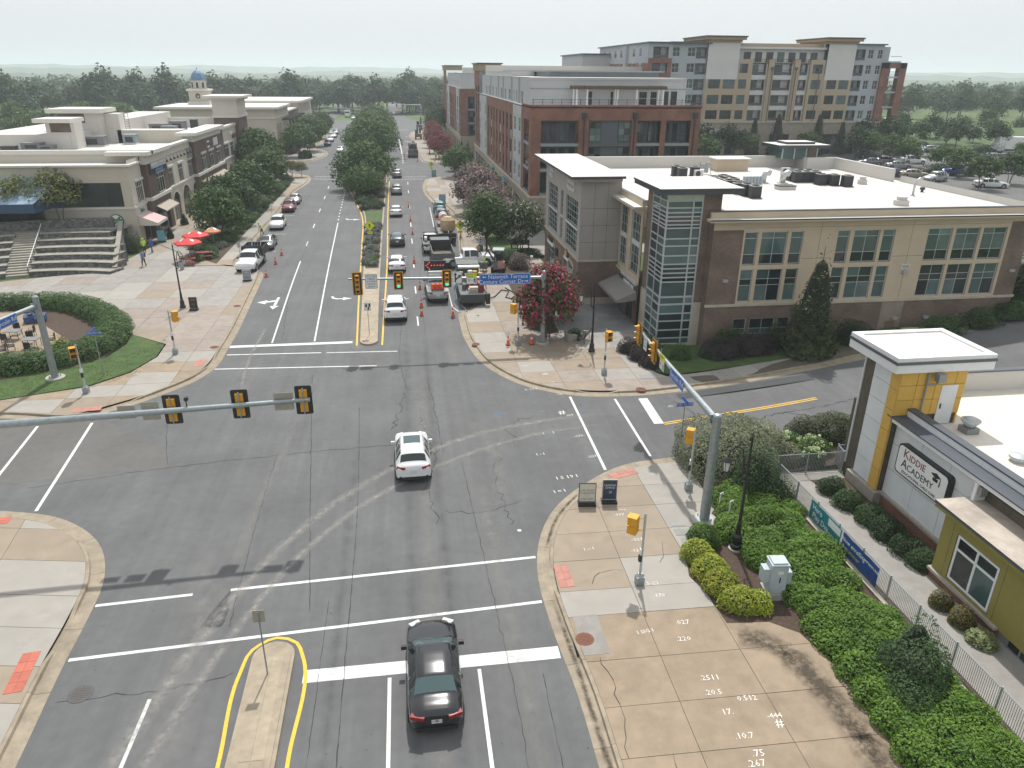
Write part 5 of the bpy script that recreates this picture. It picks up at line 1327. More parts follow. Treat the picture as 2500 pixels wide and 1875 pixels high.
for i in range(8):
 if i%2:mb.poly([(-34.6+r*cos(i*PI/4+d),94.782,3.1+r*sin(i*PI/4+d))for r,d in((0.2,-0.4),(0.7,-0.2),(0.7,0.2),(0.2,0.4))],gsn)
mb.box(-35.3,-33.9,94.775,94.785,2.9,3.35,gsn);mb.build('disc_face',t)
lettering(t,"Rita's",0.5,sgn_w,(-34.6,94.77,3.1),'S',0.005);lettering(B,"Rita's",0.7,gsn,(XF+0.06,97.4,4.0),'E',0.02)
mb=MB();mb.box(XF,XF+0.04,96.5,98.6,3.65,4.45,mat('sign_mint',(0.5,0.6,0.56),0.6));mb.build('sign_board',B)
ac=[(-51.5,121.5,2.6,1.6,1.0,'grey boxy rooftop unit left of the long one, below the brown-faced roof block'),(-46.2,122.5,4.6,1.8,1.4,'long grey rooftop unit behind the front cream parapet'),(-41.5,126,1.8,1.8,1.4,'pale blue-grey square rooftop unit near the ladder'),(-43.5,148,3.0,2.2,1.6,'grey rooftop unit at the back left of the far cluster'),(-41.3,152,2.6,2,1.8,'tall grey rooftop unit at the back of the far cluster'),(-39.2,155,1.2,1.2,1.9,'dark upright rooftop unit at the back right of the far cluster'),(-40.4,143,2.4,2,1.5,'grey rooftop unit in front of the far cluster'),(-42.4,140.5,1.3,1.2,1.2,'dark squat rooftop unit in front of the far cluster'),(-36.6,131.5,1.4,1.2,1.0,'dark rooftop unit right beside the brick bay roof edge'),(-54,120,1.8,1.2,.7,'low dark rooftop box at the far left of the white roof'),(-49.5,121,2.0,1.4,0.7,'low grey rooftop unit in the row behind the front parapet')]
for x,y,sx,sy,h,lb in ac:
 t=thing('rooftop_unit',lb,'air conditioner',(x,y,9.3 if x>-47 else 11.0 if y>118 else 9.3),0,'air conditioning units on the shop roof')
 if x<-47:t.location.z=9.3;t.location.y-=5
 m=frame_dark if 'dark' in lb else(mat('unit_blue_grey',(0.24,0.28,0.30),0.6)if 'blue' in lb else mat('unit_grey',(0.17,0.17,0.18),0.6,var=0.1))
 mb=MB();mb.box(-sx/2,sx/2,-sy/2,sy/2,0.2,h,m);mb.build('case',t,world=False)
 mb=MB();mb.box(-sx/2-0.05,sx/2+0.05,-sy/2-0.05,sy/2+0.05,h,h+0.06,m);mb.box(-sx*0.3,sx*0.3,-sy/2-0.03,-sy/2,0.35,h*0.8,frame_dark);mb.build('lid',t,world=False)
 mb=MB();mb.box(-sx/2,sx/2,-sy/2,sy/2,0,0.2,coping_white);mb.build('curb',t,world=False)
t=thing('roof_ladder','grey cage ladder leaning on the white roof wall','ladder',(-42.3,128,9.3));mb=MB()
for dx in(-0.3,0.3):mb.tube((dx,0,0),(dx-0.1,0.3,4.5),0.04,None,5,grey_metal)
mb.build('side_rail',t,world=False)
for k in range(12):mb=MB();mb.tube((-0.3,0.02*k,0.3+k*0.36),(0.3,0.02*k,0.3+k*0.36),0.03,None,5,grey_metal);mb.build('rung',t,world=False)
B=building('far_shop_building','beige far shop block with a pergola terrace and brown cornice, beyond the side street',-30,192)
mb=MB();wall(mb,'E',-30,192.3,215,0,11.4,[(a,a+1.6,5,8)for a in(194,196.6,199.2)]+[(a,a+3,0.2,3.2)for a in(195,200)],w_tan,0.2);wall(mb,'S',192.3,-56,-30,0,11.4,[],w_tan)
wall(mb,'E',-30,238,270,0,11.2,[(a,a+1.6,z,z+2.6)for a in(240,243,246,249,252,255,258,261,264)for z in(1,5,8)],w_cream,0.2);wall(mb,'S',238,-50,-30,0,11.2,[],w_tan);mb.poly([(-56,192.3,0),(-56,240,0),(-56,240,11),(-56,192.3,11)],w_tan);mb.build('stucco_wall',B)
mb=MB();mb.box(-57,-29.2,191.5,215,11.4,11.9,w_trim,coping_white);mb.box(-50,-29.2,237.2,270,11.2,11.8,w_trim,coping_white);mb.box(-56,-30.5,193,240,9.6,10,roof_white);mb.box(-56,-29.8,192.1,214,9.3,9.6,w_trim);mb.build('cornice',B)
for a in(194,196.6,199.2):window(B,'E',-30,a,a+1.6,5,8,2,2,w_trim,[g_dark],split=False)
for a in(240,243,246,249,252,255,258,261,264):
 for z in(1,5,8):window(B,'E',-30,a,a+1.6,z,z+2.6,1,1,w_trim,[g_dark],split=False)
mb=MB();mb.box(-30,-27.8,203,232,0,4.6,brick_choc);mb.box(-30,-27.6,203,232,4.6,4.9,w_trim);mb.build('brick_terrace',B)
mb=MB()
for a in(204,210,216,222,228):mb.box(-28.4,-28.1,a,a+0.3,4.9,8.4,frame_dark)
for a in range(203,232,2):mb.box(-30,-27.6,a,a+0.35,8.4,8.8,frame_dark)
mb.box(-28.4,-28.1,203,232,8.2,8.45,frame_dark);mb.box(-28,-27.9,203,232,5.2,5.9,frame_dark);mb.build('pergola',B)
t=thing('clock_tower','tan clock tower with a blue dome and arched belfry behind the shops','tower',(-49.8,207,0))
mb=MB();mb.box(-52.1,-47.6,205,209.4,0,15.2,w_tan);mb.build('shaft',t);mb=MB();mb.box(-52.5,-47.2,204.6,209.8,15.1,15.5,w_trim);mb.box(-52.5,-47.2,204.6,209.8,11.9,12.6,w_trim);mb.build('string_course',t)
oc=[(-49.85+1.9*cos(PI/8+i*PI/4),207.2+1.9*sin(PI/8+i*PI/4))for i in range(8)]
mb=MB();mb.prism(oc,15.5,17.5,w_tan);mb.build('belfry',t)
for i in range(8):
 a=i*PI/4;mb=MB();mb.rbox((-49.85+1.76*cos(a),207.2+1.76*sin(a),16.4),(0.1,0.6,1.3),a,frame_dark);mb.rbox((-49.85+1.74*cos(a),207.2+1.74*sin(a),16.45),(0.08,0.9,1.6),a,w_trim);mb.build('belfry_arch',t)
mb=MB();mb.lathe((-49.85,207.2,17.5),[(2.1,0),(2.1,0.15),(1.85,0.2),(1.7,0.9),(1.3,1.6),(0.7,2.15),(0.12,2.45),(0.05,3.0)],8,mat('dome_blue',(0.10,0.20,0.32),0.5,var=0.1));mb.build('dome',t)
mb=MB();mb.tube((-49.9,205.0,13.9),(-49.9,204.85,13.9),0.85,None,24,w_trim);mb.tube((-49.9,204.85,13.9),(-49.9,204.8,13.9),0.68,None,24,brick_choc);mb.rbox((-49.75,204.76,13.9),(0.5,0.04,0.08),0,sgn_w);mb.rbox((-49.9,204.76,13.65),(0.08,0.04,0.5),0,sgn_w);mb.build('clock',t)
# stone amphitheatre
sm=bpy.data.materials.new('field_stone');sm.use_nodes=True
N,L=sm.node_tree.nodes,sm.node_tree.links
g=N.new('ShaderNodeNewGeometry');vo=N.new('ShaderNodeTexVoronoi');vo.inputs['Scale'].default_value=3.4;mp=N.new('ShaderNodeMapping');mp.inputs['Scale'].default_value=(1,1,1.5)
L.new(g.outputs['Position'],mp.inputs[0]);L.new(mp.outputs[0],vo.inputs['Vector']);rp=N.new('ShaderNodeValToRGB');rp.color_ramp.elements[0].color=(0.075,0.075,0.07,1);rp.color_ramp.elements[1].color=(0.235,0.23,0.21,1)
sx=N.new('ShaderNodeSeparateColor');L.new(vo.outputs['Color'],sx.inputs[0]);L.new(sx.outputs[0],rp.inputs[0])
v2=N.new('ShaderNodeTexVoronoi');v2.feature='DISTANCE_TO_EDGE';v2.inputs['Scale'].default_value=3.4;L.new(mp.outputs[0],v2.inputs['Vector'])
mr=N.new('ShaderNodeMapRange');mr.inputs[1].default_value=0.0;mr.inputs[2].default_value=0.06;L.new(v2.outputs['Distance'],mr.inputs[0])
hv=N.new('ShaderNodeMix');hv.data_type='RGBA';L.new(mr.outputs[0],hv.inputs[0]);hv.inputs[6].default_value=(0.12,0.115,0.10,1);L.new(rp.outputs[0],hv.inputs[7])
L.new(hv.outputs[2],N['Principled BSDF'].inputs['Base Color']);N['Principled BSDF'].inputs['Roughness'].default_value=0.9
bp=N.new('ShaderNodeBump');bp.inputs['Distance'].default_value=0.03;L.new(mr.outputs[0],bp.inputs['Height']);L.new(bp.outputs[0],N['Principled BSDF'].inputs['Normal'])
flag=mat('flagstone_cap',(0.27,0.255,0.215),0.85,var=0.15,scale=1.5,objvar=0.08,stain=0.3)
t=thing('amphitheatre','curved grey stone amphitheatre seating of six terraces beside the plaza','amphitheatre',(-40,82,0))
CA=(-36.5,66.0)
def arcp(r,a):return(CA[0]+r*cos(a),CA[1]+r*sin(a))
for k in range(6):
 r0,r1=15.6+k*1.75,15.6+(k+1)*1.75;h=0.45*(k+1)
 for s,(aa,ab)in enumerate(((radians(100.5+k*0.2),radians(69.5+k*2.9)),(radians(142),radians(108-k*0.2)))):
  n=9
  A_=[aa+(ab-aa)*i/n for i in range(n+1)]
  mb=MB();mb.prism([arcp(r0,a)for a in A_]+[arcp(r1+0.3,a)for a in A_][::-1],-0.2,h-0.06,sm);mb.build('terrace_wall',t)
  for i in range(n):
   q=[A_[i]+(A_[i+1]-A_[i])*0.008,A_[i+1]-(A_[i+1]-A_[i])*0.008]
   mb=MB();mb.prism([arcp(r0-0.05,q[0]),arcp(r0-0.05,q[1]),arcp(r0+0.85,q[1]),arcp(r0+0.85,q[0])],h-0.06,h+R.uniform(-0.004,0.004),flag);mb.build('cap_stone',t)
for k in range(18):
 r0=15.5+k*0.585;h=0.15*(k+1)
 mb=MB();A_=[radians(100.3+0.05*k),radians(108.2-0.05*k)];mb.prism([arcp(r0,A_[0]),arcp(r0,A_[1]),arcp(r0+0.75,A_[1]),arcp(r0+0.75,A_[0])],h-0.3,h,flag);mb.build('stair_tread',t)
mb=MB();pts=[arcp(15.6,radians(100.4))+(1.0,),arcp(26,radians(101.2))+(3.6,)]
mb.tube(pts[0],pts[1],0.035,None,6,white_w)
for f in(0,0.2,0.4,0.6,0.8,1):p=Vector(pts[0]).lerp(Vector(pts[1]),f);mb.tube(p,p-Vector((0,0,0.95)),0.03,None,6,black_m)
mb.build('handrail',t)
hw=[((-31.2,82.3),(-42.2,101),0.9,4.4)]
mb=MB();ax,ay=-31.4,82.2;bx,by=-33.8,93.2
mb.prism([(ax,ay),(ax+0.5,ay+0.1),(bx+0.5,by),(bx,by)],-0.2,0.5,sm)
mb.poly([(ax,ay,0.5),(ax+0.5,ay+0.1,0.5),(bx+0.5,by,3.4),(bx,by,3.4)],flag);mb.poly([(ax,ay,0.4),(bx,by,0),(bx,by,3.4),(ax,ay,0.5)],sm);mb.poly([(ax+.5,ay+.1,0.4),(bx+.5,by,0),(bx+.5,by,3.4),(ax+.5,ay+.1,0.5)],sm);mb.build('end_wall',t)
mb=MB();mb.prism([arcp(26.1,radians(a))for a in range(84,143,4)]+[(-75,92),(-60,94.6),(-33.5,94.6)],-0.2,2.6,soil);mb.build('upper_bank',t)
mb=MB();mb.prism([arcp(27.5,radians(a))for a in range(86,140,4)]+[arcp(27.9,radians(a))for a in range(86,140,4)][::-1],2.4,3.7,sm);mb.build('upper_wall',t)
tag(sheet('terrace_floor',[(-33,92.5),(-33,96),(-60,96),(-75,94),(-62,88)],conc_grey,2.62),kind='structure')
# brick apartment block north of the office building
a_pan=mat('light_panel',(0.44,0.45,0.455),0.75,var=0.04,scale=0.6)
a_grey=mat('grey_siding',(0.26,0.285,0.305),0.8,var=0.04,scale=0.6)
a_slate=mat('slate_siding',(0.085,0.10,0.118),0.8,var=0.05)
a_stone=mat('podium_stone',(0.33,0.285,0.225),0.85,var=0.12,scale=1.5)
a_tan=mat('tan_cap',(0.33,0.25,0.145),0.85,var=0.05)
brown_pan=mat('brown_panel',(0.13,0.085,0.07),0.8,var=0.1)
B=building('apartment_block','red brick apartment block with a grey penthouse and pergola terrace behind the office building',16.5,99.2)
FL=[(5.0,7.85),(8.2,11.05),(11.4,14.25)]
def balcony(par,face,c,a0,a1,z0,z1,wm,nwin=2,rail=True,deep=1.4):
 mb=MB();fbox(mb,face,c,a0,a1,-deep-0.1,-deep,z0,z1,wm);fbox(mb,face,c,a0,a1,-deep,0.02,z0-0.35,z0,a_grey);mb.build('balcony_back',par)
 w=(a1-a0)/nwin
 for i in range(nwin):
  window(par,face,c,a0+w*i+w*0.18,a0+w*(i+1)-w*0.18,z0+0.15,z1-0.35,2,[1,1],frame_dark,[g_dark,g_green,g_dark,g_blind],fw=0.08,reveal=deep-0.06,split=nwin<3)
 if rail:
  mb=MB();fbox(mb,face,c,a0,a1,-0.12,-0.06,z0+0.98,z0+1.04,black_m);fbox(mb,face,c,a0,a1,-0.11,-0.07,z0+0.08,z0+0.12,black_m)
  n=int((a1-a0)/0.3)
  for i in range(n+1):fbox(mb,face,c,a0+(a1-a0)*i/n-0.012,a0+(a1-a0)*i/n+0.012,-0.1,-0.08,z0+0.1,z0+1.0,black_m)
  tag(mb.build('railing',par),kind='stuff')
so=[(17.8,22.8,4),(24.15,29.95,0),(30.75,33.9,2),(34.65,38.05,3)]
mb=MB()
wall(mb,'S',99.2,16.5,39.3,4.7,16.1,[(a,b,z0-0.3,z1)for a,b,n in so for z0,z1 in FL],brick_red,0.3)
wall(mb,'W',16.5,99.2,107.3,4.7,16.1,[(101,105.3,z0-0.3,z1)for z0,z1 in FL],brick_red,0.3)
bw=[(117.5+4.4*i,119.3+4.4*i)for i in range(8)]
wall(mb,'W',16.5,115.7,152.3,4.7,15.8,[(a,b,5.0,14.1)for a,b in bw],brick_red,0.2)
mb.poly([(39.3,99.2,0),(39.3,177,0),(39.3,177,16),(39.3,99.2,16)],brick_red);wall(mb,'W',16.5,165.8,177.5,4.7,20.2,[(167.5,169.5,5.5,17.4),(172,174,5.5,17.4)],brick_red,0.15);mb.poly([(16.5,165.8,15),(24,165.8,15),(24,165.8,21),(16.5,165.8,21)],a_grey)
mb.build('brick_wall',B)
for a,b,n in so:
 for z0,z1 in FL:
  if n:balcony(B,'S',99.2,a,b,z0,z1,a_slate,n)
  else:
   mb=MB();fbox(mb,'S',99.2,a,b,-0.35,-0.28,z0-0.3,z1,a_slate);mb.build('wall_panel',B)
   for aa in(a+0.15,b-1.75):window(B,'S',99.2,aa,aa+1.6,z0+0.2,z1-0.15,2,3,frame_dark,[g_blind,g_green,g_dark],fw=0.08,reveal=0.27)
for z0,z1 in FL:balcony(B,'W',16.5,101,105.3,z0,z1,a_slate,2)
for i,(a,b)in enumerate(bw):
 for z0,z1 in FL:
  window(B,'W',16.5,a,b,z0+0.4,z1-0.2,2,[1,1],frame_dark,[g_dark,g_green],reveal=0.16,split=False)
  mb=MB();fbox(mb,'W',16.5,a,b,-0.18,-0.1,z0-0.9 if z0>6 else z0,z0+0.4,brown_pan if i%3 else a_pan);mb.build('wall_panel',B)
for a in(167.5,172):
 for k in range(4):window(B,'W',16.5,a,a+2,5.6+k*3.1,7.9+k*3.1,1,2,frame_dark,[g_dark],reveal=0.12,split=False)
for a0,a1 in((107.3,115.7),(152.3,165.8)):
 mb=MB();ww=[(a0+0.7,a0+2.9),(a1-3.3,a1-1.0)]
 wall(mb,'W',16.45,a0,a1,4.7,15.65,[(p,q,z0+0.8,z1-0.15)for p,q in ww for z0,z1 in FL],a_pan,0.15)
 for z in(7.9,11.1,14.3):fbox(mb,'W',16.45,a0,a1,0,0.02,z,z+0.06,a_grey)
 mb.build('panel_strip',B)
 for p,q in ww:
  for z0,z1 in FL:window(B,'W',16.45,p,q,z0+0.8,z1-0.15,2,2,frame_white,[g_dark,g_green],reveal=0.12,split=False)
sf=[(101.5+6.3*i,105.5+6.3*i)for i in range(12)]
mb=MB();wall(mb,'W',16.35,99.05,177.6,0,4.55,[(a,b,0.2,3.4)for a,b in sf],a_stone,0.25);wall(mb,'S',99.05,16.35,39.4,0,4.55,[],a_stone);mb.box(16.25,39.4,98.95,99.3,4.45,4.72,stone_band);mb.box(16.25,16.6,99.3,177.6,4.45,4.72,stone_band);mb.build('stone_podium',B)
for a,b in sf:window(B,'W',16.35,a,b,0.2,3.4,3,[3,1],alu,[g_dark,g_green],reveal=0.2,name='shop_front',split=False)
for i in range(0,12,2):
 mb=MB();y=sf[i][1]+1.1;mb.path([(16.3,y,3.0),(15.9,y,3.7),(15.4,y,3.9),(15.1,y,3.5),(15.15,y,3.1)],0.05,6,black_m);mb.lathe((15.15,y,2.5),[(0.12,0),(0.2,0.5),(0.05,0.65)],8,black_m);mb.build('wall_lantern',B)
for tx,y in(('BURGER STUDIO',122.5),('SALON',139)):lettering(B,tx,0.8,mat('sign_azure',(0.15,0.38,0.62),0.5),(16.2,y,3.95),'W',0.04)
mb=MB();mb.box(16.5,39.3,99.2,177,15.75,15.9,roof_white);mb.box(16.4,39.4,99.1,99.5,15.9,16.15,brick_red);mb.build('terrace_deck',B)
pw=[(109.5,111.6),(115,116.2),(117.8,119.0),(122.3,124.8),(127.5,129.2),(132.6,134.6),(140,142),(145,147),(151,153),(156,158)]
mb=MB();wall(mb,'W',17.0,103.7,165.8,15.8,19.35,[(a,b,15.9,17.55)for a,b in pw],a_pan,0.15)
for a in(112.4,120.2,130.4,137,148.8):fbox(mb,'W',17.0,a,a+1.6,-0.02,0.03,15.9,19.3,a_grey)
ph=[(32.0,33.2),(33.6,34.6),(35.4,36.2),(36.5,37.4),(24.9,25.6),(28,28.5)]
wall(mb,'S',103.7,17,38.6,15.8,19.35,[(a,b,15.95,17.75)for a,b in ph],a_pan,0.15);fbox(mb,'S',103.7,17,38.6,0,0.05,17.95,18.08,a_grey);fbox(mb,'S',103.7,17,38.6,0,0.08,19.1,19.35,a_pan);mb.build('penthouse_wall',B)
for a,b in pw:window(B,'W',17.0,a,b,15.9,17.55,2,2,frame_white,[g_dark,g_blind],reveal=0.12,split=False)
for a,b in ph:window(B,'S',103.7,a,b,15.95,17.75,1,2,frame_white if a<35 else frame_dark,[g_dark],reveal=0.12)
mb=MB();mb.box(17,38.6,103.7,165,19.3,19.4,roof_white);mb.box(21.5,38,114,160,19.4,20.2,a_grey);mb.box(20.8,38.6,113.2,161,20.1,20.3,a_grey,roof_white);mb.box(17.4,21.2,125,160,19.4,20.1,a_pan);mb.build('upper_roof',B)
mb=MB();mb.box(17.5,52,163,163.5,19.4,21.25,roof_white,frame_dark);mb.build('roof_screen',B)
mb=MB();mb.box(16.2,21.0,165.5,177.8,20.2,21.5,a_tan);mb.box(15.9,21.3,165.2,178.1,21.5,21.75,coping_dark);mb.build('tower_cap',B)
wood=mat('pergola_wood',(0.14,0.10,0.07),0.85,var=0.2)
mb=MB()
for x in(22.8,24.2,28.3,30.9,34.5):mb.lathe((x,101,15.9),[(0.16,0),(0.13,0.2),(0.11,2.0),(0.16,2.1)],10,white_w)
for x in(22.8,28.5,34.5):mb.lathe((x,103,15.9),[(0.16,0),(0.13,0.2),(0.11,2.0),(0.16,2.1)],10,white_w)
mb.build('pergola_column',B)
mb=MB()
for y in(101,103):mb.box(22.3,35,y-0.08,y+0.08,18.0,18.25,wood)
for i in range(26):mb.box(22.4+i*0.49,22.5+i*0.49,100.3,103.5,18.25,18.45,wood)
mb.build('pergola_beams',B)
mb=MB();mb.box(16.6,39.2,99.28,99.34,16.75,16.8,black_m);mb.box(16.6,39.2,99.28,99.34,16.45,16.48,black_m)
for i in range(19):mb.box(16.7+i*1.24,16.76+i*1.24,99.27,99.35,16.1,16.85,black_m)
mb.build('terrace_railing',B)
for x,z in((23.5,14.9),(30.3,14.9),(38.5,14.9)):mb=MB();mb.box(x-0.3,x+0.3,98.8,99.2,z-0.4,z+0.35,frame_dark);mb.tube((x,99.05,4.7),(x,99.05,z-0.3),0.09,None,8,frame_dark);mb.build('downpipe',B)
B=building('apartment_wing','farther red brick apartment wing beyond the brick block along the road',14.5,195)
mb=MB();wall(mb,'S',195,14.5,40,4.9,16.2,[(16.4,22,z0-0.3,z1)for z0,z1 in FL],brick_red,0.3);wall(mb,'W',14.5,195,252,4.9,16.2,[(a,a+2.6,z0,z1)for a in(197,203,209.5,221,226,231,236,246)for z0,z1 in FL],brick_red,0.2,lambda a,z:a_pan if 200.5<a<208 or 240<a<251 else brick_red)
wall(mb,'W',14.5,252,268,4.9,20.4,[(a,a+2,6,18)for a in(254.5,261)],brick_red,0.2);mb.build('brick_wall',B)
for z0,z1 in FL:
 balcony(B,'S',195,16.4,22,z0,z1,a_slate,2,False)
 for a in(197,203,209.5,221,226,231,236,246):window(B,'W',14.5,a,a+2.6,z0,z1,2,2,frame_dark,[g_dark,g_green],reveal=0.15,split=False)
for a in(254.5,261):window(B,'W',14.5,a,a+2,6,18,1,8,frame_dark,[g_dark],reveal=0.15,split=False)
mb=MB();wall(mb,'W',14.35,194.9,268,0,4.8,[(a,a+4,0.2,3.6)for a in range(197,266,7)],a_stone,0.3);wall(mb,'S',194.9,14.35,40,0,4.8,[],a_stone);mb.build('stone_podium',B)
for a in range(197,266,7):window(B,'W',14.35,a,a+4,0.2,3.6,2,1,frame_dark,[g_dark],reveal=0.2,name='shop_front',split=False)
mb=MB();wall(mb,'W',15,198,252,16.2,19.6,[(a,a+1.8,16.4,18)for a in range(201,250,7)],a_pan,0.1);wall(mb,'S',198,15,40,16.2,19.6,[],a_pan);mb.box(14.5,40,195,268,16.1,16.2,roof_white);mb.box(15,40,198,252,19.5,19.65,a_grey);mb.build('penthouse_wall',B)
for a in range(201,250,7):window(B,'W',15,a,a+1.8,16.4,18,2,1,frame_white,[g_dark],reveal=0.08,split=False)
mb=MB();mb.box(14.2,19.5,251.5,268.5,20.4,21.6,a_tan);mb.box(13.9,19.8,251.2,268.8,21.6,21.85,coping_dark);mb.box(19.5,45,250,250.5,19.6,21.2,roof_white);mb.build('tower_cap',B)
# large tan and grey apartment building beyond the parking lot
t_tan=mat('tan_facade',(0.42,0.34,0.235),0.85,var=0.04,scale=0.4);t_white=mat('white_facade',(0.60,0.595,0.57),0.85,var=0.03,scale=0.4)
t_grey=mat('blue_grey_facade',(0.38,0.41,0.44),0.85,var=0.03,scale=0.4);t_dark=mat('dark_cornice',(0.06,0.055,0.05),0.6);t_cap=mat('tan_cornice',(0.33,0.235,0.12),0.8)
B=building('apartment_tower','tall tan, white and grey apartment building with two flat-capped towers above the parking lot',50.7,160,4)
YT=160.0;Z0=10.6;FH=3.05
fz=[Z0+FH*k for k in range(6)]
segs=[(50.7,55.7,0.5,lambda k:brick_red if k<4 else t_grey,25.7,[(51.6,54.9,'b')]),(55.7,63.4,0,lambda k:t_grey,25.8,[(56.0,57.5,'w'),(59.2,60.9,'w'),(61.0,63.3,'b')]),(63.4,70.3,0.5,lambda k:t_tan if k<3 else t_white,26.4,[(64.1,66.7,'g'),(67.3,69.9,'g')]),(70.3,73.6,0.25,lambda k:t_tan,22.9,[(70.8,72.6,'g')]),(73.6,77.2,-0.4,lambda k:t_white,22.0,[(73.9,77.0,'b')]),(77.2,78.4,0.35,lambda k:t_tan,22.9,[]),(78.4,83.0,-0.4,lambda k:t_white,22.0,[(78.7,82.8,'b')]),(83.0,84.2,0.35,lambda k:t_tan,22.9,[]),(84.2,86.6,-0.4,lambda k:t_white,22.0,[(84.4,86.4,'b')]),(86.6,90.0,0.25,lambda k:t_tan,22.9,[(87.2,89.4,'g')]),(90.0,96.3,0.5,lambda k:t_tan if k<3 else t_white,26.4,[(90.7,92.9,'g'),(93.5,95.7,'g')]),(96.3,103.0,0,lambda k:t_grey,25.9,[(96.5,98.8,'b'),(99.5,100.7,'w'),(101.7,102.8,'w')]),(103.0,104.6,0.5,lambda k:brick_red,22.5,[]),(107.1,108.7,0.5,lambda k:brick_red,22.5,[])]
for x0,x1,off,mf,zr_,wins_ in segs:
 c=YT-off;mb=MB()
 nfl=5 if zr_>24 else 4
 hs=[(a,b,fz[k]+(0.45 if ty!='b' else 0.1),fz[k]+2.25)for a,b,ty in wins_ for k in range(nfl)]
 wall(mb,'S',c,x0,x1,Z0-0.2,zr_,hs,t_tan,0.25,lambda a,z:mf(max(0,min(4,int((z-Z0+0.2)/FH)))))
 if off>0:
  for x in(x0,x1):mb.poly([(x,c,Z0),(x,YT+1,Z0),(x,YT+1,zr_),(x,c,zr_)],mf(4))
 mb.build('facade_bay',B)
 for a,b,ty in wins_:
  for k in range(nfl):
   z0,z1=fz[k]+(0.45 if ty!='b' else 0.1),fz[k]+2.25
   if k==4 and ty=='g' and zr_>26:z1+=0.5
   if ty=='b':
    mb=MB();fbox(mb,'S',c,a,b,-1.3,-1.2,z0,z1,t_white if zr_<24 else t_grey);fbox(mb,'S',c,a,b,-0.2,-0.14,z0+0.9,z0+0.96,black_m);fbox(mb,'S',c,a,b,-0.19,-0.15,z0+0.1,z0+0.6,mat('rail_mesh',(0.07,0.075,0.08),0.6));mb.build('balcony',B)
    window(B,'S',c,a+0.1,a+(b-a)*0.6,z0,z1-0.1,2,1,frame_dark,[g_dark,g_green],reveal=1.15,split=False)
   else:window(B,'S',c,a,b,z0,z1,2 if ty=='w' else 3,2,frame_white if ty=='w' else frame_dark,[g_dark,g_green,g_dark],reveal=0.18,split=ty=='g' and k>2)
 mb=MB()
 if zr_>26:mb.box(x0-0.2,x1+0.2,c-0.3,YT+12,26.0,26.5,t_cap);mb.box(x0-0.8,x1+0.8,c-0.9,YT+12.5,26.5,27.0,t_cap);mb.box(x0-1.0,x1+1.0,c-1.1,YT+12.7,27.0,27.25,t_dark);mb.box(x0,x1,c+0.02,YT+12,20,26.2,t_white)
 elif zr_>24:mb.box(x0-0.3,x1+0.3,c-0.6,YT+14,zr_,zr_+0.25,coping_dark)
 if mb.f:mb.build('roof_cap',B)
mb=MB();mb.box(70.3,90,YT+1.2,YT+14,22.2,25.2,t_white);mb.box(70.3,90,YT+0.2,YT+14,24.9,25.3,t_white);mb.box(70.3,90,YT+1.6,YT+14,25.3,26.0,mat('tan_parapet',(0.30,0.23,0.17),0.8));mb.build('setback_storey',B)
for i in range(7):window(B,'S',YT+1.2,72+i*2.5,73.5+i*2.5,22.4,24.3,2,1,frame_dark,[g_dark,g_green],reveal=-0.06,split=False)
mb=MB();mb.box(73.6,86.6,YT-0.1,YT-0.04,22.9,22.98,black_m)
for i in range(27):mb.box(73.6+i*0.5,73.64+i*0.5,YT-0.1,YT-0.05,22.0,22.95,black_m)
tag(mb.build('roof_railing',B),kind='stuff')
mb=MB();mb.box(103,108.7,YT-0.5,YT+1.2,21.4,22.5,brick_red)
for k in range(5):mb.box(104.6,107.1,YT-0.4,YT+6,fz[k]-0.3,fz[k],t_grey);mb.box(104.6,107.1,YT-0.4,YT-0.34,fz[k]+0.9,fz[k]+0.98,black_m)
for k in range(4):mb.box(105,106,YT+5,YT+5.2,fz[k],fz[k]+2.3,g_dark)
mb.box(107.1,108.7,YT+5.2,YT+6.5,Z0,22.5,brick_red);mb.box(103,104.6,YT+0.3,YT+14,Z0,25.6,t_grey);mb.build('corner_frame',B)
mb=MB();wall(mb,'W',50.65,159.5,200,Z0-0.2,25.7,[(a,a+1.8,fz[k]+0.4,fz[k]+2.2)for a in range(164,198,5)for k in range(5)],t_grey,0.15,lambda a,z:brick_red if z<22.5 else(a_pan if a>168 else t_grey));mb.box(50,104,YT+14,YT+16,Z0,25.6,t_grey);mb.box(50.5,108,YT+1,YT+14,Z0-0.3,Z0,roof_white);mb.box(50.3,64,159,201,25.7,25.95,coping_dark);mb.box(44,51,190,215,10,24,a_pan);mb.box(43.5,51.2,189.5,215,24,24.3,coping_dark);mb.build('west_wall',B)
for a in range(164,198,5):
 for k in range(3,5):window(B,'W',50.65,a,a+1.8,fz[k]+0.4,fz[k]+2.2,2,1,frame_white,[g_dark],reveal=0.1,split=False)
mb=MB();sh_=[(64.5,68.2),(69,71.5),(74,77),(79,83.5),(86,89),(91,95),(97.5,100),(102,104.5)]
wall(mb,'S',YT-1.2,50,109,3.6,Z0-0.2,[(a,b,3.8,8.0)for a,b in sh_],a_stone,0.4);mb.box(49.8,109.2,YT-1.4,YT+0.2,Z0-0.25,Z0,stone_band);mb.poly([(109,YT-1.2,3.6),(109,YT+16,3.6),(109,YT+16,Z0),(109,YT-1.2,Z0)],a_stone);mb.build('stone_podium',B)
for a,b in sh_:window(B,'S',YT-1.2,a,b,3.8,8.0,3,[3,1],frame_white if a in(74,86)else frame_dark,[g_dark,g_green],reveal=0.3,name='shop_front')
for x in(78,83.3,88.6):mb=MB();mb.tube((x,YT-0.6,10.6),(x,YT-0.6,20.9),0.09,None,6,brown_pan);mb.box(x-0.25,x+0.25,YT-0.9,YT-0.4,20.9,21.4,brown_pan);mb.build('downpipe',B)
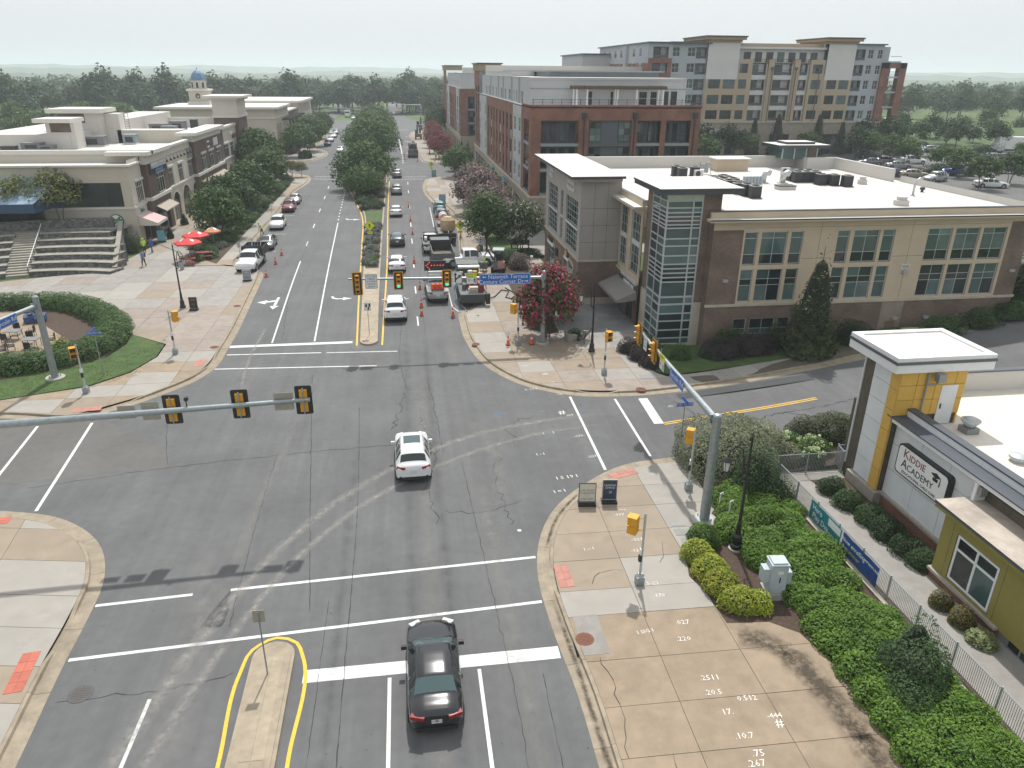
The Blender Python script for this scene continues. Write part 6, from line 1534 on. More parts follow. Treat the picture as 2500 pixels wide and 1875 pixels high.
lettering(B,'KOKEE TEA CAFE',0.85,sgn_w,(69.6,YT-1.3,8.85),'S',0.05);lettering(B,'Bubble Tea . Coffee . Boba',0.4,sgn_w,(69.4,YT-1.3,8.2),'S',0.03)
mb=MB();mb.tube((65.6,YT-1.2,8.6),(65.6,YT-1.4,8.6),0.75,None,20,frame_dark);mb.tube((65.6,YT-1.4,8.5),(65.6,YT-1.44,8.5),0.45,None,12,sgn_w);mb.build('sign_roundel',B)
# vegetation: leaf-sized faces through lumpy crowns
bark=mat('bark',(0.085,0.065,0.05),0.95,var=0.25,scale=9)
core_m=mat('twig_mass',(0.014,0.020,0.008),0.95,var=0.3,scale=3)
L_street=leaf_mat('leaf_street',(0.018,0.045,0.010),(0.062,0.105,0.022))
L_dark=leaf_mat('leaf_dark',(0.012,0.032,0.010),(0.040,0.075,0.022))
L_light=leaf_mat('leaf_light',(0.040,0.075,0.014),(0.115,0.155,0.035))
L_wood=leaf_mat('leaf_wood',(0.016,0.036,0.012),(0.045,0.080,0.024))
L_wood2=leaf_mat('leaf_wood_light',(0.030,0.062,0.014),(0.085,0.125,0.03))
L_pink=leaf_mat('crape_pink',(0.020,0.045,0.012),(0.050,0.085,0.02),(0.38,0.05,0.11),0.42)
L_crim=leaf_mat('crape_crimson',(0.020,0.042,0.012),(0.05,0.08,0.02),(0.30,0.022,0.055),0.6)
L_mauve=leaf_mat('crape_mauve',(0.028,0.042,0.018),(0.06,0.08,0.035),(0.33,0.205,0.235),0.5)
L_whitef=leaf_mat('crape_white',(0.015,0.035,0.010),(0.05,0.08,0.02),(0.36,0.38,0.32),0.16)
L_shrub=leaf_mat('leaf_shrub',(0.030,0.075,0.008),(0.10,0.175,0.02))
L_gold=leaf_mat('leaf_gold',(0.09,0.15,0.012),(0.30,0.30,0.03))
L_olive=leaf_mat('leaf_olive',(0.065,0.08,0.045),(0.19,0.20,0.125))
L_hedge=leaf_mat('leaf_hedge',(0.020,0.052,0.012),(0.058,0.105,0.025))
L_purple=leaf_mat('leaf_purple',(0.016,0.013,0.014),(0.05,0.038,0.04))
L_grey=leaf_mat('leaf_greygreen',(0.05,0.065,0.045),(0.14,0.155,0.125),(0.12,0.10,0.17),0.14)
L_hyd=leaf_mat('leaf_hydrangea',(0.03,0.07,0.012),(0.08,0.13,0.03))
L_bloom=leaf_mat('hydrangea_bloom',(0.42,0.50,0.24),(0.66,0.68,0.50),trans=0.1)
L_conif=leaf_mat('leaf_conifer',(0.020,0.036,0.014),(0.062,0.078,0.03))
def foliage(mb,c,r,n,leaf,m,e=2.0,half=False,lump=0.28,freq=1.0,seed=0,depth=0.35,gap=0.0,up=0.5,taper=0.0):
 rr=random.Random(seed);off=Vector((seed*3.1,seed*1.7,5))
 mi=mb.mi(m);k=0;V,F,MM=mb.v,mb.f,mb.m;tries=0
 while k<n and tries<n*4:
  tries+=1
  d=Vector((rr.gauss(0,1),rr.gauss(0,1),rr.gauss(0,1)))
  if half:d.z=abs(d.z)
  if d.length<1e-3:continue
  d.normalize()
  nz=noise.noise(Vector((d.x*r[0],d.y*r[1],d.z*r[2]))*freq+off)
  if nz<gap-0.5:continue
  s=(abs(d.x/r[0])**e+abs(d.y/r[1])**e+abs(d.z/r[2])**e)**(-1/e)
  s*=1+lump*nz
  s*=1-depth*rr.random()**2
  p=d*s
  if taper:f=1-taper*max(0,min(1,(p.z+(0 if half else r[2]))/(r[2]*(1 if half else 2))));p.x*=f;p.y*=f
  nrm=(d+Vector((rr.gauss(0,.6),rr.gauss(0,.6),rr.gauss(0,.6)+up))).normalized()
  a=nrm.orthogonal().normalized();b_=nrm.cross(a);t=rr.random()*6.28
  a,b_=a*cos(t)+b_*sin(t),b_*cos(t)-a*sin(t)
  l=leaf*rr.uniform(0.6,1.35);w=l*0.5
  q=Vector(c)+p;i=len(V)
  V+=[tuple(q-a*l),tuple(q-b_*w),tuple(q+a*l),tuple(q+b_*w)]
  F.append((i,i+1,i+2,i+3));MM.append(mi);k+=1
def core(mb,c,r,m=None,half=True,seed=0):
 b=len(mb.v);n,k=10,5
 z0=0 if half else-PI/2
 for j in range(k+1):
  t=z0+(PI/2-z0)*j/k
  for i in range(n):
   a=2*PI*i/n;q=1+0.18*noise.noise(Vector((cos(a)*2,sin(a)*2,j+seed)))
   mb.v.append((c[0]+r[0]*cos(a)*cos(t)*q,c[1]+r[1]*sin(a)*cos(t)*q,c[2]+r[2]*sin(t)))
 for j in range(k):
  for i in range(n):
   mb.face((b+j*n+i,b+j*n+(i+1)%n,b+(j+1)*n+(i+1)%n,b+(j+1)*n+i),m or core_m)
def tree_meshes(h,cr,m,n=3600,leaf=0.2,seed=0,trunk_h=None,stems=1,blobs=11,flat=0.8,gap=0.0,tr=0.16):
 rr=random.Random(seed);th=trunk_h or h*0.32
 t=MB();cm=MB()
 bz=h-th*0.7
 starts=[]
 for s in range(stems):
  a=6.28*s/stems+rr.random();o=0.0 if stems==1 else 0.18
  top=Vector((o*cos(a)*4,o*sin(a)*4,th*1.25))
  t.path([(o*cos(a),o*sin(a),-0.15),(o*cos(a)*1.8,o*sin(a)*1.8,th*0.6),tuple(top)],[tr/sqrt(stems),tr*0.8/sqrt(stems),tr*0.62/sqrt(stems)],7,bark);starts.append(top)
 for i in range(blobs):
  a=i*2.39996+rr.uniform(-.3,.3);f=sqrt((i+0.5)/blobs)
  rad=cr*0.7*f;zz=th*0.95+(h-th)*(0.25+0.5*(1-f*f)+rr.uniform(-0.1,0.12))
  c=Vector((rad*cos(a),rad*sin(a),zz));br=cr*rr.uniform(0.36,0.5)
  st=starts[i%len(starts)]
  t.path([tuple(st-Vector((0,0,0.3))),tuple(st.lerp(c,0.5)+Vector((0,0,0.15))),tuple(c)],[tr*0.5,tr*0.3,tr*0.1],5,bark)
  foliage(cm,c,(br,br,br*flat),n//blobs,leaf,m,lump=0.45,freq=1.6/max(1,cr*0.3),seed=seed*31+i,depth=0.6,gap=gap)
 return t.mesh('trunk'),cm.mesh('crown')
def plant_tree(kind,label,x,y,z,s=1.0,rz=None,group=None,sz=None,name='street_tree',cat='tree'):
 t=thing(name,label,cat,(x,y,z),R.uniform(0,6.28)if rz is None else rz,group)
 t.scale=(s,s,sz or s)
 add('trunk',kind[0],t);add('crown',kind[1],t)
 return t
K_st=[tree_meshes(6.6,3.7,L_street,7200,0.2,11,1.5,3,14,0.8),tree_meshes(6.9,3.8,L_street,7200,0.2,23,1.6,2,14,0.85)]
lab=['nearest green tree in the bed beside the red umbrellas','second green tree in the row along the parking bay','third green tree in the row along the parking bay','fourth green tree in the row along the parking bay','dark green tree by the corner at the end of the parking bay']
for i,(x,y,s)in enumerate(((-23.6,98.0,0.98),(-24.2,108,1.06),(-24.2,120,1.1),(-24,136,1.12),(-28.5,156,1.45))):plant_tree(K_st[i%2],lab[i],x,y,KH,s,None,'trees along the parking bay')
for i,(x,y,s,lb)in enumerate(((-25.5,150,1.05,'green tree at the corner of the side street behind the thin young tree'),(-25.5,196,1.25,'green tree at the far block corner, nearest of that block'),(-25,210,1.35,'broad green tree along the far block, second from the corner'),(-25.5,226,1.3,'green tree along the far block in front of the pergola'),(-26,250,1.2,'green tree along the far block near the far signals'),(-27,272,1.1,'last green tree of the far block before the big crossing'))):plant_tree(K_st[i%2],lb,x,y,KH,s)
K_med=[tree_meshes(8.2,6.4,L_street,9000,0.27,41,1.6,3,16,0.8),tree_meshes(8.0,6.6,L_street,9000,0.28,47,1.6,2,16,0.75)]
for i,(x,y,s,lb)in enumerate(((-7.0,141,0.97,'big nearest green tree standing on the median'),(-7.2,132,0.62,'lower shady tree below the nearest big median tree'),(-7.6,192,1.1,'dark green spreading tree on the median beyond the crossing'),(-9.6,206,1.0,'bushy median tree just behind the spreading one'),(-8.4,232,1.05,'paler median tree in the middle of the far median'),(-9,252,1.05,'far median tree, second last before the signals'),(-9.5,272,1.1,'last median tree before the far traffic signals'))):plant_tree(K_med[i%2],lb,x,y,KH,s,None,'trees on the median')
K_cr={k:tree_meshes(5.6,3.1,m,6500,0.17,sd,1.3,4,15,0.9,tr=0.13)for k,m,sd in(('p',L_pink,61),('m',L_mauve,67),('c',L_crim,71),('w',L_whitef,73))}
plant_tree(K_cr['p'],'crape myrtle covered in bright pink-red blossom beside the signal pole at the clinic',10.9,55.6,KH,0.92,0.3,sz=1.1,name='crape_myrtle')
plant_tree(K_cr['p'],'smaller pink-red crape myrtle further back beside the brick shop front',12.0,60.4,KH,0.8,2.0,name='crape_myrtle')
for x,y,s,lb in((11.4,94.5,0.98,'pale mauve crape myrtle nearest the round green tree'),(11.3,103,1.1,'pale mauve crape myrtle, second along the brick block'),(11.0,113,1.25,'large dusky mauve crape myrtle along the brick block'),(11.2,122,1.2,'dusky mauve crape myrtle at the far end of the row')):plant_tree(K_cr['m'],lb,x,y,KH,s,None,'mauve crape myrtles along the walk',name='crape_myrtle')
for x,y,s,lb in((9.4,190,1.0,'crimson crape myrtle nearest on the far right block'),(9.0,203,1.05,'crimson crape myrtle second on the far right block'),(9.0,218,1.1,'crimson crape myrtle third on the far right block'),(9.0,234,1.1,'last crimson crape myrtle on the far right block')):plant_tree(K_cr['c'],lb,x,y,KH,s,None,'crimson crape myrtles',name='crape_myrtle')
K_rd=tree_meshes(7.4,3.0,L_street,9000,0.15,83,1.6,1,16,1.15)
plant_tree(K_rd,'dense round-topped green tree behind the diamond crossing sign',9.3,86.8,KH,1.0)
plant_tree(K_cr['w'],'dark green tree dotted with white blossom over the bench',13.3,86.6,KH,1.08,1.0)
for x,y,s,lb in((10.5,155,0.9,'green tree behind the two workers in yellow'),(12,167,0.8,'green tree by the entry of the right side street'),(12,262,1.4,'green tree at the far right corner by the signals')):plant_tree(K_st[0],lb,x,y,KH,s)
K_thin=tree_meshes(6.2,3.0,leaf_mat('leaf_thin',(0.05,0.075,0.018),(0.15,0.16,0.05)),3600,0.15,91,2.2,3,15,0.6,0.1,0.1)
plant_tree(K_thin,'airy yellow-green young tree on the amphitheatre bank, left one',-44.3,93.2,2.6,1.0,0.4);plant_tree(K_thin,'airy yellow-green young tree in front of the blue awning, right one',-40.4,94.0,2.6,1.1,2.4)
for x,y,s,lb in((-22.4,157.0,0.55,'thin young tree at the kerb of the side street corner, left'),(-20.6,157.6,0.5,'thin young tree at the kerb of the side street corner, right')):plant_tree(K_thin,lb,x,y,KH,s)
def conifer(n,h,r,seed):
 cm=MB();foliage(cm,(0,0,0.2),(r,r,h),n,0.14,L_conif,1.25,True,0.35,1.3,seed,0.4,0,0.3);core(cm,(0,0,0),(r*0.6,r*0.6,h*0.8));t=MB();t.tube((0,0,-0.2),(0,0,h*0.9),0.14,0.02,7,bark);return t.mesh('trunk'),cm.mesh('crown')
K_con=conifer(12000,9.6,2.0,5)
plant_tree(K_con,'tall pointed conifer standing against the tan office facade',29.6,48.6,KH+terr(29.6,48.6),0.96,name='conifer')
for x,y,s,lb in((73.5,155,1.0,'narrow dark conifer in front of the cafe entrance'),(79,155.5,1.1,'narrow dark conifer beside the white-framed entrance, left'),(88,155,1.1,'narrow dark conifer beside the white-framed entrance, right'),(93.5,155,0.9,'narrow dark conifer near the right tower base'),(14,186,0.6,'small dark conifer by the second brick wing, left'),(15.2,183,0.6,'small dark conifer by the second brick wing, right')):plant_tree(K_con,lb,x,y,terr(x,y),s*0.8,None,None,s,name='conifer')
def shrub(label,blobs,m,leaf,dens,name='shrub',cat='shrub',e=2.0,group=None,kind=None,lump=0.25,up=0.5,freq=1.2,cores=0.78,coremat=None,z=KH):
 x,y=blobs[0][:2];zz=z+terr(x,y)
 if kind:t=thing(name,label,None,(x,y,zz));tag(t,kind=kind)
 else:t=thing(name,label,cat,(x,y,zz),0,group)
 cm=MB();km=MB()
 for i,(bx,by,rx,ry,h)in enumerate(blobs):
  area=2.2*(rx*ry+h*(rx+ry))
  foliage(cm,(bx-x,by-y,0.05),(rx,ry,h),int(area*dens),leaf,m,e,True,lump,freq,int(bx*7+by*13)+i,0.3,0,up)
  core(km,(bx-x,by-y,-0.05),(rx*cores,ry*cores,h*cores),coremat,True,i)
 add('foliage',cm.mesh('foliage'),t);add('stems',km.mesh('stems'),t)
 if kind:
  for c in t.children:c['kind']=kind
 return t
rr=random.Random(3)
gold=[(12.7,26.7,0.85,0.8,0.95),(12.15,25.6,0.8,0.8,0.85),(12.3,24.5,0.85,0.8,0.8),(12.35,23.4,0.85,0.8,0.85),(12.6,22.45,0.9,0.75,0.85),(13.3,22.2,0.6,0.65,0.7)]
gl_=['by the lamp base, greenest','beside the utility lids','in the middle of the strip','brightest yellow one behind the cabinet','at the near end of the strip','at the near end against the cabinet plinth']
for b,lb in zip(gold,gl_):shrub('yellow-green shrub '+lb,[b],L_gold if 'greenest' not in lb else L_shrub,0.055,480,group='yellow-green shrubs beside the walk',up=0.8)
mass=[]
for i in range(125):
 y=rr.uniform(13.5,30.5);xl=14.2 if y>22 else 14.9+max(0,(20.5-y))*0.02
 if y>26:xl=13.7
 x=rr.uniform(xl+0.4,18.0)
 if 21.4<y<24.6 and x<15.2:continue
 if 14.9<y<19.2 and x>15.6:pass
 mass.append((x,y,rr.uniform(0.6,0.95),rr.uniform(0.6,0.95),rr.uniform(0.65,1.0)))
for y in(13.6,14.8,16.0,17.2,18.4,19.6,20.6):mass.append((15.2,y,0.75,0.8,0.8));mass.append((16.4,y+.5,0.9,0.9,0.95));mass.append((17.6,y,0.8,0.9,0.9))
shrub('green shrubbery',mass,L_shrub,0.06,330,name='shrubbery',kind='stuff',up=0.8)
shrub('dark glossy holly bush rising above the green shrubs by the fence',[(16.7,17.5,1.35,1.4,2.0),(17.3,18.3,0.8,0.8,2.6),(16.0,16.6,0.8,0.9,1.3)],L_dark,0.055,420,name='holly_bush')
shrub('big clipped grey-green hedge block at the street corner by the signal pole',[(16.7,33.9,2.5,2.7,2.3),(18.6,34.6,1.7,1.7,2.0)],L_olive,0.06,420,name='clipped_hedge',cat='hedge',e=3.4,lump=0.08)
shrub('tall dark green bush behind the black lamp post',[(17.0,30.6,1.3,1.3,3.0),(17.6,29.4,0.9,0.9,1.9)],L_dark,0.055,380,name='evergreen_bush')
shrub('grey-leaved bush right of the clipped hedge inside the fence corner',[(20.2,33.6,1.2,0.9,1.0)],L_olive,0.055,420,lump=0.2)
shrub('dark grey-green bush by the side street left of the school tower',[(24.6,36.0,2.0,1.3,1.5),(22.8,36.4,1.0,0.9,1.2)],leaf_mat('leaf_dull',(0.035,0.045,0.022),(0.085,0.1,0.05)),0.06,300)
hy=shrub('hydrangea bush full of pale green-white flower heads at the fence corner',[(21.0,35.0,1.0,0.7,1.0),(22.2,34.2,1.1,0.8,1.1),(21.6,33.3,0.8,0.5,0.9),(20.0,35.6,.7,.6,1.0)],L_hyd,0.07,260,name='hydrangea')
mb=MB();rb=random.Random(8)
for i in range(85):
 bx,by,rx,ry,h=rb.choice([(21.0,35.0,1.0,0.7,1.05),(22.2,34.2,1.1,0.8,1.15),(21.6,33.2,0.8,0.5,0.95),(20.0,35.6,.7,.6,1.05)]);a=rb.uniform(0,6.28);f=rb.uniform(0.1,1)
 foliage(mb,(bx+rx*f*cos(a)-21,by+ry*f*sin(a)-35,h*sqrt(max(0.1,1-f*f*0.8))-0.02),(0.1,0.1,0.09),26,0.035,L_bloom,seed=i,up=0.3)
add('blossom',mb.mesh('blossom'),hy)
for i,(x,y,r,h,lb)in enumerate(((21.1,30.2,0.75,0.9,'nearest the fence corner'),(21.2,28.9,0.8,0.9,'below the mustard strip'),(21.5,27.4,0.8,0.85,'left under the sign'),(21.6,26.1,0.85,0.9,'under the middle of the sign'),(21.7,24.9,0.8,0.85,'under the right end of the sign'),(21.75,23.9,0.7,0.8,'by the corner downpipe'))):shrub('dark green spreading shrub against the white school wall, '+lb,[(x,y,r,r,h)],L_dark,0.05,420,group='shrubs along the school wall')
shrub('round reddish-green shrub under the olive window, left one',[(20.75,21.3,0.45,0.45,0.75)],leaf_mat('leaf_nandina',(0.045,0.06,0.015),(0.16,0.12,0.035)),0.045,600,name='round_shrub');shrub('round reddish-green shrub under the olive window, right one',[(20.85,20.2,0.5,0.5,0.8)],MATS['leaf_nandina'],0.045,600,name='round_shrub')
shrub('clump of arching pale grass by the brick corner of the olive wing',[(20.9,19.2,0.5,0.6,0.45)],leaf_mat('leaf_liriope',(0.09,0.13,0.04),(0.26,0.28,0.14)),0.09,420,name='grass_clump',cat='plant');shrub('clump of pale grass at the right edge by the fence',[(20.5,15.0,0.5,0.6,0.45)],MATS['leaf_liriope'],0.09,380,name='grass_clump',cat='plant')
for x,y,rx,ry,h,m,lb in((16.5,51.6,0.9,0.8,1.0,L_purple,'dark purple shrub at the bench end of the bed'),(16.9,50.0,0.9,0.9,1.0,L_purple,'dark purple shrub in the middle of the bed edge'),(17.4,48.5,1.0,0.9,1.0,L_purple,'near-black purple shrub at the corner of the bed'),(18.0,51.6,1.0,0.9,1.3,L_hedge,'bright green shrub between the purple ones and the glass tower'),(20.0,49.7,0.8,0.7,1.1,L_hedge,'small green bush below the glass tower'),(23.2,49.6,2.0,1.1,1.5,L_purple,'wide dark purple shrub mass under the office windows, left'),(26.0,50.0,2.0,1.1,1.6,L_purple,'wide dark purple shrub mass under the office windows, right'),(24.5,51.2,1.6,0.8,1.9,L_hedge,'dark green shrub against the brick under the low windows'),(28.5,51.0,1.5,1.0,1.9,L_dark,'dark green shrub behind the conifer'),(34.2,50.2,1.6,1.2,1.8,L_dark,'dark shrub left of the school tower top'),(13.0,55.0,0.8,0.6,0.85,L_hedge,'low green shrub at the foot of the pink crape myrtle')):shrub(lb,[(x,y,rx,ry,h)],m,0.06,330)
for i,(x,w)in enumerate(((41.5,2.0),(45,2.0),(48.5,2.0),(52,2.2))):shrub('green hedge shrub along the retaining wall, number from left: '+['first','second','third','fourth'][i],[(x,49.8+(x-41)*0.16,w,1.1,1.3)],L_hedge,0.07,240,group='hedge shrubs below the retaining wall')
shrub('dark climbing shrub at the right end of the office building',[(50.6,52.5,1.2,2.5,5.5)],L_dark,0.1,120)
for x,y,r,h,m,lb in((10.4,58.2,0.8,0.9,L_grey,'grey-green shrub left of the pink crape myrtle'),(10.6,60.4,0.8,1.0,L_hedge,'green shrub with the hose lying beside it'),(10.8,62.3,0.7,1.4,L_whitef,'white-flowered shrub by the orange caution stand'),(11.6,66.5,0.9,2.4,L_hedge,'upright green shrub beside the small loader'),(11.4,81,1.6,1.5,L_dark,'dark bush in the excavated bed'),(12.0,78.5,1.2,1.8,L_mauve,'dusky bush beside the tree trunks'),(13.8,84.3,1.8,0.8,L_dark,'low dark ground shrub under the bench tree')):shrub(lb,[(x,y,r,r,h)],m,0.06,260)
path_h=spline([(-36,69.2),(-31,68.8),(-26.6,65.2),(-24.2,61.5),(-23.6,58),(-24.4,55.4),(-27,53.4),(-31,52.8),(-36,53.2)],1.3)
shrub('long curved clipped green hedge round the patio by the plaza',[(p.x,p.y,1.35,1.35,1.25)for p in path_h],L_hedge,0.075,210,name='curved_hedge',cat='hedge',e=2.6,lump=0.12,freq=2.0,up=1.0)
shrub('yellow-green suckers sprouting from the curved hedge',[(-26.2,56.2,0.8,0.7,1.5)],L_gold,0.06,200)
for i,(x,y,rx,ry,h,lb)in enumerate(((-33.1,92.2,1.6,1.1,2.1,'dark clipped hedge under the round shop sign'),)):shrub(lb,[(x,y,rx,ry,h)],L_dark,0.07,300,name='clipped_hedge',cat='hedge',e=4)
for x,y,r,h,lb in((-29.9,98.6,0.42,2.0,'narrow green column shrub by the kiosk window'),(-30.6,108,0.5,2.0,'narrow green column shrub by the first shop arch')):shrub(lb,[(x,y,r,r,h)],L_hedge,0.06,400)
bedl=[(-22.0-rr.uniform(0,3.6),y,rr.uniform(0.7,1.1),rr.uniform(0.8,1.2),rr.uniform(0.5,0.9))for y in[86+1.0*i for i in range(62)]]
shrub('tree bed planting',bedl,L_hedge,0.085,110,name='ground_cover',kind='stuff');shrub('lavender',[(-22.3-rr.uniform(0,2.5),87+1.5*i,0.8,0.8,0.7)for i in range(30)],L_grey,0.07,110,name='ground_cover',kind='stuff')
for i in range(12):shrub('clipped green shrub at the kerb of the tree bed, '+['nearest','second','third','fourth','fifth','sixth','seventh','eighth','ninth','tenth','eleventh','farthest'][i]+' from the plaza',[(-21.9,101+i*3.9,0.55,1.4,0.75)],L_hedge,0.07,200,group='clipped shrubs behind the parked cars',e=3)
shrub('dark clipped shrubs on the far block corner',[(-24,193,1.6,2,1.6),(-24.3,197,1.5,2,1.6)],L_dark,0.12,90);shrub('low dark shrub on the corner by the thin young trees',[(-22.6,151.5,1.3,1.8,1.1)],L_dark,0.1,120)
med_b=[]
for i in range(90):
 y=rr.uniform(81,106.5);xl=-4.9-(y-80)*0.033;med_b.append((rr.uniform(xl+0.1,-3.7),y,rr.uniform(0.35,0.55),rr.uniform(0.4,0.6),rr.uniform(0.35,0.65)))
shrub('lavender',med_b,L_grey,0.055,210,name='ground_cover',kind='stuff')
for x,y,lb in((-4.2,82.2,'near end, left'),(-3.9,83.3,'near end, right')):shrub('green leafy shrub at the start of the planted median, '+lb,[(x,y,0.5,0.5,0.6)],L_shrub,0.06,320)
shrub('median shrubbery',[(rr.uniform(-6.6-(y-117)*.12,-4.0),y,0.8,0.9,0.8)for y in[117.5+0.8*i for i in range(45)]],L_dark,0.1,130,name='ground_cover',kind='stuff')
shrub('median shrubbery',[(rr.uniform(-12,-5),183+2.1*i,1.2,1.2,0.9)for i in range(46)],L_dark,0.14,60,name='ground_cover',kind='stuff')
tufts=MB();mi=tufts.mi(L_shrub)
for i in range(9000):
 a=rr.random()
 x,y=rr.uniform(-33,-19.2),rr.uniform(47.6,60)
 d=hypot(x+27.5,(y-60.5));
 if not(8.0<d<12.6)or(x<-27 and y>51.8):continue
 q=len(tufts.v);w=0.02;hh=rr.uniform(0.03,0.07);t=rr.random()*3.14;z=KH+0.01
 tufts.v+=[(x-w*cos(t),y-w*sin(t),z),(x+w*cos(t),y+w*sin(t),z),(x+rr.gauss(0,.02),y+rr.gauss(0,.02),z+hh)];tufts.f.append((q,q+1,q+2));tufts.m.append(mi)
o=tufts.build('grass');tag(o,kind='stuff')
K_lot=[tree_meshes(5.6,2.9,L_street,2600,0.2,101,1.7,3,12,0.7,0.08,0.1),tree_meshes(6.2,2.7,L_dark,2600,0.2,103,1.9,1,12,0.9,0.05,0.12)]
lots=[(94.52,133.11,1.0,0,"small-leaved tree among the cars just above the white roof corner"),(93.36,116.98,0.95,0,"spreading tree beside the purple car in the lot"),(95.65,125.38,0.9,0,"spreading tree right of the white suv in the lot"),(87.10,104.21,1.0,0,"young tree over the white sedan at the near edge of the lot"),(96.02,108.99,1.0,0,"young tree with a clear trunk at the right of the lot"),(93.26,136.06,1.1,0,"tree over the parked cars behind the roof parapet"),(94.06,144.46,1.1,0,"broad tree over the cars left of the lot"),(126.98,162.60,1.1,1,"dark round tree in front of the grass verge, right of the pair"),(130.20,170.12,1.1,1,"dark round tree in front of the grass verge, left of the pair"),(134.07,158.90,1.15,1,"dark round tree at the right of the long box hedge"),(139.05,172.32,0.8,1,"small dark tree behind the box hedge"),(123.70,171.75,1.2,0,"bushy tree at the back of the lot"),(125.60,182.78,1.3,1,"dark tree below the end of the apartment podium"),(133.34,180.79,1.2,1,"dark tree right of the apartment podium end"),(60,150,1.3,1,"dark green tree below the cafe sign"),(66,151,1.2,1,"dark green tree by the cafe window"),(69.5,150,1.1,0,"green tree right of the cafe window"),(84,151,1.0,0,"small green tree at the white entrance"),(97,152,1.3,1,"dark tree at the base of the brick frame"),(103,152,1.4,1,"big dark tree at the right end of the apartment podium"),(92,146,1.1,1,"dark tree before the podium door"),(58,142,1.2,0,"tree at the corner behind the brick block"),(53,150,1.1,0,"green tree beside the brick block end"),(120.28,134.04,0.9,0,"small tree at the right edge of the lot")]
for x,y,s,k,lb in lots:plant_tree(K_lot[k],lb,x,y,terr(x,y),s,None,'parking lot trees',name='parking_lot_tree')
shrub('dark clipped box hedge beside the lot road',[(129.08,156.30,4.5,1.3,1.6)],L_dark,0.14,60,name='clipped_hedge',cat='hedge',e=5);shrub('dark hedge island under the lot trees',[(92.88,121.40,5.0,1.3,1.5)],L_dark,0.14,60,name='clipped_hedge',cat='hedge',e=5)
shrub('lot border shrubs',[(57+i*1.8,60+i*1.1,1.4,1.2,1.0)for i in range(14)],L_hedge,0.12,60,name='ground_cover',kind='stuff')
K_wd=[tree_meshes(15,6.8,L_wood,2000,0.62,111+i,4,1,13,0.95,0,0.3)for i in range(3)]+[tree_meshes(12,6.4,L_wood2,2000,0.56,121+i,3,1,12,0.9,0,0.26)for i in range(2)]
def wood(n,f,kinds,label,smin,smax,group):
 for i in range(n):
  x,y=f(rr.random(),rr.random());s=rr.uniform(smin,smax)
  t=plant_tree(K_wd[rr.choice(kinds)],label,x,y,terr(x,y)-0.3,s,None,group,s*rr.uniform(0.85,1.15),name='woodland_tree')
wood(46,lambda a,b:(-190+150*a,290+90*a+40*b),(0,1,2),'tall dark tree of the wood behind the shops',0.85,1.25,'wood behind the shops')
wood(34,lambda a,b:(-150+95*a,215+55*a+28*b),(3,4),'lighter green tree in front of the dark wood behind the shops',0.6,0.95,'light trees behind the shops')
wood(46,lambda a,b:(-62+90*a,400+90*b+abs(a-0.5)*-40),(0,1,2),'tree of the wood beyond the far crossing',0.85,1.25,'wood beyond the far crossing')
wood(18,lambda a,b:(12+40*a,350+60*b),(0,1,4),'tree of the wood right of the far road',0.8,1.15,'wood right of the far road')
wood(52,lambda a,b:(120+260*a,285-40*a+60*b),(0,1,2),'tree of the wood beyond the parking lot',0.6,0.95,'wood beyond the parking lot')
wood(16,lambda a,b:(110+120*a,190+30*b),(3,4,3),'small light tree on the bank beyond the parking lot',0.35,0.55,'small trees beyond the lot')
plant_tree(K_wd[3],'bright green tree at the left edge behind the white shop roof',-88,148,0,0.78,1.0,name='woodland_tree');plant_tree(K_wd[0],'dark tree behind the bright one at the left edge',-80,152,0,0.55,1.0,name='woodland_tree')
bm_=MB()
for i in range(1400):
 a,b=rr.random(),rr.random();k=i%3
 if k==0:x,y=-420+420*a,400+300*b
 elif k==1:x,y=-40+200*a,500+300*b
 else:x,y=130+520*a,330-60*a+330*b
 if-34<x<2 and y<700:continue
 if abs(x+35)<14:continue
 h=rr.uniform(11,16)if k!=2 else rr.uniform(8,12);foliage(bm_,(x,y,terr(x,y)+h*0.52),(h*0.42,h*0.42,h*0.5),90,1.3,L_wood,lump=0.4,freq=0.3,seed=i,up=0.4)
tag(bm_.build('woods'),kind='stuff')
hill_m=leaf_mat('far_canopy',(0.016,0.034,0.012),(0.045,0.075,0.025),trans=0.0)
for d0,base,amp in((900,9,5),(1500,13,8),(2400,20,14),(3600,34,22)):
 mb=MB();n=260;pts=[]
 for i in range(n+1):
  a=radians(-48+112*i/n);q=Vector((i*0.16,d0*0.01,3));top=base+amp*noise.noise(q*0.25)+amp*0.35*noise.noise(q*2.1)+1.6*noise.noise(q*9)
  pts.append((d0*sin(a),d0*cos(a),top))
 for i in range(n):
  p,q=pts[i],pts[i+1];f0,f1=0.86,1.3
  for(u,zu),(v,zv)in(((f0,None),(0.95,0.7)),((0.95,0.7),(1,1)),((1,1),(f1,0.6))):
   zz=lambda w,s:-0.3 if s is None else w[2]*s
   mb.poly([(p[0]*u,p[1]*u,zz(p,zu)),(q[0]*u,q[1]*u,zz(q,zu)),(q[0]*v,q[1]*v,zz(q,zv)),(p[0]*v,p[1]*v,zz(p,zv))],hill_m)
 tag(mb.build('hills'),kind='structure')
hz=bpy.data.materials.new('haze_air');hz.use_nodes=True
hn=hz.node_tree.nodes;hn.remove(hn['Principled BSDF']);pv=hn.new('ShaderNodeVolumePrincipled')
pv.inputs['Color'].default_value=(0.86,0.94,1.0,1);pv.inputs['Density'].default_value=0.00035;pv.inputs['Anisotropy'].default_value=0.25
hz.node_tree.links.new(pv.outputs[0],hn['Material Output'].inputs['Volume'])
mb=MB();mb.box(-5600,5600,-250,6600,-1.2,75,hz);tag(mb.build('haze'),kind='stuff')
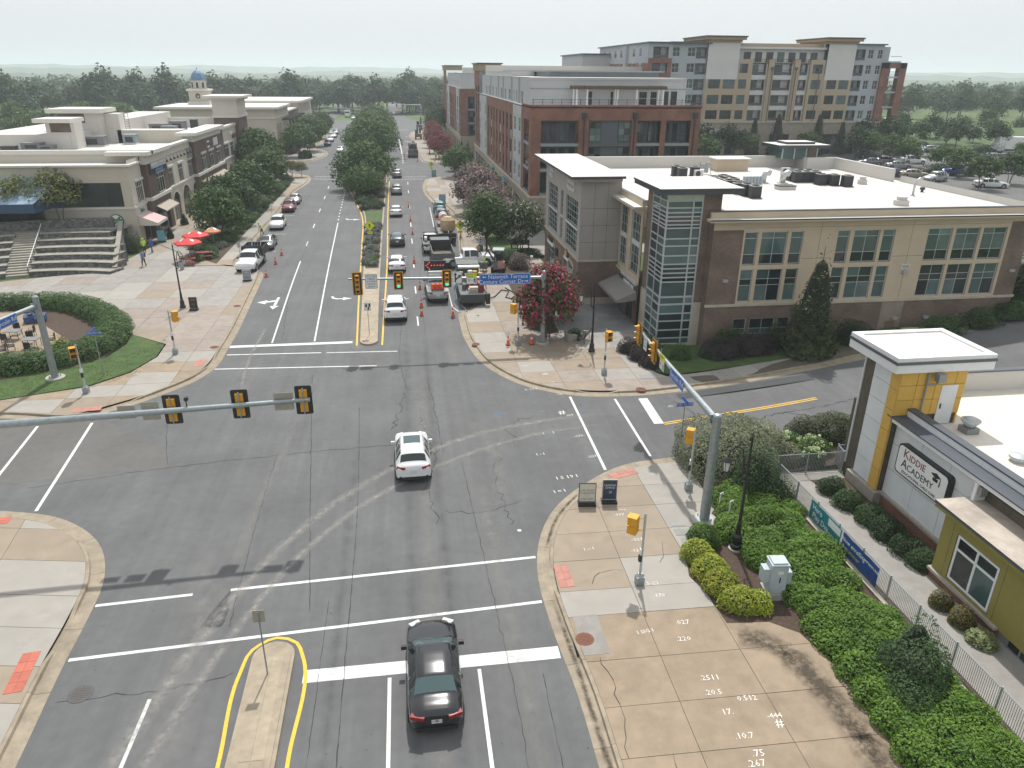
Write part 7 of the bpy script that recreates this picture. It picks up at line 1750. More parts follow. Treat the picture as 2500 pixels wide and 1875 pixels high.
# signals, signs, lamps
sig_y=mat('signal_yellow',(0.62,0.30,0.012),0.45,var=0.06)
sig_k=mat('signal_black',(0.02,0.02,0.022),0.5)
lens_off=[mat('lens_red_off',(0.10,0.012,0.008),0.25),mat('lens_amber_off',(0.13,0.055,0.008),0.25),mat('lens_green_off',(0.01,0.045,0.035),0.25)]
lens_on=mat('lens_green_lit',(0.02,0.5,0.32),0.3,emis=(0.02,0.75,0.45),estr=1.1)
arrow_on=mat('lens_red_lit',(0.5,0.05,0.02),0.3,emis=(1,0.08,0.02),estr=1.2)
sgw=mat('sign_white',(0.66,0.67,0.66),0.5,var=0.03);sgb=mat('sign_blue_street',(0.012,0.11,0.43),0.45,var=0.03);sgy=mat('sign_fluo_yellow',(0.62,0.66,0.02),0.5,var=0.02);alub=mat('sign_back',(0.33,0.32,0.27),0.45,metal=0.3,var=0.1)
conc_ft=mat('footing',(0.36,0.34,0.30),0.85,var=0.12,scale=4)
def mast(label,x,y,h,tip,z0,z1,r=0.19,ra=(0.13,0.07),base=0.55):
 t=thing('signal_mast',label,'signal mast',(x,y,KH))
 mb=MB();mb.lathe((x,y,KH-0.1),[(base,0),(base,0.2),(base*0.93,0.24)],24,conc_ft);mb.build('footing',t)
 mb=MB();mb.lathe((x,y,KH+0.1),[(r*1.75,0),(r*1.75,0.05)],20,galv)
 for i in range(4):mb.tube((x+r*1.45*cos(i*PI/2+.7),y+r*1.45*sin(i*PI/2+.7),KH+0.1),(x+r*1.45*cos(i*PI/2+.7),y+r*1.45*sin(i*PI/2+.7),KH+0.26),0.03,None,6,galv)
 mb.build('base_plate',t)
 mb=MB();mb.tube((x,y,KH+0.1),(x,y,h),r,r*0.8,20,galv);mb.lathe((x,y,h),[(r*0.85,0),(r*0.6,0.07),(0.02,0.1)],16,galv);mb.build('pole',t,smooth=False)
 if tip:
  p0,p1=Vector((x,y,z0)),Vector((*tip,z1));mb=MB();mb.tube(p0,p1,ra[0],ra[1],18,galv);d=(p1-p0).normalized();mb.tube(p1,p1+d*0.05,ra[1]*1.15,None,12,galv);mb.build('mast_arm',t)
  mb=MB();a=atan2(d.y,d.x);mb.rbox((x+cos(a)*r,y+sin(a)*r,z0),(0.1,r*2.1,0.42),a,galv);mb.build('arm_flange',t)
 return t
def head(label,loc,rz,n=3,lit=None,plate=True,back_black=False):
 t=thing('traffic_signal',label,'traffic light',loc,rz,'traffic signals')
 hh=n*0.36
 mb=MB()
 for i in range(n):mb.box(-0.17,0.17,-0.1,0.12,hh/2-(i+1)*0.36+0.008,hh/2-i*0.36-0.008,sig_y)
 mb.build('housing',t,world=False)
 if plate:
  P=rrect(0.74,hh+0.32,0.08,3);Q=rrect(0.62,hh+0.2,0.06,3)
  mb=MB();b=len(mb.v);m=len(P)
  for yy,L_ in((-0.02,P),(0.0,P)):mb.v+=[(p[0],yy,p[1])for p in L_]
  for i in range(m):mb.face((i,(i+1)%m,m+(i+1)%m,m+i),sig_k)
  mb.face(range(m),sig_y);mb.face(range(m,2*m),sig_k);mb.poly([(p[0],-0.026,p[1])for p in Q],sig_k);mb.build('backplate',t,world=False)
 for i in range(n):
  z=hh/2-0.18-i*0.36;k=min(i,2)if n==3 else(0,1,1,2)[i]
  mb=MB();mb.tube((0,-0.1,z),(0,-0.12,z),0.135,None,16,lens_on if lit==i else lens_off[k]);mb.build('lens',t,world=False)
  mb=MB()
  for s in range(10):
   a0,a1=radians(-35+25*s),radians(-35+25*(s+1))
   mb.poly([(0.15*cos(a0),-0.1,z+0.15*sin(a0)),(0.15*cos(a1),-0.1,z+0.15*sin(a1)),(0.15*cos(a1),-0.34 if 40<degs(a1)<140 else-0.2,z+0.15*sin(a1)-0.02),(0.15*cos(a0),-0.34 if 40<degs(a0)<140 else-0.2,z+0.15*sin(a0)-0.02)],sig_y)
  mb.build('visor',t,world=False)
 mb=MB();mb.tube((0,0.16,-hh/2-0.12),(0,0.16,hh/2+0.1),0.028,None,8,galv);mb.box(-0.04,0.04,0.1,0.3,-0.06,0.06,galv);mb.build('bracket',t,world=False)
 return t
def degs(a):return a*180/PI
def plate(label,loc,w,h,m,rz=0.0,cat='sign',name='road_sign',border=None,texts=(),shapes=(),post=None,post_loc=None,diamond=False,yaw=0):
 t=thing(name,label,cat,post_loc or loc,rz)
 o=Vector(loc)-Vector(post_loc or loc)
 P=[(0,h/2),(-w/2,0),(0,-h/2),(w/2,0)]if diamond else rrect(w,h,min(w,h)*0.07,3)
 mb=MB();n=len(P);b=0
 for yy in(-0.008,0.008):mb.v+=[(o.x+p[0],o.y+yy,o.z+p[1])for p in P]
 for i in range(n):mb.face((i,(i+1)%n,n+(i+1)%n,n+i),alub)
 mb.face(range(n),m);mb.face(range(n,2*n),alub);mb.build('sign_panel',t,world=False)
 if border:
  k=0.94;mb=MB();Q=[(p[0]*(1-0.1*h/(w+h)),p[1]*(1-0.1*w/(w+h)))for p in P];S=[(p[0]*(1-0.17*h/(w+h)),p[1]*(1-0.17*w/(w+h)))for p in P]
  for i in range(n):mb.poly([(o.x+q[0],o.y-0.0105,o.z+q[1])for q in(Q[i],Q[(i+1)%n],S[(i+1)%n],S[i])],border)
  mb.build('border',t,world=False)
 for tx,x,z,s,mm in texts:
  q=add('lettering',text_mesh(tx,s,mm,0.001),t);q.matrix_local=Matrix.Translation((o.x+x,o.y-0.012,o.z+z))@Matrix.Rotation(PI/2,4,'X')
 for j,(pts,mm)in enumerate(shapes):
  mb=MB();mb.poly([(o.x+p[0],o.y-0.0115-0.0008*j,o.z+p[1])for p in pts],mm);mb.build('symbol',t,world=False)
 if post:mb=MB();mb.tube((o.x*0.0,0.03,-0.05),(o.x,0.03,o.z+h*0.4),post,None,8,galv);mb.build('post',t,world=False)
 return t
def arrow_sh(x,z,s,a,m):
 c,sn=cos(a),sin(a)
 return([(x+s*(px*c-pz*sn),z+s*(px*sn+pz*c))for px,pz in((-0.5,0.1),(0.1,0.1),(0.1,0.3),(0.5,0),(0.1,-0.3),(0.1,-0.1),(-0.5,-0.1))],m)
def walker(s,m,x=0,z=0):return[([(x+p[0]*s,z+p[1]*s)for p in q],m)for q in(((-0.07,0.42),(0.03,0.42),(0.03,0.32),(-0.07,0.32)),((-0.1,0.3),(0.08,0.3),(0.1,0.0),(-0.08,0.0)),((-0.08,0.02),(0.02,0.02),(-0.1,-0.42),(-0.2,-0.4)),((0,0.02),(0.1,0.02),(0.2,-0.4),(0.1,-0.42)),((-0.1,0.28),(-0.05,0.28),(-0.2,0.0),(-0.26,0.05)),((0.06,0.28),(0.1,0.26),(0.25,0.08),(0.2,0.04)))]
mast('grey signal mast with a long arm across the northbound lanes, by the pink crape myrtle',10.25,54.27,5.95,(-4.45,54.3),5.5,5.78)
AY=54.14
head('four-lens yellow signal at the tip of the far arm, over the median',(-3.85,AY,5.45),0,4)
head('yellow signal with green lit beside the yield sign on the far arm',(-0.83,AY,5.6),0,3,2);head('yellow signal with green lit above the arrow board truck on the far arm',(2.78,AY,5.64),0,3,2)
plate('white LEFT TURN YIELD ON FLASHING YELLOW ARROW sign hung on the far arm',(-2.83,AY,5.6),0.92,1.12,sgw,texts=[(q,0,0.4-0.2*i,s,sig_k)for i,(q,s)in enumerate((('LEFT TURN',0.15),('YIELD',0.23),('ON FLASHING',0.125),('YELLOW',0.15),('ARROW',0.15)))],border=sig_k)
plate('white lane sign with straight and right arrows on the far arm',(3.55,AY,5.72),0.74,0.9,sgw,border=sig_k,shapes=[([(-0.18,-0.36),(-0.08,-0.36),(-0.08,0.2),(-0.18,0.2)],sig_k),([(-0.27,0.18),(0.01,0.18),(-0.13,0.4)],sig_k),([(-0.08,-0.2),(-0.08,-0.06),(0.14,0.12),(0.2,0.05)],sig_k),([(0.05,0.16),(0.32,0.2),(0.22,-0.06)],sig_k)])
plate('yellow and white turning vehicles yield to pedestrians sign on the far arm',(4.64,AY,5.45),0.78,0.5,sgw,border=sig_k,shapes=[([(-0.3,0.1),(-0.08,0.1),(-0.19,-0.12)],sig_k),([(-0.25,0.07),(-0.13,0.07),(-0.19,-0.06)],sgw)]+walker(0.45,sig_k,0.24,0),texts=[('TO',0.03,0,0.1,sig_k)])
plate('fluorescent yellow turning vehicles plate above the yield sign on the far arm',(4.64,AY,5.86),0.8,0.33,sgy,texts=[('TURNING',-0.15,0.06,0.13,sig_k),('VEHICLES',-0.12,-0.08,0.12,sig_k)],shapes=[arrow_sh(0.28,0.02,0.16,0,sig_k)],border=sig_k)
plate('wide blue street sign reading Naismith Terrace and Century Corner Dr',(7.2,AY,5.5),3.95,0.86,sgb,border=sgw,texts=[('Naismith Terrace',0.22,0.18,0.43,sgw),('Century Corner Dr',-0.28,-0.2,0.43,sgw)],shapes=[arrow_sh(-1.6,0.18,0.3,PI,sgw),arrow_sh(1.65,-0.2,0.3,0,sgw)])
mast('big grey signal mast at the near corner with its arm across the side street',13.53,28.48,5.75,(13.53,40.3),5.5,5.75,0.24,(0.17,0.1),0.62)
head('yellow signal nearer the pole on the side-street arm, seen from its side',(13.32,36.95,5.75),-PI/2);head('yellow signal at the tip of the side-street arm, seen from its side',(13.32,39.75,5.82),-PI/2)
plate('blue Sycolin street sign on the side-street arm',(13.34,33.3,5.55),2.0,0.62,sgb,-PI/2,texts=[('Sycolin Rd',0,0,0.44,sgw)],border=sgw)
plate('white regulatory sign between the two signals on the side-street arm',(13.34,38.6,5.6),0.6,0.85,sgw,-PI/2,texts=[('LEFT',0,0.2,0.15,sig_k),('ON',0,0.02,0.15,sig_k),('GREEN',0,-0.18,0.14,sig_k)],border=sig_k);plate('yellow plate over a white yield sign on the side-street arm',(13.34,35.6,5.85),0.78,0.36,sgy,-PI/2,texts=[('TURNING',-0.1,0,0.13,sig_k)]);plate('white yield to pedestrians sign on the side-street arm',(13.34,35.6,5.4),0.74,0.5,sgw,-PI/2,shapes=[([(-0.28,0.12),(-0.06,0.12),(-0.17,-0.1)],mat('sign_red',(0.5,0.03,0.03),0.5))]+walker(0.4,sig_k,0.2,0),border=sig_k)
mb=MB();mb.tube((13.53,36.4,5.7),(13.53,36.4,6.15),0.035,None,8,galv);mb.box(13.47,13.59,36.32,36.48,6.15,6.35,sig_k);tag(mb.build('detector_camera'),'small black detector on a stalk on the side-street arm','camera')
mast('grey signal mast in the lawn at the left with a blue sign on its arm',-24.7,51.12,6.0,(-26.6,41.0),5.4,5.75,0.24,(0.16,0.09),0.62)
plate('blue Sycolin street sign on the left mast arm',(-24.98,47.6,5.42),1.9,0.6,sgb,PI/2-0.18,texts=[('Sycolin Rd',0,0,0.42,sgw)],border=sgw)
mast('long grey signal arm across the near lanes with signals seen from behind',-20.6,30.3,6.6,(-4.75,31.15),6.15,6.35,0.24,(0.19,0.095),0.6)
for x,z,lb in((-4.98,6.3,'black-backed signal at the tip of the near arm'),(-7.75,6.25,'black-backed signal in the middle of the near arm'),(-10.65,6.15,'black-backed signal nearest the pole on the near arm')):head(lb,(x,31.25,z),PI)
for x,w,h,z,lb in((-5.85,0.85,0.85,6.3,'back of a square sign near the tip of the near arm'),(-11.55,0.75,0.85,6.15,'back of a square sign beside the third signal of the near arm'),(-12.55,0.72,0.62,6.15,'back of the leftmost sign on the near arm')):plate(lb,(x,31.2,z),w,h,sgw,PI)
mb=MB();mb.path([(-9.95,31.0,6.35),(-9.95,31.0,6.62),(-9.9,31.0,6.75)],0.03,6,sig_k);mb.box(-10.0,-9.85,30.92,31.08,6.66,6.82,sig_k);tag(mb.build('detector_camera'),'small black camera on top of the near arm','camera')
def pedpost(label,x,y,heads,btn=-PI/2,h=3.4):
 t=thing('pedestrian_signal',label,'pedestrian signal',(x,y,KH),0,'pedestrian signal posts')
 mb=MB();mb.rbox((0,0,0.2),(0.34,0.34,0.4),0,galv);mb.lathe((0,0,0.4),[(0.2,0),(0.1,0.12)],8,galv);mb.build('pedestal',t,world=False)
 mb=MB();mb.tube((0,0,0.4),(0,0,h),0.055,0.05,12,alu);mb.lathe((0,0,h),[(0.06,0),(0.02,0.06)],10,galv);mb.build('post',t,world=False)
 for dx,dy,z,rz in heads:
  m=Matrix.Translation((dx,dy,z))@Matrix.Rotation(rz,4,'Z');mb=MB();mb.box(-0.2,0.2,-0.1,0.14,-0.39,-0.01,sig_y);mb.box(-0.2,0.2,-0.1,0.14,0.01,0.39,sig_y)
  for zz in(-0.38,0.02):mb.box(-0.2,0.2,-0.28,-0.1,zz+0.33,zz+0.36,sig_y);mb.box(-0.2,-0.18,-0.24,-0.1,zz,zz+0.34,sig_y);mb.box(0.18,0.2,-0.24,-0.1,zz,zz+0.34,sig_y)
  mb.xform(0,m);mb.build('signal_head',t,world=False)
  mb=MB()
  for zz in(-0.2,0.2):mb.box(-0.16,0.16,-0.105,-0.1,zz-0.16,zz+0.14,sig_k)
  if rz==0 or abs(rz)<0.6:mb.box(-0.1,0.08,-0.112,-0.105,0.1,0.3,lens_off[0])
  mb.xform(0,m);mb.build('lens',t,world=False)
  mb=MB()
  for zz in(-0.3,0.3):mb.tube((0,0,z+zz),(dx,dy,z+zz),0.022,None,6,sig_y)
  mb.build('bracket',t,world=False)
 mb=MB();mb.rbox((0.07*cos(btn),0.07*sin(btn),1.3),(0.12,0.14,0.3),btn,sig_k);mb.rbox((0.07*cos(btn),0.07*sin(btn),1.62),(0.04,0.2,0.26),btn,sgw);mb.build('push_button',t,world=False)
 return t
pedpost('pedestrian signal post with an orange-yellow head on the near right corner walk',9.01,24.29,[(-0.42,0.05,2.95,-2.2)],PI)
pedpost('pedestrian signal post in front of the clipped hedge at the corner',13.8,31.33,[(-0.1,0.3,2.95,2.6)],2.8)
pedpost('pedestrian signal post beside the black lamp on the clinic corner',13.45,47.23,[(0.1,-0.2,2.95,0.3)],-1.8)
pedpost('pedestrian signal post between the two cones on the clinic corner',8.24,54.15,[(-0.38,0.05,2.95,2.4)],-1.5)
pedpost('pedestrian signal post in the walk in front of the lawn at the left',-21.61,48.21,[(-0.22,-0.1,2.9,0.5)],-1.4);pedpost('pedestrian signal post on the plaza corner right of the curved hedge',-17.81,55.14,[(0.36,0.05,2.95,2.2)],-1.5)
def lamp(label,x,y,side,h=5.75):
 t=thing('street_lamp',label,'street lamp',(x,y,KH),0,'black lamp posts');s=side
 mb=MB();mb.lathe((0,0,-0.05),[(0.36,0),(0.36,0.1),(0.34,0.12)],16,conc_ft);mb.build('footing',t,world=False)
 mb=MB();mb.lathe((0,0,0.08),[(0.27,0),(0.27,0.15),(0.2,0.22),(0.19,0.6),(0.12,0.72),(0.095,1.3),(0.11,1.32),(0.075,1.4),(0.055,h-0.9),(0.05,h-0.2),(0.075,h-0.15),(0.03,h-0.1),(0.01,h+0.1)],12,black_m);mb.build('post',t,world=False)
 mb=MB();mb.path([(s*0.05,0,3.6),(s*0.22,0,3.7),(s*0.24,0,4.6),(s*0.35,0,5.1),(s*0.62,0,5.3),(s*0.9,0,5.1),(s*1.0,0,4.75)],0.033,8,black_m)
 mb.path([(s*(0.62+0.17*cos(a)),0,4.95+0.17*sin(a))for a in[i*0.5 for i in range(12)]],0.02,6,black_m)
 for z in(3.7,4.5):mb.tube((0,0,z),(s*0.24,0,z),0.025,None,6,black_m)
 mb.build('scroll_arm',t,world=False)
 mb=MB();mb.lathe((s*1.0,0,4.05),[(0.1,0.08),(0.16,0.55),(0.15,0.56)],8,mat('lamp_glass',(0.52,0.53,0.52),0.25,var=0.02));mb.build('lantern_glass',t,world=False)
 mb=MB();mb.lathe((s*1.0,0,4.6),[(0.23,0),(0.2,0.05),(0.1,0.16),(0.04,0.2)],10,black_m);mb.lathe((s*1.0,0,4.0),[(0.03,0),(0.12,0.1),(0.11,0.13)],8,black_m)
 for i in range(4):a=i*PI/2+PI/4;mb.tube((s+0.11*cos(a),0.11*sin(a),4.1),(s+0.17*cos(a),0.17*sin(a),4.62),0.012,None,4,black_m)
 mb.build('lantern_frame',t,world=False)
 return t
lamp('black scroll lamp post standing in the green shrubs on the right',14.11,26.12,-1);lamp('black scroll lamp post beside the clinic bench',13.63,51.75,-1,5.4);lamp('black scroll lamp post in the middle of the left plaza',-20.35,67.16,1,5.8).rotation_euler=(0,0,-0.5)
for x,y,h,lb in((115.4,172.3,10.6,'tall parking lot lamp with two flat heads before the apartment end'),(100.8,180,9.5,'parking lot lamp showing just above the roof lantern'),(64,158,9.5,'parking lot lamp beside the cafe sign')):
 t=thing('parking_lot_lamp',lb,'street lamp',(x,y,4),0.3,'parking lot lamps');mb=MB();mb.tube((0,0,0),(0,0,h-4),0.12,0.08,8,galv);mb.build('post',t,world=False)
 for s in(-1,1):mb=MB();mb.tube((0,0,h-4.05),(s*0.5,0,h-4),0.04,None,6,galv);mb.lathe((s*1.0,0,h-4.1),[(0.2,0),(0.6,0.05),(0.5,0.16),(0.1,0.22)],12,sgw);mb.build('lamp_head',t,world=False)
for x,y in((-118,235),(-83,235)):
 t=thing('parking_lot_lamp','tall dark lamp pole behind the white shop roof, '+('left' if x<-100 else 'right')+' one','street lamp',(x,y,0),0,'dark lamp poles behind the shops');mb=MB();mb.tube((0,0,0),(0,0,12.5),0.14,0.09,7,frame_dark);mb.build('post',t,world=False);mb=MB();mb.box(-1.3,1.3,-0.2,0.2,12.4,12.6,frame_dark);mb.build('lamp_head',t,world=False)
KR=[([(-0.17,0.22),(-0.03,0.22),(-0.03,0.02),(-0.1,-0.06),(-0.17,0.02)],sig_k),([(0.0,-0.26),(0.12,-0.26),(0.12,-0.1),(0.22,0.05),(0.22,0.14),(0.12,0.14),(0.1,0.02),(0.0,-0.12)],sig_k),([(0.06,0.12),(0.28,0.12),(0.17,0.3)],sig_k)]
plate('white keep right sign on the nose of the far median',(-3.46,57.8,2.55),0.52,0.66,sgw,0,border=sig_k,shapes=KR,post=0.025,post_loc=(-3.46,57.8,KH))
plate('back of a sign on a thin post at the nose of the near median',(-5.68,21.12,2.72),0.4,0.5,sgw,PI,post=0.03,post_loc=(-5.68,21.12,KH))
pedS=walker(0.62,sig_k)
for x,y,z,lb in((-4.2,84.8,3.9,'yellow diamond pedestrian sign standing in the median lavender'),(6.24,87.8,3.2,'yellow diamond pedestrian sign on the right walk beside the round tree'),(5.6,159.8,2.2,'yellow diamond pedestrian sign at the far side street corner')):
 plate(lb,(x,y,z),1.22,1.22,sgy,0,diamond=True,shapes=pedS,border=sig_k,post=0.03,post_loc=(x,y,KH));t=plate(lb.replace('yellow diamond pedestrian sign','small yellow plate below the diamond sign'),(x,y-0.0,z-0.8),0.55,0.28,sgy,0,texts=[('AHEAD',0,0,0.15,sig_k)])
def blades(x,y,h,tx,rz,lb):
 t=thing('street_name_sign',lb,'street sign',(x,y,KH),rz);mb=MB();mb.tube((0,0,0),(0,0,h),0.03,None,8,galv);mb.build('post',t,world=False)
 mb=MB();mb.box(-0.5,0.5,-0.01,0.01,h,h+0.2,sgb);mb.build('name_blade',t,world=False);mb=MB();mb.box(-0.01,0.01,-0.4,0.4,h+0.24,h+0.44,sgb);mb.build('name_blade',t,world=False)
 q=add('lettering',text_mesh(tx,0.15,sgw,0.001),t);q.matrix_local=Matrix.Translation((0,-0.012,h+0.1))@Matrix.Rotation(PI/2,4,'X')
blades(14.9,35.6,2.75,'CENTURY CORNER DR',0.05,'blue Century Corner street name blades above the clipped hedge');blades(-21.55,51.12,3.1,'NAISMITH TER',0.0,'street name blades on a thin post at the edge of the lawn')
def board(label,x,y,rz,face_m,w,h,lines,mcol,base=True,edge=sig_k,tilt=0.0):
 t=thing('sidewalk_sign',label,'sign board',(x,y,KH),rz);mb=MB();mb.box(-w/2-0.04,w/2+0.04,-0.03,0.03,0.16,0.24+h,edge);mb.build('frame',t,world=False);mb=MB();mb.box(-w/2,w/2,-0.04,0.04,0.2,0.2+h,face_m);mb.build('poster',t,world=False)
 mb=MB();mb.rbox((0,0,0.06),(w+0.12,0.5,0.12),0,sig_k);mb.tube((-w/2+.05,0,0.1),(-w/2+.05,0,0.2),0.03,None,6,galv);mb.tube((w/2-.05,0,0.1),(w/2-.05,0,0.2),0.03,None,6,galv);mb.build('water_base',t,world=False)
 for tx,z,s in lines:q=add('lettering',text_mesh(tx,s,mcol,0.001),t);q.matrix_local=Matrix.Translation((0,-0.042,z))@Matrix.Rotation(PI/2,4,'X')
 return t
poster_c=mat('poster_cream',(0.55,0.53,0.46),0.6,var=0.03);navy=mat('poster_navy',(0.022,0.045,0.085),0.5,var=0.05)
board('cream Live Music Tuesdays sidewalk sign at the near corner',8.24,30.62,-0.12,poster_c,0.78,0.98,[('LIVE MUSIC',0.82,0.145),('TUESDAYS!',0.66,0.145),('--------',0.52,0.12),('6:30 - 8 PM',0.33,0.125)],sig_k)
board('dark blue Leasing Office sidewalk sign at the near corner',9.4,30.7,-0.12,navy,0.66,1.05,[('LEASING',0.98,0.15),('OFFICE',0.83,0.15),('. )))',0.6,0.16)],sgw,edge=alub)
board('dark sidewalk sign beside the plaza lamp post',-19.24,66.53,-0.05,mat('poster_dark',(0.03,0.03,0.035),0.5),0.62,0.95,[('DINE',0.95,0.17),('EAT',0.55,0.15)],mat('poster_gold',(0.4,0.25,0.12),0.6))
board('white-framed sidewalk sign at the kerb beside the white dump truck',-16.42,76.31,0.1,mat('poster_grey',(0.22,0.25,0.28),0.5),0.75,0.9,[('OPEN',0.85,0.18),('BREAKFAST',0.6,0.11)],sgw,edge=sgw);board('sandwich board on the far walk beside the crossing sign',6.0,156.3,0.2,mat('poster_teal',(0.2,0.35,0.38),0.5),0.8,1.0,[],sgw);board('teal menu board leaning by the ice kiosk',-30.3,96.3,0.4,mat('menu_teal',(0.10,0.33,0.40),0.5),0.85,1.3,[],sgw);board('pale blue board on the walk in front of the parked dark vehicles',5.9,122.5,0.0,mat('board_blue',(0.2,0.34,0.42),0.5),1.0,1.2,[],sgw)
for x,y,tx,ty,h,fz_,lb in((-33.5,350,-7.5,300,6.2,5.6,'far signal mast left of the far crossing'),(8.2,338,-6.0,338,7.0,6.7,'far signal mast right of the far crossing')):
 mast(lb,x,y,h,(tx,ty),fz_,fz_+0.2,0.22,(0.16,0.1))
for x,y,z,rz,lb in((-6.0,338,6.7,0,'far signal at the tip of the right far arm'),(-2.0,338,6.6,0,'far signal in the middle of the right far arm'),(0.8,338,6.6,0,'far signal near the pole of the right far arm'),(-11,306,5.9,PI,'far signal seen from behind at the left far arm tip'),(-15.5,315,5.8,PI,'far signal seen from behind, second on the left far arm'),(-20,324,5.8,PI,'far signal seen from behind, third on the left far arm')):head(lb,(x,y,z),rz)
cabm=mat('cabinet_grey',(0.40,0.46,0.49),0.45,var=0.05)
t=thing('control_cabinet','pale grey signal control cabinet on a concrete plinth among the shrubs','utility cabinet',(14.3,22.9,KH),-0.1)
mb=MB();mb.box(-0.42,0.42,-0.42,0.42,-0.1,0.28,conc_ft);mb.build('plinth',t,world=False);mb=MB();mb.box(-0.34,0.34,-0.32,0.32,0.28,1.62,cabm);mb.build('case',t,world=False)
mb=MB();mb.box(-0.37,0.37,-0.35,0.35,1.62,1.68,cabm);mb.box(-0.3,0.3,-0.28,0.28,1.68,1.75,cabm);mb.build('lid',t,world=False);mb=MB();mb.box(-0.62,-0.34,-0.2,0.22,0.75,1.4,cabm);mb.build('meter_box',t,world=False)
mb=MB();mb.box(0.34,0.6,-0.15,0.25,0.55,1.2,cabm);mb.build('side_box',t,world=False);mb=MB();mb.box(-0.31,0.31,-0.345,-0.32,0.34,1.58,cabm);mb.box(0.02,0.05,-0.37,-0.345,0.85,1.1,sig_k);mb.build('door',t,world=False);mb=MB();mb.box(-0.08,0.14,-0.352,-0.345,1.25,1.4,sgw);mb.build('notice',t,world=False)
for i,(x,y)in enumerate(((14.5,28.0),(14.55,29.2))):t=thing('vent_pipe','thin grey vent pipe behind the big signal pole, '+('shorter' if i else 'taller')+' one','pipe',(x,y,KH));mb=MB();mb.path([(0,0,0),(0,0,1.3-i*0.3),(0.12,0,1.36-i*0.3),(0.16,0,1.25-i*.3)],0.03,6,sgw);mb.build('pipe',t,world=False)
# vehicles
def paint(name,c,metal=0.0,rough=0.3):return mat('paint_'+name,c,rough,metal,var=0.03,coat=0.8,spec=0.5)
P_white=paint('white',(0.70,0.71,0.72));P_black=paint('black',(0.010,0.011,0.014),0.2,0.22);P_grey=paint('grey',(0.13,0.135,0.14),0.5);P_silver=paint('silver',(0.36,0.37,0.38),0.6);P_red=paint('maroon',(0.14,0.012,0.018),0.3);P_navy=paint('navy',(0.018,0.03,0.08),0.4);P_slate=paint('slate',(0.05,0.065,0.08),0.5);P_gold=paint('champagne',(0.36,0.31,0.23),0.5);P_blue=paint('blue',(0.02,0.04,0.22),0.4);P_teal=paint('teal',(0.04,0.13,0.14),0.4)
tyre=mat('tyre_rubber',(0.018,0.018,0.019),0.85,var=0.1);rimm=mat('wheel_rim',(0.30,0.31,0.32),0.35,metal=0.7,var=0.05);trim_k=mat('trim_black',(0.02,0.02,0.021),0.6)
cgl=mat('car_glass',(0.012,0.018,0.02),0.04,spec=0.7,var=0);cgl2=mat('car_glass_teal',(0.05,0.085,0.09),0.05,spec=0.6,var=0)
tail_m=mat('tail_light',(0.25,0.008,0.012),0.2,var=0);headl=mat('head_light',(0.55,0.57,0.58),0.15,var=0);plate_m=mat('plate_white',(0.6,0.6,0.58),0.5,var=0.02)
def smooth_rows(st,n=5):
 out=[]
 for i in range(len(st)-1):
  for k in range(n):
   f=k/n;out.append([a+(b-a)*f for a,b in zip(st[i],st[i+1])])
 out.append(list(st[-1]));return out
SHAPES={'sedan':(4.88,[(0,.42,.66,.78,.90,.58),(.10,.32,.80,.88,1.02,.66),(.35,.27,.88,.92,1.08,.70),(.75,.24,.915,.94,1.10,.70),(1.35,.22,.925,.95,1.36,.60),(1.75,.22,.925,.95,1.43,.60),(2.35,.22,.925,.94,1.45,.60),(2.75,.22,.925,.93,1.40,.60),(3.50,.22,.925,.92,1.00,.74),(3.75,.22,.925,.90,.97,.72),(4.35,.24,.91,.82,.88,.68),(4.70,.28,.84,.70,.76,.60),(4.88,.36,.62,.58,.64,.48)],(.75,1.35),(2.75,3.50),[(1.0,1.62),(1.7,2.42),(2.5,3.25)]),'suv':(4.62,[(0,.48,.74,.98,1.06,.62),(.06,.36,.86,1.02,1.12,.68),(.20,.30,.91,1.04,1.2,.68),(.62,.26,.93,1.04,1.58,.60),(1.0,.25,.93,1.03,1.64,.62),(1.7,.25,.93,1.02,1.66,.63),(2.3,.25,.93,1.01,1.65,.63),(2.62,.25,.93,1.0,1.58,.62),(3.30,.25,.93,.99,1.10,.74),(3.5,.25,.93,.97,1.06,.74),(4.1,.26,.91,.90,.97,.70),(4.45,.30,.85,.78,.86,.62),(4.62,.40,.66,.66,.72,.5)],(.20,.62),(2.62,3.30),[(.75,1.2),(1.28,2.08),(2.16,2.95)]),'liftback':(4.70,[(0,.44,.66,.90,.98,.58),(.10,.32,.82,.96,1.06,.64),(.3,.28,.90,.98,1.12,.66),(.9,.24,.92,.98,1.36,.58),(1.5,.22,.92,.97,1.44,.58),(2.2,.22,.92,.96,1.45,.58),(2.6,.22,.92,.95,1.40,.58),(3.4,.22,.92,.94,1.02,.72),(3.65,.22,.92,.91,.98,.70),(4.25,.24,.9,.82,.88,.64),(4.55,.28,.84,.70,.76,.58),(4.70,.36,.62,.58,.64,.46)],(.3,1.1),(2.6,3.4),[(.9,1.55),(1.62,2.35),(2.42,3.1)]),'pickup':(5.9,[(0,.55,.90,.95,1.0,.80),(.05,.5,.96,1.05,1.12,.86),(2.0,.48,.97,1.08,1.14,.86),(2.15,.4,.97,1.12,1.2,.74),(2.3,.4,.97,1.14,1.84,.70),(2.7,.4,.97,1.14,1.90,.70),(3.4,.4,.97,1.14,1.90,.70),(3.8,.4,.97,1.14,1.84,.70),(4.4,.4,.97,1.16,1.30,.82),(4.6,.4,.97,1.16,1.26,.84),(5.5,.42,.96,1.10,1.20,.82),(5.82,.46,.92,1.0,1.08,.78),(5.9,.55,.86,.85,.92,.7)],(2.15,2.3),(3.8,4.4),[(2.4,2.95),(3.05,3.95)]),}
CARS={}
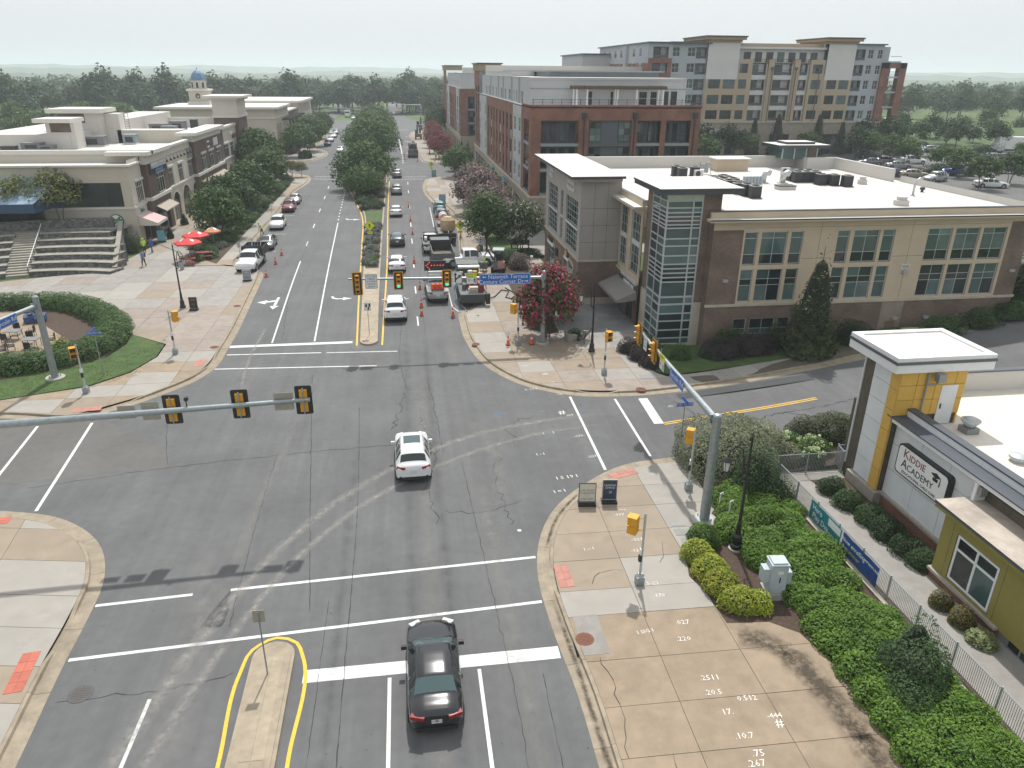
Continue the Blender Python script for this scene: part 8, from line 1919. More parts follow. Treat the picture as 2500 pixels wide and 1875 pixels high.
def car_proto(kind,body,glass=None,rails=False,sunroof=False,extra=None):
 key=(kind,body.name,rails,sunroof)
 if key in CARS:return CARS[key]
 L_,st,rw,ws,sw=SHAPES[kind];glass=glass or cgl
 ys=sorted({s[0]for s in st}|{v for q in sw for v in q}|{rw[0]+.06,rw[1]-.05,ws[0]+.05,ws[1]-.08})
 rows=[]
 for y in[a+(b-a)*k/3 for a,b in zip(ys[:-1],ys[1:])for k in range(3)]+[ys[-1]]:
  for i in range(len(st)-1):
   if st[i][0]<=y<=st[i+1][0]:
    f=(y-st[i][0])/(st[i+1][0]-st[i][0]);rows.append([y]+[a+(b-a)*f for a,b in zip(st[i][1:],st[i+1][1:])]);break
 V=[]
 for y,z0,w,zb,zr,wr in rows:
  half=[(0,z0),(w*.8,z0),(w*.95,z0+.06),(w,z0+.22),(w*1.005,(z0+zb)/2+.06),(w*.985,zb-.07),(w*.955,zb),(wr+.02,zr-.075),(wr*.93,zr-.015),(wr*.5,zr+.015),(0,zr+.022)]
  V.append([(x,y-L_/2,z)for x,z in half]+[(-x,y-L_/2,z)for x,z in half[-2:0:-1]])
 n=len(V[0]);grp={}
 for i in range(len(rows)-1):
  ym=(rows[i][0]+rows[i+1][0])/2
  for j in range(n):
   jj=j if j<10 else n-1-j
   k='body'
   if jj==6 and any(a<ym<b for a,b in sw):k='side_window'
   elif jj in(7,8,9)and rw[0]+.06<ym<rw[1]-.05:k='rear_window'
   elif jj in(7,8,9)and ws[0]+.05<ym<ws[1]-.08:k='windscreen'
   elif jj<2:k='underbody'
   grp.setdefault(k,[]).append([V[i][j],V[i][(j+1)%n],V[i+1][(j+1)%n],V[i+1][j]])
 grp['body']+=[V[0][::-1],V[-1]]
 root=bpy.data.objects.new('car',None);parts=[]
 def part(name,mb,smooth=True):parts.append((name,mb.mesh(name,smooth=False),smooth))
 for k,qs in grp.items():
  bm=bmesh.new()
  for q in qs:bm.faces.new([bm.verts.new(p)for p in q])
  bmesh.ops.remove_doubles(bm,verts=bm.verts[:],dist=1e-4);bmesh.ops.recalc_face_normals(bm,faces=bm.faces[:])
  me=bpy.data.meshes.new(k);bm.to_mesh(me);bm.free()
  me.materials.append(glass if k in('rear_window','windscreen')else cgl if k=='side_window' else trim_k if k=='underbody' else body)
  for p in me.polygons:p.use_smooth=True
  parts.append((k,me,None))
 h=L_/2;wid=max(s[2]for s in st);R_=.34 if kind!='pickup' else .42
 for sx in(-1,1):
  for wy in(-h+L_*.19,h-L_*.185):
   mb=MB();mb.tube((sx*(wid-.2),wy,R_),(sx*(wid+.012),wy,R_),R_,None,18,tyre);mb.tube((sx*(wid+.0),wy,R_),(sx*(wid+.02),wy,R_),R_*.66,None,14,rimm);mb.tube((sx*(wid-.02),wy,R_+.02),(sx*(wid+.004),wy,R_+.02),R_*1.17,None,20,trim_k);part('wheel',mb)
  mb=MB();mb.rbox((sx*(wid+.1),-h+sw[-1][1]-.12,st[6][3]+.08),(.2,.12,.15),0,body if kind!='pickup' else trim_k);part('mirror',mb)
  tz,ty=(st[1][3]-.02,-h+.06)
  mb=MB();mb.rbox((sx*st[1][2]*.74,ty+.05,tz),(.46,.22,.13),sx*.32,tail_m);part('tail_light',mb)
  mb=MB();mb.rbox((sx*.62,h-.22,st[-2][3]+.0),(.42,.2,.11),-sx*.5,headl);part('headlight',mb)
 mb=MB();mb.rbox((0,-h+.03,st[0][1]+.28),(.34,.07,.16),0,plate_m);part('number_plate',mb)
 mb=MB();mb.rbox((0,-h+.06,.38),(1.35,.14,.14),0,trim_k);part('rear_bumper',mb)
 mb=MB();mb.rbox((0,h-.09,st[-1][3]-.08),(.95,.1,.2),0,trim_k);part('grille',mb)
 if rails:
  for sx in(-1,1):mb=MB();mb.path([(sx*.6,-h+.8,st[5][4]-.02),(sx*.61,-h+.95,st[5][4]+.05),(sx*.61,-h+2.2,st[5][4]+.06),(sx*.6,-h+2.45,st[5][4]-.02)],.022,6,rimm);part('roof_rail',mb)
 if sunroof:mb=MB();mb.box(-.45,.45,-h+1.55,-h+2.4,st[5][4],st[5][4]+.03,cgl2);part('sunroof',mb)
 if kind=='pickup':mb=MB();mb.box(-.78,.78,-h+.12,-h+2.05,1.1,1.165,trim_k);part('cargo_bed',mb)
 bpy.data.objects.remove(root)
 CARS[key]=parts
 return parts
def car(label,x,y,kind,body,rz=0.0,z=None,group=None,cat='car',**kw):
 t=thing('car' if kind not in('pickup','suv')else kind,label,cat,(x,y,terr(x,y)+.005 if z is None else z),rz,group)
 for nm,me,s in car_proto(kind,body,**kw):add(nm,me,t)
 return t
c=car('glossy black sedan waiting at the near stop line',0.2,20.15,'sedan',P_black,0.0,glass=cgl2)
mb=MB();mb.tube((0,-2.43,.72),(0,-2.45,.72),.06,None,12,rimm);mb.build('badge',c,world=False);q=add('lettering',text_mesh('TVT-4915',.075,sig_k,0),c);q.matrix_local=Matrix.Translation((0,-2.447,.7-.0))@Matrix.Rotation(PI/2,4,'X')
car('white suv with a glass sunroof crossing the middle of the junction',-0.3,36.15,'suv',P_white,0.02,rails=True,sunroof=True)
car('white suv with silver roof rails behind the median nose',-1.35,63.6,'suv',P_white,0,rails=True).scale=(1.05,1.1,1.08)
for lb,y,k,p,kw in(('white sedan with a dark lip, second in the northbound line',80.6,'sedan',P_white,{}),('dark slate car, third in the northbound line',93.3,'liftback',P_slate,{'glass':cgl2}),('white low liftback, fourth in the northbound line',113.6,'liftback',P_white,{'glass':cgl2}),('silver suv, fifth in the northbound line',135,'suv',P_silver,{}),('pale silver suv, last in the northbound line near the crosswalk',157.2,'suv',P_silver,{'rails':True})):car(lb,-1.3-(0.25 if y>110 else 0),y,k,p,0.01,None,'cars in the northbound lane',**kw)
for lb,x,y,k,p in(('dark grey car parked just behind the white dump truck',-17.0,92.8,'liftback',P_grey),('white suv parked second behind the dump truck',-17.6,105.2,'suv',P_white),('maroon suv parked third behind the dump truck',-17.9,118.8,'suv',P_red),('silver sedan parked behind the maroon suv',-18.0,126.3,'sedan',P_silver)):car(lb,x,y,k,p,PI+0.03,None,'cars parked in the bay')
for lb,x,y,k,p in(('white car driving towards the camera beside the median trees',-16.6,209,'sedan',P_white),('blue car parked first along the far block',-21.5,227,'suv',P_navy),('white car parked second along the far block',-21.9,241,'suv',P_white),('white car parked third along the far block',-22.2,256,'sedan',P_white),('white car parked fourth along the far block',-22.6,270,'suv',P_silver)):car(lb,x,y,k,p,PI,None,'cars by the far block')
for lb,x,y,k,p,rz in(('dark car beyond the far crossing',-4.5,358,'sedan',P_slate,0),('light pickup beyond the far crossing',-4.0,390,'suv',P_silver,0),('silver car turning at the far crossing',-21.5,355,'sedan',P_silver,PI),('small white car far beyond the crossing, left of two',1.5,410,'sedan',P_white,1.2),('small white car far beyond the crossing, right of two',10,415,'suv',P_white,1.2),('dark vehicle parked first before the far right work trucks, tall',5.1,116,'suv',P_teal,0),('black suv parked in the loading bay behind the tank trailer',5.1,109.5,'suv',P_slate,0)):car(lb,x,y,k,p,rz)
lot=(((83.4,118.1),'sedan',P_navy,'dark blue sedan parked nearest the white parapet'),((85.7,116.6),'sedan',P_gold,'champagne sedan parked beside the dark blue one'),((86.0,111.6),'suv',P_silver,'silver suv parked in front of the hedge island'),((95.1,118.2),'pickup',P_blue,'purple-blue pickup parked under the spreading tree'),((91.0,128.8),'sedan',P_silver,'silver sedan in the second row behind the parapet'),((99.1,136.1),'suv',P_white,'white suv standing in the lot lane'),((119.5,139.3),'suv',P_silver,'silver suv at the right of the lot'),((115.4,139.5),'sedan',P_navy,'dark navy sedan left of the silver suv'),((90.3,104.4),'sedan',P_white,'white sedan at the near right corner of the lot'),((123.9,141.3),'sedan',P_grey,'grey sedan right of the silver suv'),((106.9,125.3),'suv',P_teal,'greenish car half behind the young tree'),((107.4,120.5),'pickup',P_slate,'dark pickup right of the young tree'),((111.9,123.6),'sedan',P_black,'black car cut by the right edge'),((88.8,134.4),'sedan',P_grey,'grey car peeking over the left of the parapet'),((93.4,137.4),'sedan',P_silver,'pale car beside the grey one over the parapet'),((96.6,146.9),'suv',P_slate,'dark suv under the leftmost lot tree'),((107.7,150.8),'sedan',P_black,'black sedan in the third row'),((111.8,155.0),'sedan',P_silver,'grey sedan in the third row'),((119.6,154.9),'suv',P_black,'black suv behind the spreading trees'),((119.3,158.7),'sedan',P_silver,'pale car behind the spreading trees'),((119.6,165.4),'suv',P_silver,'silver suv at the back row, left'),((122.4,165.8),'suv',P_black,'black suv at the back row, right'),((137.3,182.2),'sedan',P_white,'white car on the lot road by the verge'),((109.7,131.0),'sedan',P_white,'white sedan glimpsed among leaves'))
for i,((x,y),k,p,lb)in enumerate(lot):car(lb,x,y+1.5,k,p,R.choice([-1.9,1.25,-1.75])if i!=2 else 1.9,4.005,'cars in the parking lot')
def wheels(t,xs,ys,r=0.48,w=0.3):
 for x in xs:
  for y in ys:mb=MB();mb.tube((x-w/2,y,r),(x+w/2,y,r),r,None,16,tyre);mb.tube((x-w/2-.01,y,r),(x+w/2+.01,y,r),r*.5,None,12,rimm);mb.build('wheel',t,world=False)
def bits(t,items):
 for nm,kd,a,m in items:
  mb=MB()
  if kd=='b':mb.box(*a,m)
  elif kd=='t':mb.tube(a[0],a[1],a[2],a[3]if len(a)>3 else None,14,m)
  elif kd=='p':mb.path(a[0],a[1],7,m)
  elif kd=='l':mb.lathe(a[0],a[1],18,m)
  mb.build(nm,t,world=False)
orange=mat('safety_orange',(0.70,0.085,0.02),0.5,var=0.05);tank_tan=mat('tank_tan',(0.42,0.29,0.16),0.55,var=0.12,stain=0.3);dusty=mat('dusty_steel',(0.10,0.11,0.115),0.6,var=0.25,scale=4,stain=0.5,stain_scale=1.5,stain_col=(0.22,0.2,0.17));gravelm=mat('gravel_load',(0.17,0.145,0.115),0.95,var=0.3,scale=14,bump=0.8,bscale=25);hi_vis=mat('hi_vis',(0.45,0.72,0.05),0.7,var=0.05);redm=mat('machine_red',(0.28,0.025,0.025),0.5,var=0.15)
t=car('white pickup truck with a black dump body parked at the plaza kerb',-17.1,82.6,'pickup',P_white,PI-0.04,cat='truck');t.scale=(1.05,1.08,1.05)
bits(t,[('dump_floor','b',(-1.05,1.05,-3.6,-.75,.95,1.1),sig_k),('dump_side','b',(-1.08,-1.02,-3.6,-.75,1.1,1.9),sig_k),('dump_side','b',(1.02,1.08,-3.6,-.75,1.1,1.9),sig_k),('tailgate','b',(-1.02,1.02,-3.62,-3.56,1.1,1.9),sig_k),('headboard','b',(-1.02,1.02,-.82,-.75,1.1,2.1),sig_k)]+[('tool_handle','t',((-.8+.3*i,-.9,1.2),(-.9+.35*i,-1.3-.2*i,2.5-.1*i),.03),m)for i,m in enumerate((sgw,orange,mat('tool_blue',(0.05,0.2,0.45),.5),sgw,sig_k))])
t=car('grey work pickup carrying a lit arrow board and red drums',2.5,69.6,'pickup',P_silver,0.02,cat='truck');t.scale=(1,1.12,1)
bits(t,[('board_panel','b',(-1.05,1.05,.3,.4,2.3,3.25),sig_k),('board_post','t',((-.7,.35,1.1),(-.7,.35,2.4),.04),galv),('board_post','t',((.7,.35,1.1),(.7,.35,2.4),.04),galv),('service_body','b',(-.98,.98,-2.9,-.35,1.0,1.2),P_silver),('bed_well','b',(-.6,.6,-2.8,-.45,1.19,1.215),sig_k)]+[('lamp','t',((x,.3,z),(x,.28,z),.06),arrow_on)for x,z in[(-.7,2.95),(-.55,3.1),(-.85,2.8),(-.7,2.62),(-.55,2.45)]+[(-.35+.28*i,2.8)for i in range(5)]]+[('drum','l',((-.4+.42*i,-2.2,1.2),[(.2,0),(.2,.12),(.19,.5),(.14,.55)]),orange)for i in range(3)]+[('rack_bar','t',((-.8,-.4+.25*i,1.75),(.8,-.4+.25*i,1.75),.05),redm)for i in range(4)]+[('light_bar','b',(-.7,.7,.5,.75,2.02,2.14),sgw)])
t=car('white service pickup with hoses and a red pump on its flat bed',2.75,89.5,'pickup',P_white,0.02,cat='truck');bits(t,[('flat_bed','b',(-1.05,1.05,-3.0,-.8,1.15,1.28),dusty),('pump','b',(-.2,.5,-2.2,-1.5,1.28,1.75),redm),('hose_reel','t',((-.8,-1.4,1.6),(-.5,-1.4,1.6),.28),sgw),('headache_rack','b',(-.95,.95,-.8,-.74,1.28,1.95),sig_k),('ladder_rack','b',(-.95,.95,.0,.1,2.05,2.12),sig_k),('toolbox','b',(.55,1.0,-2.8,-.9,1.28,1.6),galv)])
t=thing('dump_truck','dark open dump truck with a little gravel in its body','truck',(3.75,82.0,0),0.02);bits(t,[('dump_floor','b',(-1.2,1.2,-2.4,2.0,.95,1.1),dusty),('dump_side','b',(-1.22,-1.14,-2.4,2.0,1.1,1.85),dusty),('dump_side','b',(1.14,1.22,-2.4,2.0,1.1,1.85),dusty),('tailgate','b',(-1.2,1.2,-2.5,-2.4,.7,1.75),dusty),('headboard','b',(-1.2,1.2,1.95,2.05,1.1,2.3),sig_k),('cab','b',(-1.05,1.05,2.3,4.2,.6,2.2),dusty),('hood','b',(-.9,.9,4.2,5.2,.6,1.4),dusty),('cab_glass','b',(-.9,.9,2.27,2.31,1.5,2.05),cgl),('chassis','b',(-.5,.5,-2.3,5,.5,.9),sig_k)]);wheels(t,(-.95,.95),(-1.4,4.2),.46)
mb=MB();mb.poly([(-1.1,-2.3,1.12),(1.1,-2.3,1.12),(1.1,1.9,1.12),(-1.1,1.9,1.12)],gravelm);mb.lathe((.1,-.6,1.1),[(.9,0),(.6,.2),(.2,.42),(.05,.46)],12,gravelm);mb.build('gravel_heap',t,world=False)
t=thing('tank_trailer','vacuum trailer with a large tan tank and a smaller white tank','trailer',(4.9,97,0),0.0);bits(t,[('deck','b',(-1.15,1.15,-5.5,7.0,.75,.95),sig_k),('tan_tank','l',((0.25,-2.6,1.05),[(.02,0),(.55,.05),(.92,.35),(.98,1.0),(.92,1.6),(.5,2.0),(.05,2.05)]),tank_tan),('white_tank','t',((0,2.4,1.9),(0,4.4,1.9),.62),mat('tank_cream',(.52,.48,.42),.5)),('tank_strap','t',((0,3.3,1.9),(0,3.42,1.9),.64),sig_k),('engine_box','b',(-.95,.1,-.6,1.2,.95,1.8),dusty),('pump','b',(.2,1.0,.2,1.4,.95,1.9),tank_tan),('beacon_bar','b',(-1.1,1.1,1.5,1.65,1.9,2.05),orange),('rear_rail','b',(-1.15,1.15,-5.55,-5.45,1.0,1.5),sig_k),('hose','p',([(0.3,-3.7,1.6),(.2,-4.6,1.4),(0,-5.3,1.0),(.1,-5.6,.5),(.3,-5.4,.2)],.07),dusty),('tool_box','b',(-1.1,-.6,-5.3,-1,.95,1.4),dusty),('hose_rack','b',(.9,1.1,2.2,4.8,.95,2.1),sig_k)]);wheels(t,(-1.0,1.0),(-3.6,-2.5,5.5),.45)
t=thing('grout_truck','cluttered grey grouting truck with buckets, sacks and hoses nearest the corner','truck',(5.75,67.6,0),0.0);bits(t,[('bed_deck','b',(-1.2,1.2,-2.4,3.6,.95,1.15),dusty),('tailgate','b',(-1.2,1.05,-2.75,-2.45,.45,1.25),mat('plate_steel_dark',(.045,.05,.055),.5,var=.2)),('wing_plate','b',(1.1,1.5,-2.9,-2.5,.35,1.3),sig_k),('side_rail','t',((1.2,-2.4,1.7),(1.2,2.4,1.7),.04),redm),('side_rail','t',((-1.2,-2.4,1.7),(-1.2,2.4,1.7),.04),dusty),('mixer','b',(-.5,.4,.2,1.4,1.15,2.2),dusty),('control_box','b',(.5,1.05,-1.6,-.6,1.15,2.0),redm),('cab','b',(-1.1,1.1,3.8,5.6,.6,2.5),dusty),('lower_body','b',(-1.15,1.15,-2.3,3.6,.5,.95),dusty)]+[('bucket','l',((x,y,1.15),[(.2,0),(.24,.9),(.24,1.05),(.2,1.08)]),m)for x,y,m in((-.85,1.9,tank_tan),(.55,2.1,mat('bucket_yellow',(.5,.33,.04),.6)),(1.0,1.4,tank_tan),(.1,2.3,sgw))]+[('cement_sack','b',(-.35+d,.45+d,-2.0+d,-1.45+d,1.15+.14*i,1.28+.14*i),mat('sack_paper',(.5,.45,.38),.85,var=.15))for i,d in enumerate((0,.04,-.05,.03))]+[('motor','t',((-.7+.5*i,-.6,1.15),(-.7+.5*i,-.6,1.7),.22),redm if i%2 else dusty)for i in range(3)]+[('hose','p',([(-1.2,1,1.6),(-1.5,0,.9),(-1.45,-1.2,.4),(-1.2,-2.2,.6)],.05),mat('hose_blue',(.06,.14,.22),.6)),('white_canopy','b',(-1.0,1.1,2.9,3.6,2.3,2.45),sgw)]);wheels(t,(-1.0,1.0),(-1.2,4.6),.45)
t=car('dusty white truck seen over the street sign, between the dump truck and the loader',6.6,80.6,'pickup',P_white,-1.5,KH,cat='truck')
mb=MB();mb.path([(7.0,68.5,1.0),(7.4,66.8,.3),(8.0,67.6,.2),(8.9,69.8,.2),(9.6,69.4,.2),(9.0,67.2,.2),(9.7,66.6,.2),(10.2,68.2,.2),(9.4,70.6,.2)],.055,7,sig_k);tag(mb.build('hose'),'black hose coiled on the walk beside the grouting truck','hose')
mb=MB();mb.path([(4.6,64.8,.35),(5.0,63.6,.08),(5.6,62.4,.05),(5.9,61.8,.2)],.04,6,dusty);tag(mb.build('hose'),'short hose trailing from the grouting truck to the kerb','hose')
t=thing('loader','small red and black tracked loader with a canopy on the dug-up walk','machine',(9.6,77.6,KH),-0.2);bits(t,[('track','b',(-.75,-.4,-1.0,1.0,0,.55),tyre),('track','b',(.4,.75,-1.0,1.0,0,.55),tyre),('chassis','b',(-.45,.45,-1.1,.9,.4,1.1),dusty),('engine_cover','b',(.0,.7,-1.3,-.5,.6,1.25),mat('machine_pink',(.42,.2,.18),.6)),('cab_post','t',((-.4,.4,1.1),(-.4,.4,2.3),.04),sig_k),('cab_post','t',((.4,.4,1.1),(.4,.4,2.3),.04),sig_k),('cab_post','t',((.4,-.5,1.1),(.4,-.5,2.3),.04),sig_k),('cab_post','t',((-.4,-.5,1.1),(-.4,-.5,2.3),.04),sig_k),('canopy','b',(-.6,.6,-.75,.6,2.3,2.42),mat('canopy_pale',(.34,.38,.38),.6)),('seat_back','b',(-.3,.3,.1,.3,1.1,1.8),sig_k),('boom','p',([(-.5,-.2,1.2),(-1.1,-.2,2.2),(-1.5,-.2,1.7)],.1),sig_k),('bucket','b',(-2.0,-1.2,-.5,.1,.3,1.0),dusty)])
for i,(x,y,lb)in enumerate(((8.6,80.2,'barrier frame around the dug-up bed, nearer one'),(8.9,83.5,'barrier frame around the dug-up bed, farther one'))):
 t=thing('work_barrier',lb,'barrier',(x,y,KH));bits(t,[('rail','b',(-.2,1.6,-.04,.04,.9,1.05),mat('timber',(.14,.1,.07),.9)),('post','b',(-.15,-.05,-.05,.05,0,1.1),tank_tan),('post','b',(1.45,1.55,-.05,.05,0,1.1),tank_tan),('board','b',(-.1,1.5,-.03,.03,.3,.7),dusty)])
mb=MB();mb.lathe((8.3,84.6,KH),[(.45,0),(.4,.9),(.3,1.3),(.1,1.4)],12,dusty);mb.box(7.85,8.2,84.0,84.3,KH+.5,KH+1.3,tank_tan);tag(mb.build('mixer_drum'),'grey drum mixer beside the dug-up bed','mixer')
mb=MB();mb.box(8.2,9.6,72.0,74.0,KH,KH+.012,soil);tag(mb.build('dug_pit'),kind='structure')
for i,(x,y,rz,lb)in enumerate(((2.4,194,0,'black and red vacuum truck parked at the far right kerb'),)):
 t=thing('vacuum_truck',lb,'truck',(x,y+3,0));bits(t,[('tank','t',((0,-2.5,2.2),(0,2.8,2.2),1.05),sig_k),('rear_body','b',(-1.25,1.25,-3.6,-2.4,.6,2.0),dusty),('side_body','b',(-1.25,1.25,-2.4,3,.7,1.6),redm),('cab','b',(-1.1,1.1,3.2,5.2,.7,2.9),redm),('boom','p',([(0,3.2,3.4),(.3,0,3.5),(.4,-2.8,3.1),(.4,-3.8,1.6)],.2),sig_k),('lamp_row','b',(-1.2,-.8,-3.64,-3.6,1.2,1.5),tail_m),('lamp_row','b',(.8,1.2,-3.64,-3.6,1.2,1.5),tail_m)]);wheels(t,(-1.0,1.0),(-2.4,-1.2,4.2),.5)
for x,y,lb in((4.9,248,'dark excavator standing beyond the vacuum truck'),(6.3,292,'dark box machine on the far corner')):
 t=thing('excavator',lb,'machine',(x,y,0));bits(t,[('track','b',(-1.1,-.6,-1.5,1.5,0,.7),tyre),('track','b',(.6,1.1,-1.5,1.5,0,.7),tyre),('house','b',(-1.1,1.1,-1.6,1.2,.8,1.8),dusty),('cab','b',(-1.0,0,-.2,1.3,1.8,2.8),cgl),('boom','p',([(.4,1,1.8),(.6,2.4,4),(.8,4,2.6),(.8,4.2,.8)],.2),sig_k)])
t=thing('box_truck','white dump truck approaching at the far crossing','truck',(-25,374,0),PI);bits(t,[('cab','b',(-1.2,1.2,1.5,3.6,.6,2.8),sgw),('hood','b',(-1,1,3.6,4.6,.6,1.6),sgw),('body','b',(-1.25,1.25,-3.5,1.4,.9,3.2),P_silver),('windscreen','b',(-1,1,3.58,3.62,1.8,2.6),cgl)]);wheels(t,(-1,1),(-2.4,3.6),.5)
t=thing('motor_home','white motor home with a black swoosh at the right edge of the lot road','motor home',(136,157,4),1.35);bits(t,[('coach_body','b',(-1.2,1.2,-5,1.4,.9,3.5),sgw),('cab_over','b',(-1.2,1.2,1.4,2.9,2.1,3.5),sgw),('cab','b',(-1.05,1.05,1.4,3.3,.6,2.1),sgw),('hood','b',(-1,1,3.3,4.3,.6,1.4),sgw),('side_window','b',(1.2,1.22,.2,2.6,2.6,3.1),cgl),('swoosh','b',(1.2,1.215,-3.5,0,1.2,1.9),sig_k),('skirt','b',(-1.15,1.15,-4.9,1.4,.5,.9),sig_k)]);wheels(t,(-1,1),(-3,3.4),.42)
t0=thing('traffic_cone',None,None,(0,0,0));bits(t0,[('base','b',(-.19,.19,-.19,.19,0,.04),sig_k),('cone','l',((0,0,.03),[(.15,0),(.11,.3),(.07,.6),(.03,.78),(.02,.8)]),orange),('collar','l',((0,0,.45),[(.094,0),(.078,.14)]),sgw)])
cones=[(-14.7,88.1,'orange cone farthest of the three beside the white dump truck'),(-14.75,83.8,'orange cone in the middle of the three beside the white dump truck'),(-14.87,78.2,'orange cone at the kerb end beside the white dump truck'),(.4,120,'orange cone farthest along the lane line'),(.52,108.2,'orange cone beside the white liftback'),(.69,98.7,'orange cone beside the slate car'),(.6,82.5,'orange cone beside the white sedan'),(.97,71.6,'orange cone beside the cab of the arrow board truck'),(.96,65.56,'orange cone behind the arrow board truck, farther'),(.92,63,'orange cone behind the arrow board truck, nearer'),(3.64,62.1,'orange cone at the end of the loading bay by the kerb'),(6.8,95.1,'orange cone on the walk beside the diamond sign'),(7.46,54.13,'orange cone carrying a small sign at the corner'),(9.33,54.12,'orange cone at the foot of the far signal mast'),(.11,197.6,'small far orange cone left of the vacuum truck'),(.23,188.6,'small far orange cone behind the vacuum truck, left'),(3.2,184.3,'small far orange cone behind the vacuum truck, right'),(7.3,183.4,'small far orange cone by the two yellow workers')]
for i,(x,y,lb)in enumerate(cones):
 c=t0 if i==0 else copy_tree(t0);c.location=(x,y,KH if x>6 or(x>3.6 and y<62.3)else .0);tag(c,lb,'traffic cone','orange work-zone cones')
mb=MB();mb.box(-.14,.14,-.01,.01,.85,1.15,sgw);mb.tube((0,0,.7),(0,0,.9),.015,None,5,galv);o=mb.build('cone_sign');o.location=(7.46,54.13,KH);tag(o,'small white notice standing on the cone at the corner','sign')
def skin_mesh(name,pts,edges,m,cfun=None):
 me=bpy.data.meshes.new(name);me.from_pydata([p[:3]for p in pts],edges,[]);o=bpy.data.objects.new(name,me);COL.objects.link(o)
 o.modifiers.new('s','SKIN');sv=me.skin_vertices[0].data if me.skin_vertices else None
 if sv is None:bm=bmesh.new();bm.from_mesh(me);bm.verts.layers.skin.verify();bm.to_mesh(me);bm.free();sv=me.skin_vertices[0].data
 for i,p in enumerate(pts):sv[i].radius=(p[3],p[3]*(p[4]if len(p)>4 else 1));sv[i].use_root=i==0
 u=o.modifiers.new('u','SUBSURF');u.levels=1;u.render_levels=1
 dg=bpy.context.evaluated_depsgraph_get();r=bpy.data.meshes.new_from_object(o.evaluated_get(dg));r.name=name;bpy.data.objects.remove(o)
 r.materials.clear()
 for mm in m:r.materials.append(mm)
 for p in r.polygons:p.use_smooth=True;p.material_index=cfun(p.center)if cfun else 0
 return r
skinm=mat('skin',(0.36,0.2,0.13),0.6,var=0.05);jeans=mat('jeans',(0.02,0.028,0.05),0.85);hairm=mat('hair',(0.03,0.02,0.015),0.8)
def person(label,x,y,z,rz,top,legs=jeans,step=.16,bend=0.0,arm=.1,hat=None):
 t=thing('person',label,'person',(x,y,z),rz);b=bend
 pts=[(0,0,.95,.15,.75),(0,b*.3,1.18,.15,.72),(0,b*.8,1.42,.17,.6),(0,b,1.53,.07),(0,b*1.05+.02,1.63,.085),(0,b*1.08+.02,1.73,.075)]
 ed=[(0,1),(1,2),(2,3),(3,4),(4,5)]
 for s in(-1,1):
  i=len(pts);pts+=[(s*.1,0,.88,.1),(s*.1,s*step*.6+.03,.5,.07),(s*.1,s*step,.09,.05),(s*.11,s*step+.15,.04,.045)];ed+=[(0,i),(i,i+1),(i+1,i+2),(i+2,i+3)]
  i=len(pts);pts+=[(s*.2,b*.8,1.42,.065),(s*.26,b*.7-s*arm*.4,1.16,.05),(s*.27,b*.9-s*arm+.12,.93,.04),(s*.265,b*.9-s*arm+.17,.84,.035)];ed+=[(2,i),(i,i+1),(i+1,i+2),(i+2,i+3)]
 add('body',skin_mesh('body',pts,ed,[top,legs,skinm,sig_k],lambda c:3 if c.z<.09 else 1 if c.z<.93 and abs(c.x)<.2 else 2 if c.z>1.5 or(abs(c.x)>.2 and c.z<1.1)else 0),t)
 mb=MB();mb.lathe((0,b*1.06+.0,1.66),[(.095,0),(.105,.06),(.08,.12),(.02,.145)],12,hat or hairm)
 if hat:mb.lathe((0,b*1.06+.03,1.67),[(.15,0),(.14,.015)],12,hat)
 mb.build('hard_hat' if hat else 'hair',t,world=False)
 mb=MB();mb.lathe((0,b*1.05+.125,1.62),[(.012,0),(.016,.03),(.008,.05)],6,skinm);mb.build('nose',t,world=False)
 return t
shirt_b=mat('shirt_blue',(0.10,0.20,0.38),0.85);blue_s=mat('shirt_royal',(0.03,0.10,0.36),0.85)
person('man in a light blue shirt with a backpack walking across the plaza',-28.6,83.7,KH,2.6,shirt_b);mb=MB();mb.rbox((0,-.2,1.25),(.3,.16,.42),0,jeans);mb.build('backpack',bpy.data.objects['person'],world=False)
person('worker in a yellow-green vest by the ice kiosk corner',-30.5,90.2,KH,0.4,hi_vis,hat=hi_vis);person('person in royal blue beside the vested worker',-29.7,90.4,KH,1.2,blue_s,blue_s);person('worker in a yellow-green top beside the small loader',8.06,77.6,KH,-1.4,hi_vis,hat=sgw)
person('worker in yellow with a hard hat at the far corner, left one',7.8,188.1,KH,2.8,hi_vis,hat=hi_vis);person('worker in yellow with a hard hat at the far corner, right one',8.6,188.8,KH,1.5,hi_vis,hat=hi_vis);person('worker in yellow bending between the parked cars and the shrubs',-18.7,99.2,KH,2.0,hi_vis,bend=.3,hat=hi_vis);person('worker in orange beyond the far crossing cones',6.6,197.5,KH,2.0,orange)
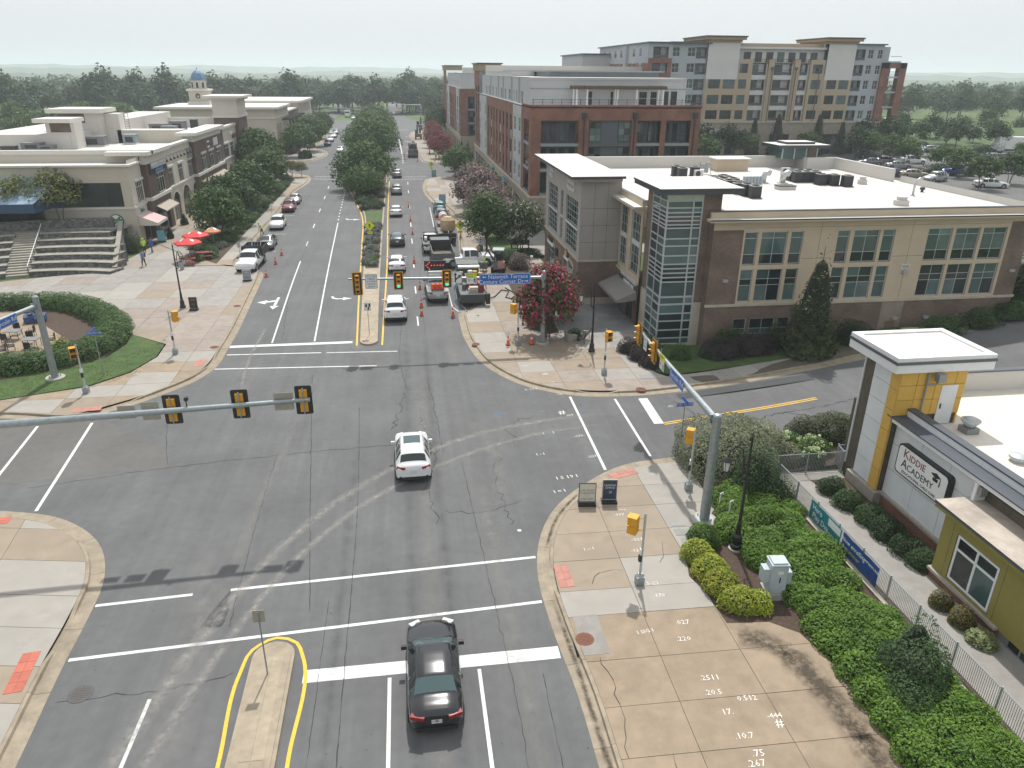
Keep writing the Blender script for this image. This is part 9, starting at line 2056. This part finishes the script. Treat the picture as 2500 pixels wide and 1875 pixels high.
# plaza, patio and clinic furniture
umb_r=mat('umbrella_red',(0.52,0.018,0.022),0.7,var=0.06);tab_r=mat('table_red',(0.25,0.03,0.03),0.6,var=0.1)
def umbrella(x,y,z,s,m,lb):
 t=thing('parasol',lb,'parasol',(x,y,KH));mb=MB();mb.tube((0,0,0),(0,0,z+.45),.03,None,8,galv);mb.build('pole',t,world=False)
 for i in range(6):
  a,b=i*PI/3,(i+1)*PI/3;mb=MB();mb.poly([(0,0,z+.5),(s*cos(a),s*sin(a),z),(s*cos(b),s*sin(b),z)],m);mb.poly([(s*cos(a),s*sin(a),z),(s*cos(b),s*sin(b),z),(s*cos(b),s*sin(b),z-.16),(s*cos(a),s*sin(a),z-.16)],m);mb.build('canopy_panel',t,world=False)
  mb=MB();c=(a+b)/2;mb.poly([(s*.42*cos(c)+.2*cos(q),s*.42*sin(c)+.2*sin(q),z+.5-.5*.87*.42/.87*1.12+.0-.0-.0+(.0 if i else 0)-.575*.2*cos(q-c)+.035)for q in[k*PI/5 for k in range(10)]],sgw)
  if i%2:mb.build('print',t,world=False)
umbrella(-24.3,85.8,2.1,1.55,umb_r,'red parasol with white prints nearer the lamp post');umbrella(-24.3,89.3,2.2,1.55,umb_r,'red parasol with white prints behind the nearer one');umbrella(-23.2,92.6,2.0,1.0,mat('umbrella_orange',(.5,.2,.1),.7),'small faded orange parasol behind the red ones')
def picnic(x,y,rz,lb):
 t=thing('picnic_table',lb,'picnic table',(x,y,KH),rz);bits(t,[('tabletop','b',(-.85,.85,-.38,.38,.72,.77),tab_r),('seat','b',(-.85,.85,-.85,-.6,.42,.46),tab_r),('seat','b',(-.85,.85,.6,.85,.42,.46),tab_r)]+[('leg','p',([(sx*.6,sy*.8,0),(sx*.6,sy*.65,.42),(sx*.6,sy*.2,.72)],.03),sig_k)for sx in(-1,1)for sy in(-1,1)])
picnic(-24.1,83.9,.15,'red mesh picnic table nearest the lamp post');picnic(-23.0,86.8,.15,'red mesh picnic table right of the parasols')
t=thing('litter_bin','grey litter bin beside the nearest picnic table','litter bin',(-24.2,81.9,KH));bits(t,[('bin_body','l',((0,0,0),[(.2,0),(.26,.8),(.28,.85)]),galv),('bin_lid','l',((0,0,.85),[(.28,0),(.22,.1),(.1,.12)]),sig_k)])
wick=mat('wicker_dark',(0.035,0.028,0.025),0.7,var=0.2)
t0=thing('patio_chair',None,None);bits(t0,[('seat','b',(-.25,.25,-.25,.25,.4,.46),wick),('backrest','b',(-.25,.25,.22,.27,.46,.95),wick),('armrest','p',([(-.28,-.22,0),(-.28,-.22,.64),(-.28,.24,.66)],.02),sig_k),('armrest','p',([(.28,-.22,0),(.28,-.22,.64),(.28,.24,.66)],.02),sig_k),('leg','t',((-.23,.24,0),(-.23,.24,.42),.018),sig_k),('leg','t',((.23,.24,0),(.23,.24,.42),.018),sig_k)])
first=True
for(tx,ty,lt),chs in(((-31.3,60.1,'farther patio table with a slatted dark top'),((-31.6,61.2,0.1),(-30.2,60.6,-1.4),(-31.3,58.9,3.0),(-32.6,60.2,1.5))),((-29.0,57.9,'nearer patio table by the curved hedge'),((-29.6,58.9,.3),(-27.8,58.4,-1.3),(-28.6,56.6,2.9),(-30.2,57.2,2.0))),((-31.5,55.9,'patio table at the left edge of the frame'),((-30.4,56.3,-1.2),(-30.9,54.9,2.6)))):
 t=thing('patio_table',lt,'table',(tx,ty,KH));bits(t,[('tabletop','b',(-.55,.55,-.45,.45,.7,.74),mat('table_grey',(.16,.165,.17),.6))]+[('leg','t',((sx*.48,sy*.38,0),(sx*.48,sy*.38,.7),.022),sig_k)for sx in(-1,1)for sy in(-1,1)])
 for k,(x,y,rz)in enumerate(chs):
  c=t0 if first else copy_tree(t0);first=False;c.location=(x,y,KH);c.rotation_euler=(0,0,rz);tag(c,'dark wicker patio chair on the '+['far','right','near','left'][k]+' side of the '+lt.split(' with')[0].split(' by')[0].split(' at')[0]+(' cut by the frame' if 'left edge' in lt else ''),'chair','patio chairs')
mb=MB();mb.rbox((-31.6,64.6,KH+.35),(1.6,1.1,.5),.3,mat('tarp_blue',(.03,.06,.16),.6,var=.3,scale=5));foliage(mb,(-31.6,64.6,KH+.5),(.9,.6,.35),60,.3,MATS['tarp_blue'],half=True,seed=4);tag(mb.build('tarpaulin'),'crumpled dark blue tarpaulin on the patio inside the curved hedge','tarpaulin')
t=thing('bench','black metal bench facing the walk beside the clinic lamp post','bench',(13.6,54.3,KH),-2.05);bits(t,[('seat_slat','b',(-.85,.85,-.25+.1*i,-.17+.1*i,.43,.46),black_m)for i in range(5)]+[('back_slat','b',(-.85,.85,.25+.03*i,.28+.03*i,.52+.09*i,.59+.09*i),black_m)for i in range(4)]+[('end_frame','p',([(x,-.25,0),(x,-.24,.62),(x,.2,.62),(x,.38,.92),(x,.22,.43),(x,.28,0)],.028),black_m)for x in(-.82,.82)])
t=thing('stone_seat','short grey stone block seat beside the black bench','seat',(12.65,54.9,KH),.1);bits(t,[('block','b',(-.35,.35,-.6,.6,0,.45),conc_grey),('cap','b',(-.39,.39,-.64,.64,.45,.53),conc_pale)])
t=thing('bench','dark bench under the white-flowering tree by the brick block','bench',(13.6,88.5,KH));bits(t,[('seat','b',(-1.2,1.2,-.25,.25,.42,.46),black_m),('backrest','b',(-1.2,1.2,.22,.27,.46,.95),black_m),('leg','b',(-1.1,-1.0,-.2,.2,0,.42),black_m),('leg','b',(1.0,1.1,-.2,.2,0,.42),black_m)])
t=thing('bollard_light','slim white bollard light on the walk behind the pink crape myrtle','lamp',(12.6,74,KH));bits(t,[('post','t',((0,0,0),(0,0,2.2),.05),sgw),('lamp_head','b',(-.14,.14,-.14,.14,2.2,2.4),sgw)])
t=thing('caution_stand','thin orange-topped caution stand with a black weight by the bed','stand',(10.0,62.0,KH));bits(t,[('pole','t',((0,0,0),(-.1,0,1.5),.025),tank_tan),('weight','l',((.1,-1.0,0),[(.4,0),(.3,.15),(.05,.5)]),sig_k)])
for x,y,lb,h in((8.9,85.2,'white parking notice on a thin post in front of the round tree',3.0),(-17.9,81.3,'back of a sign on a thin post in front of the dump truck',2.6),(-18.7,108,'small sign on a thin post in the shrubs behind the parked white suv',2.4)):plate(lb,(x,y,KH+h),.32,.5,sgw if y>84 else alub,post=.028,post_loc=(x,y,KH))
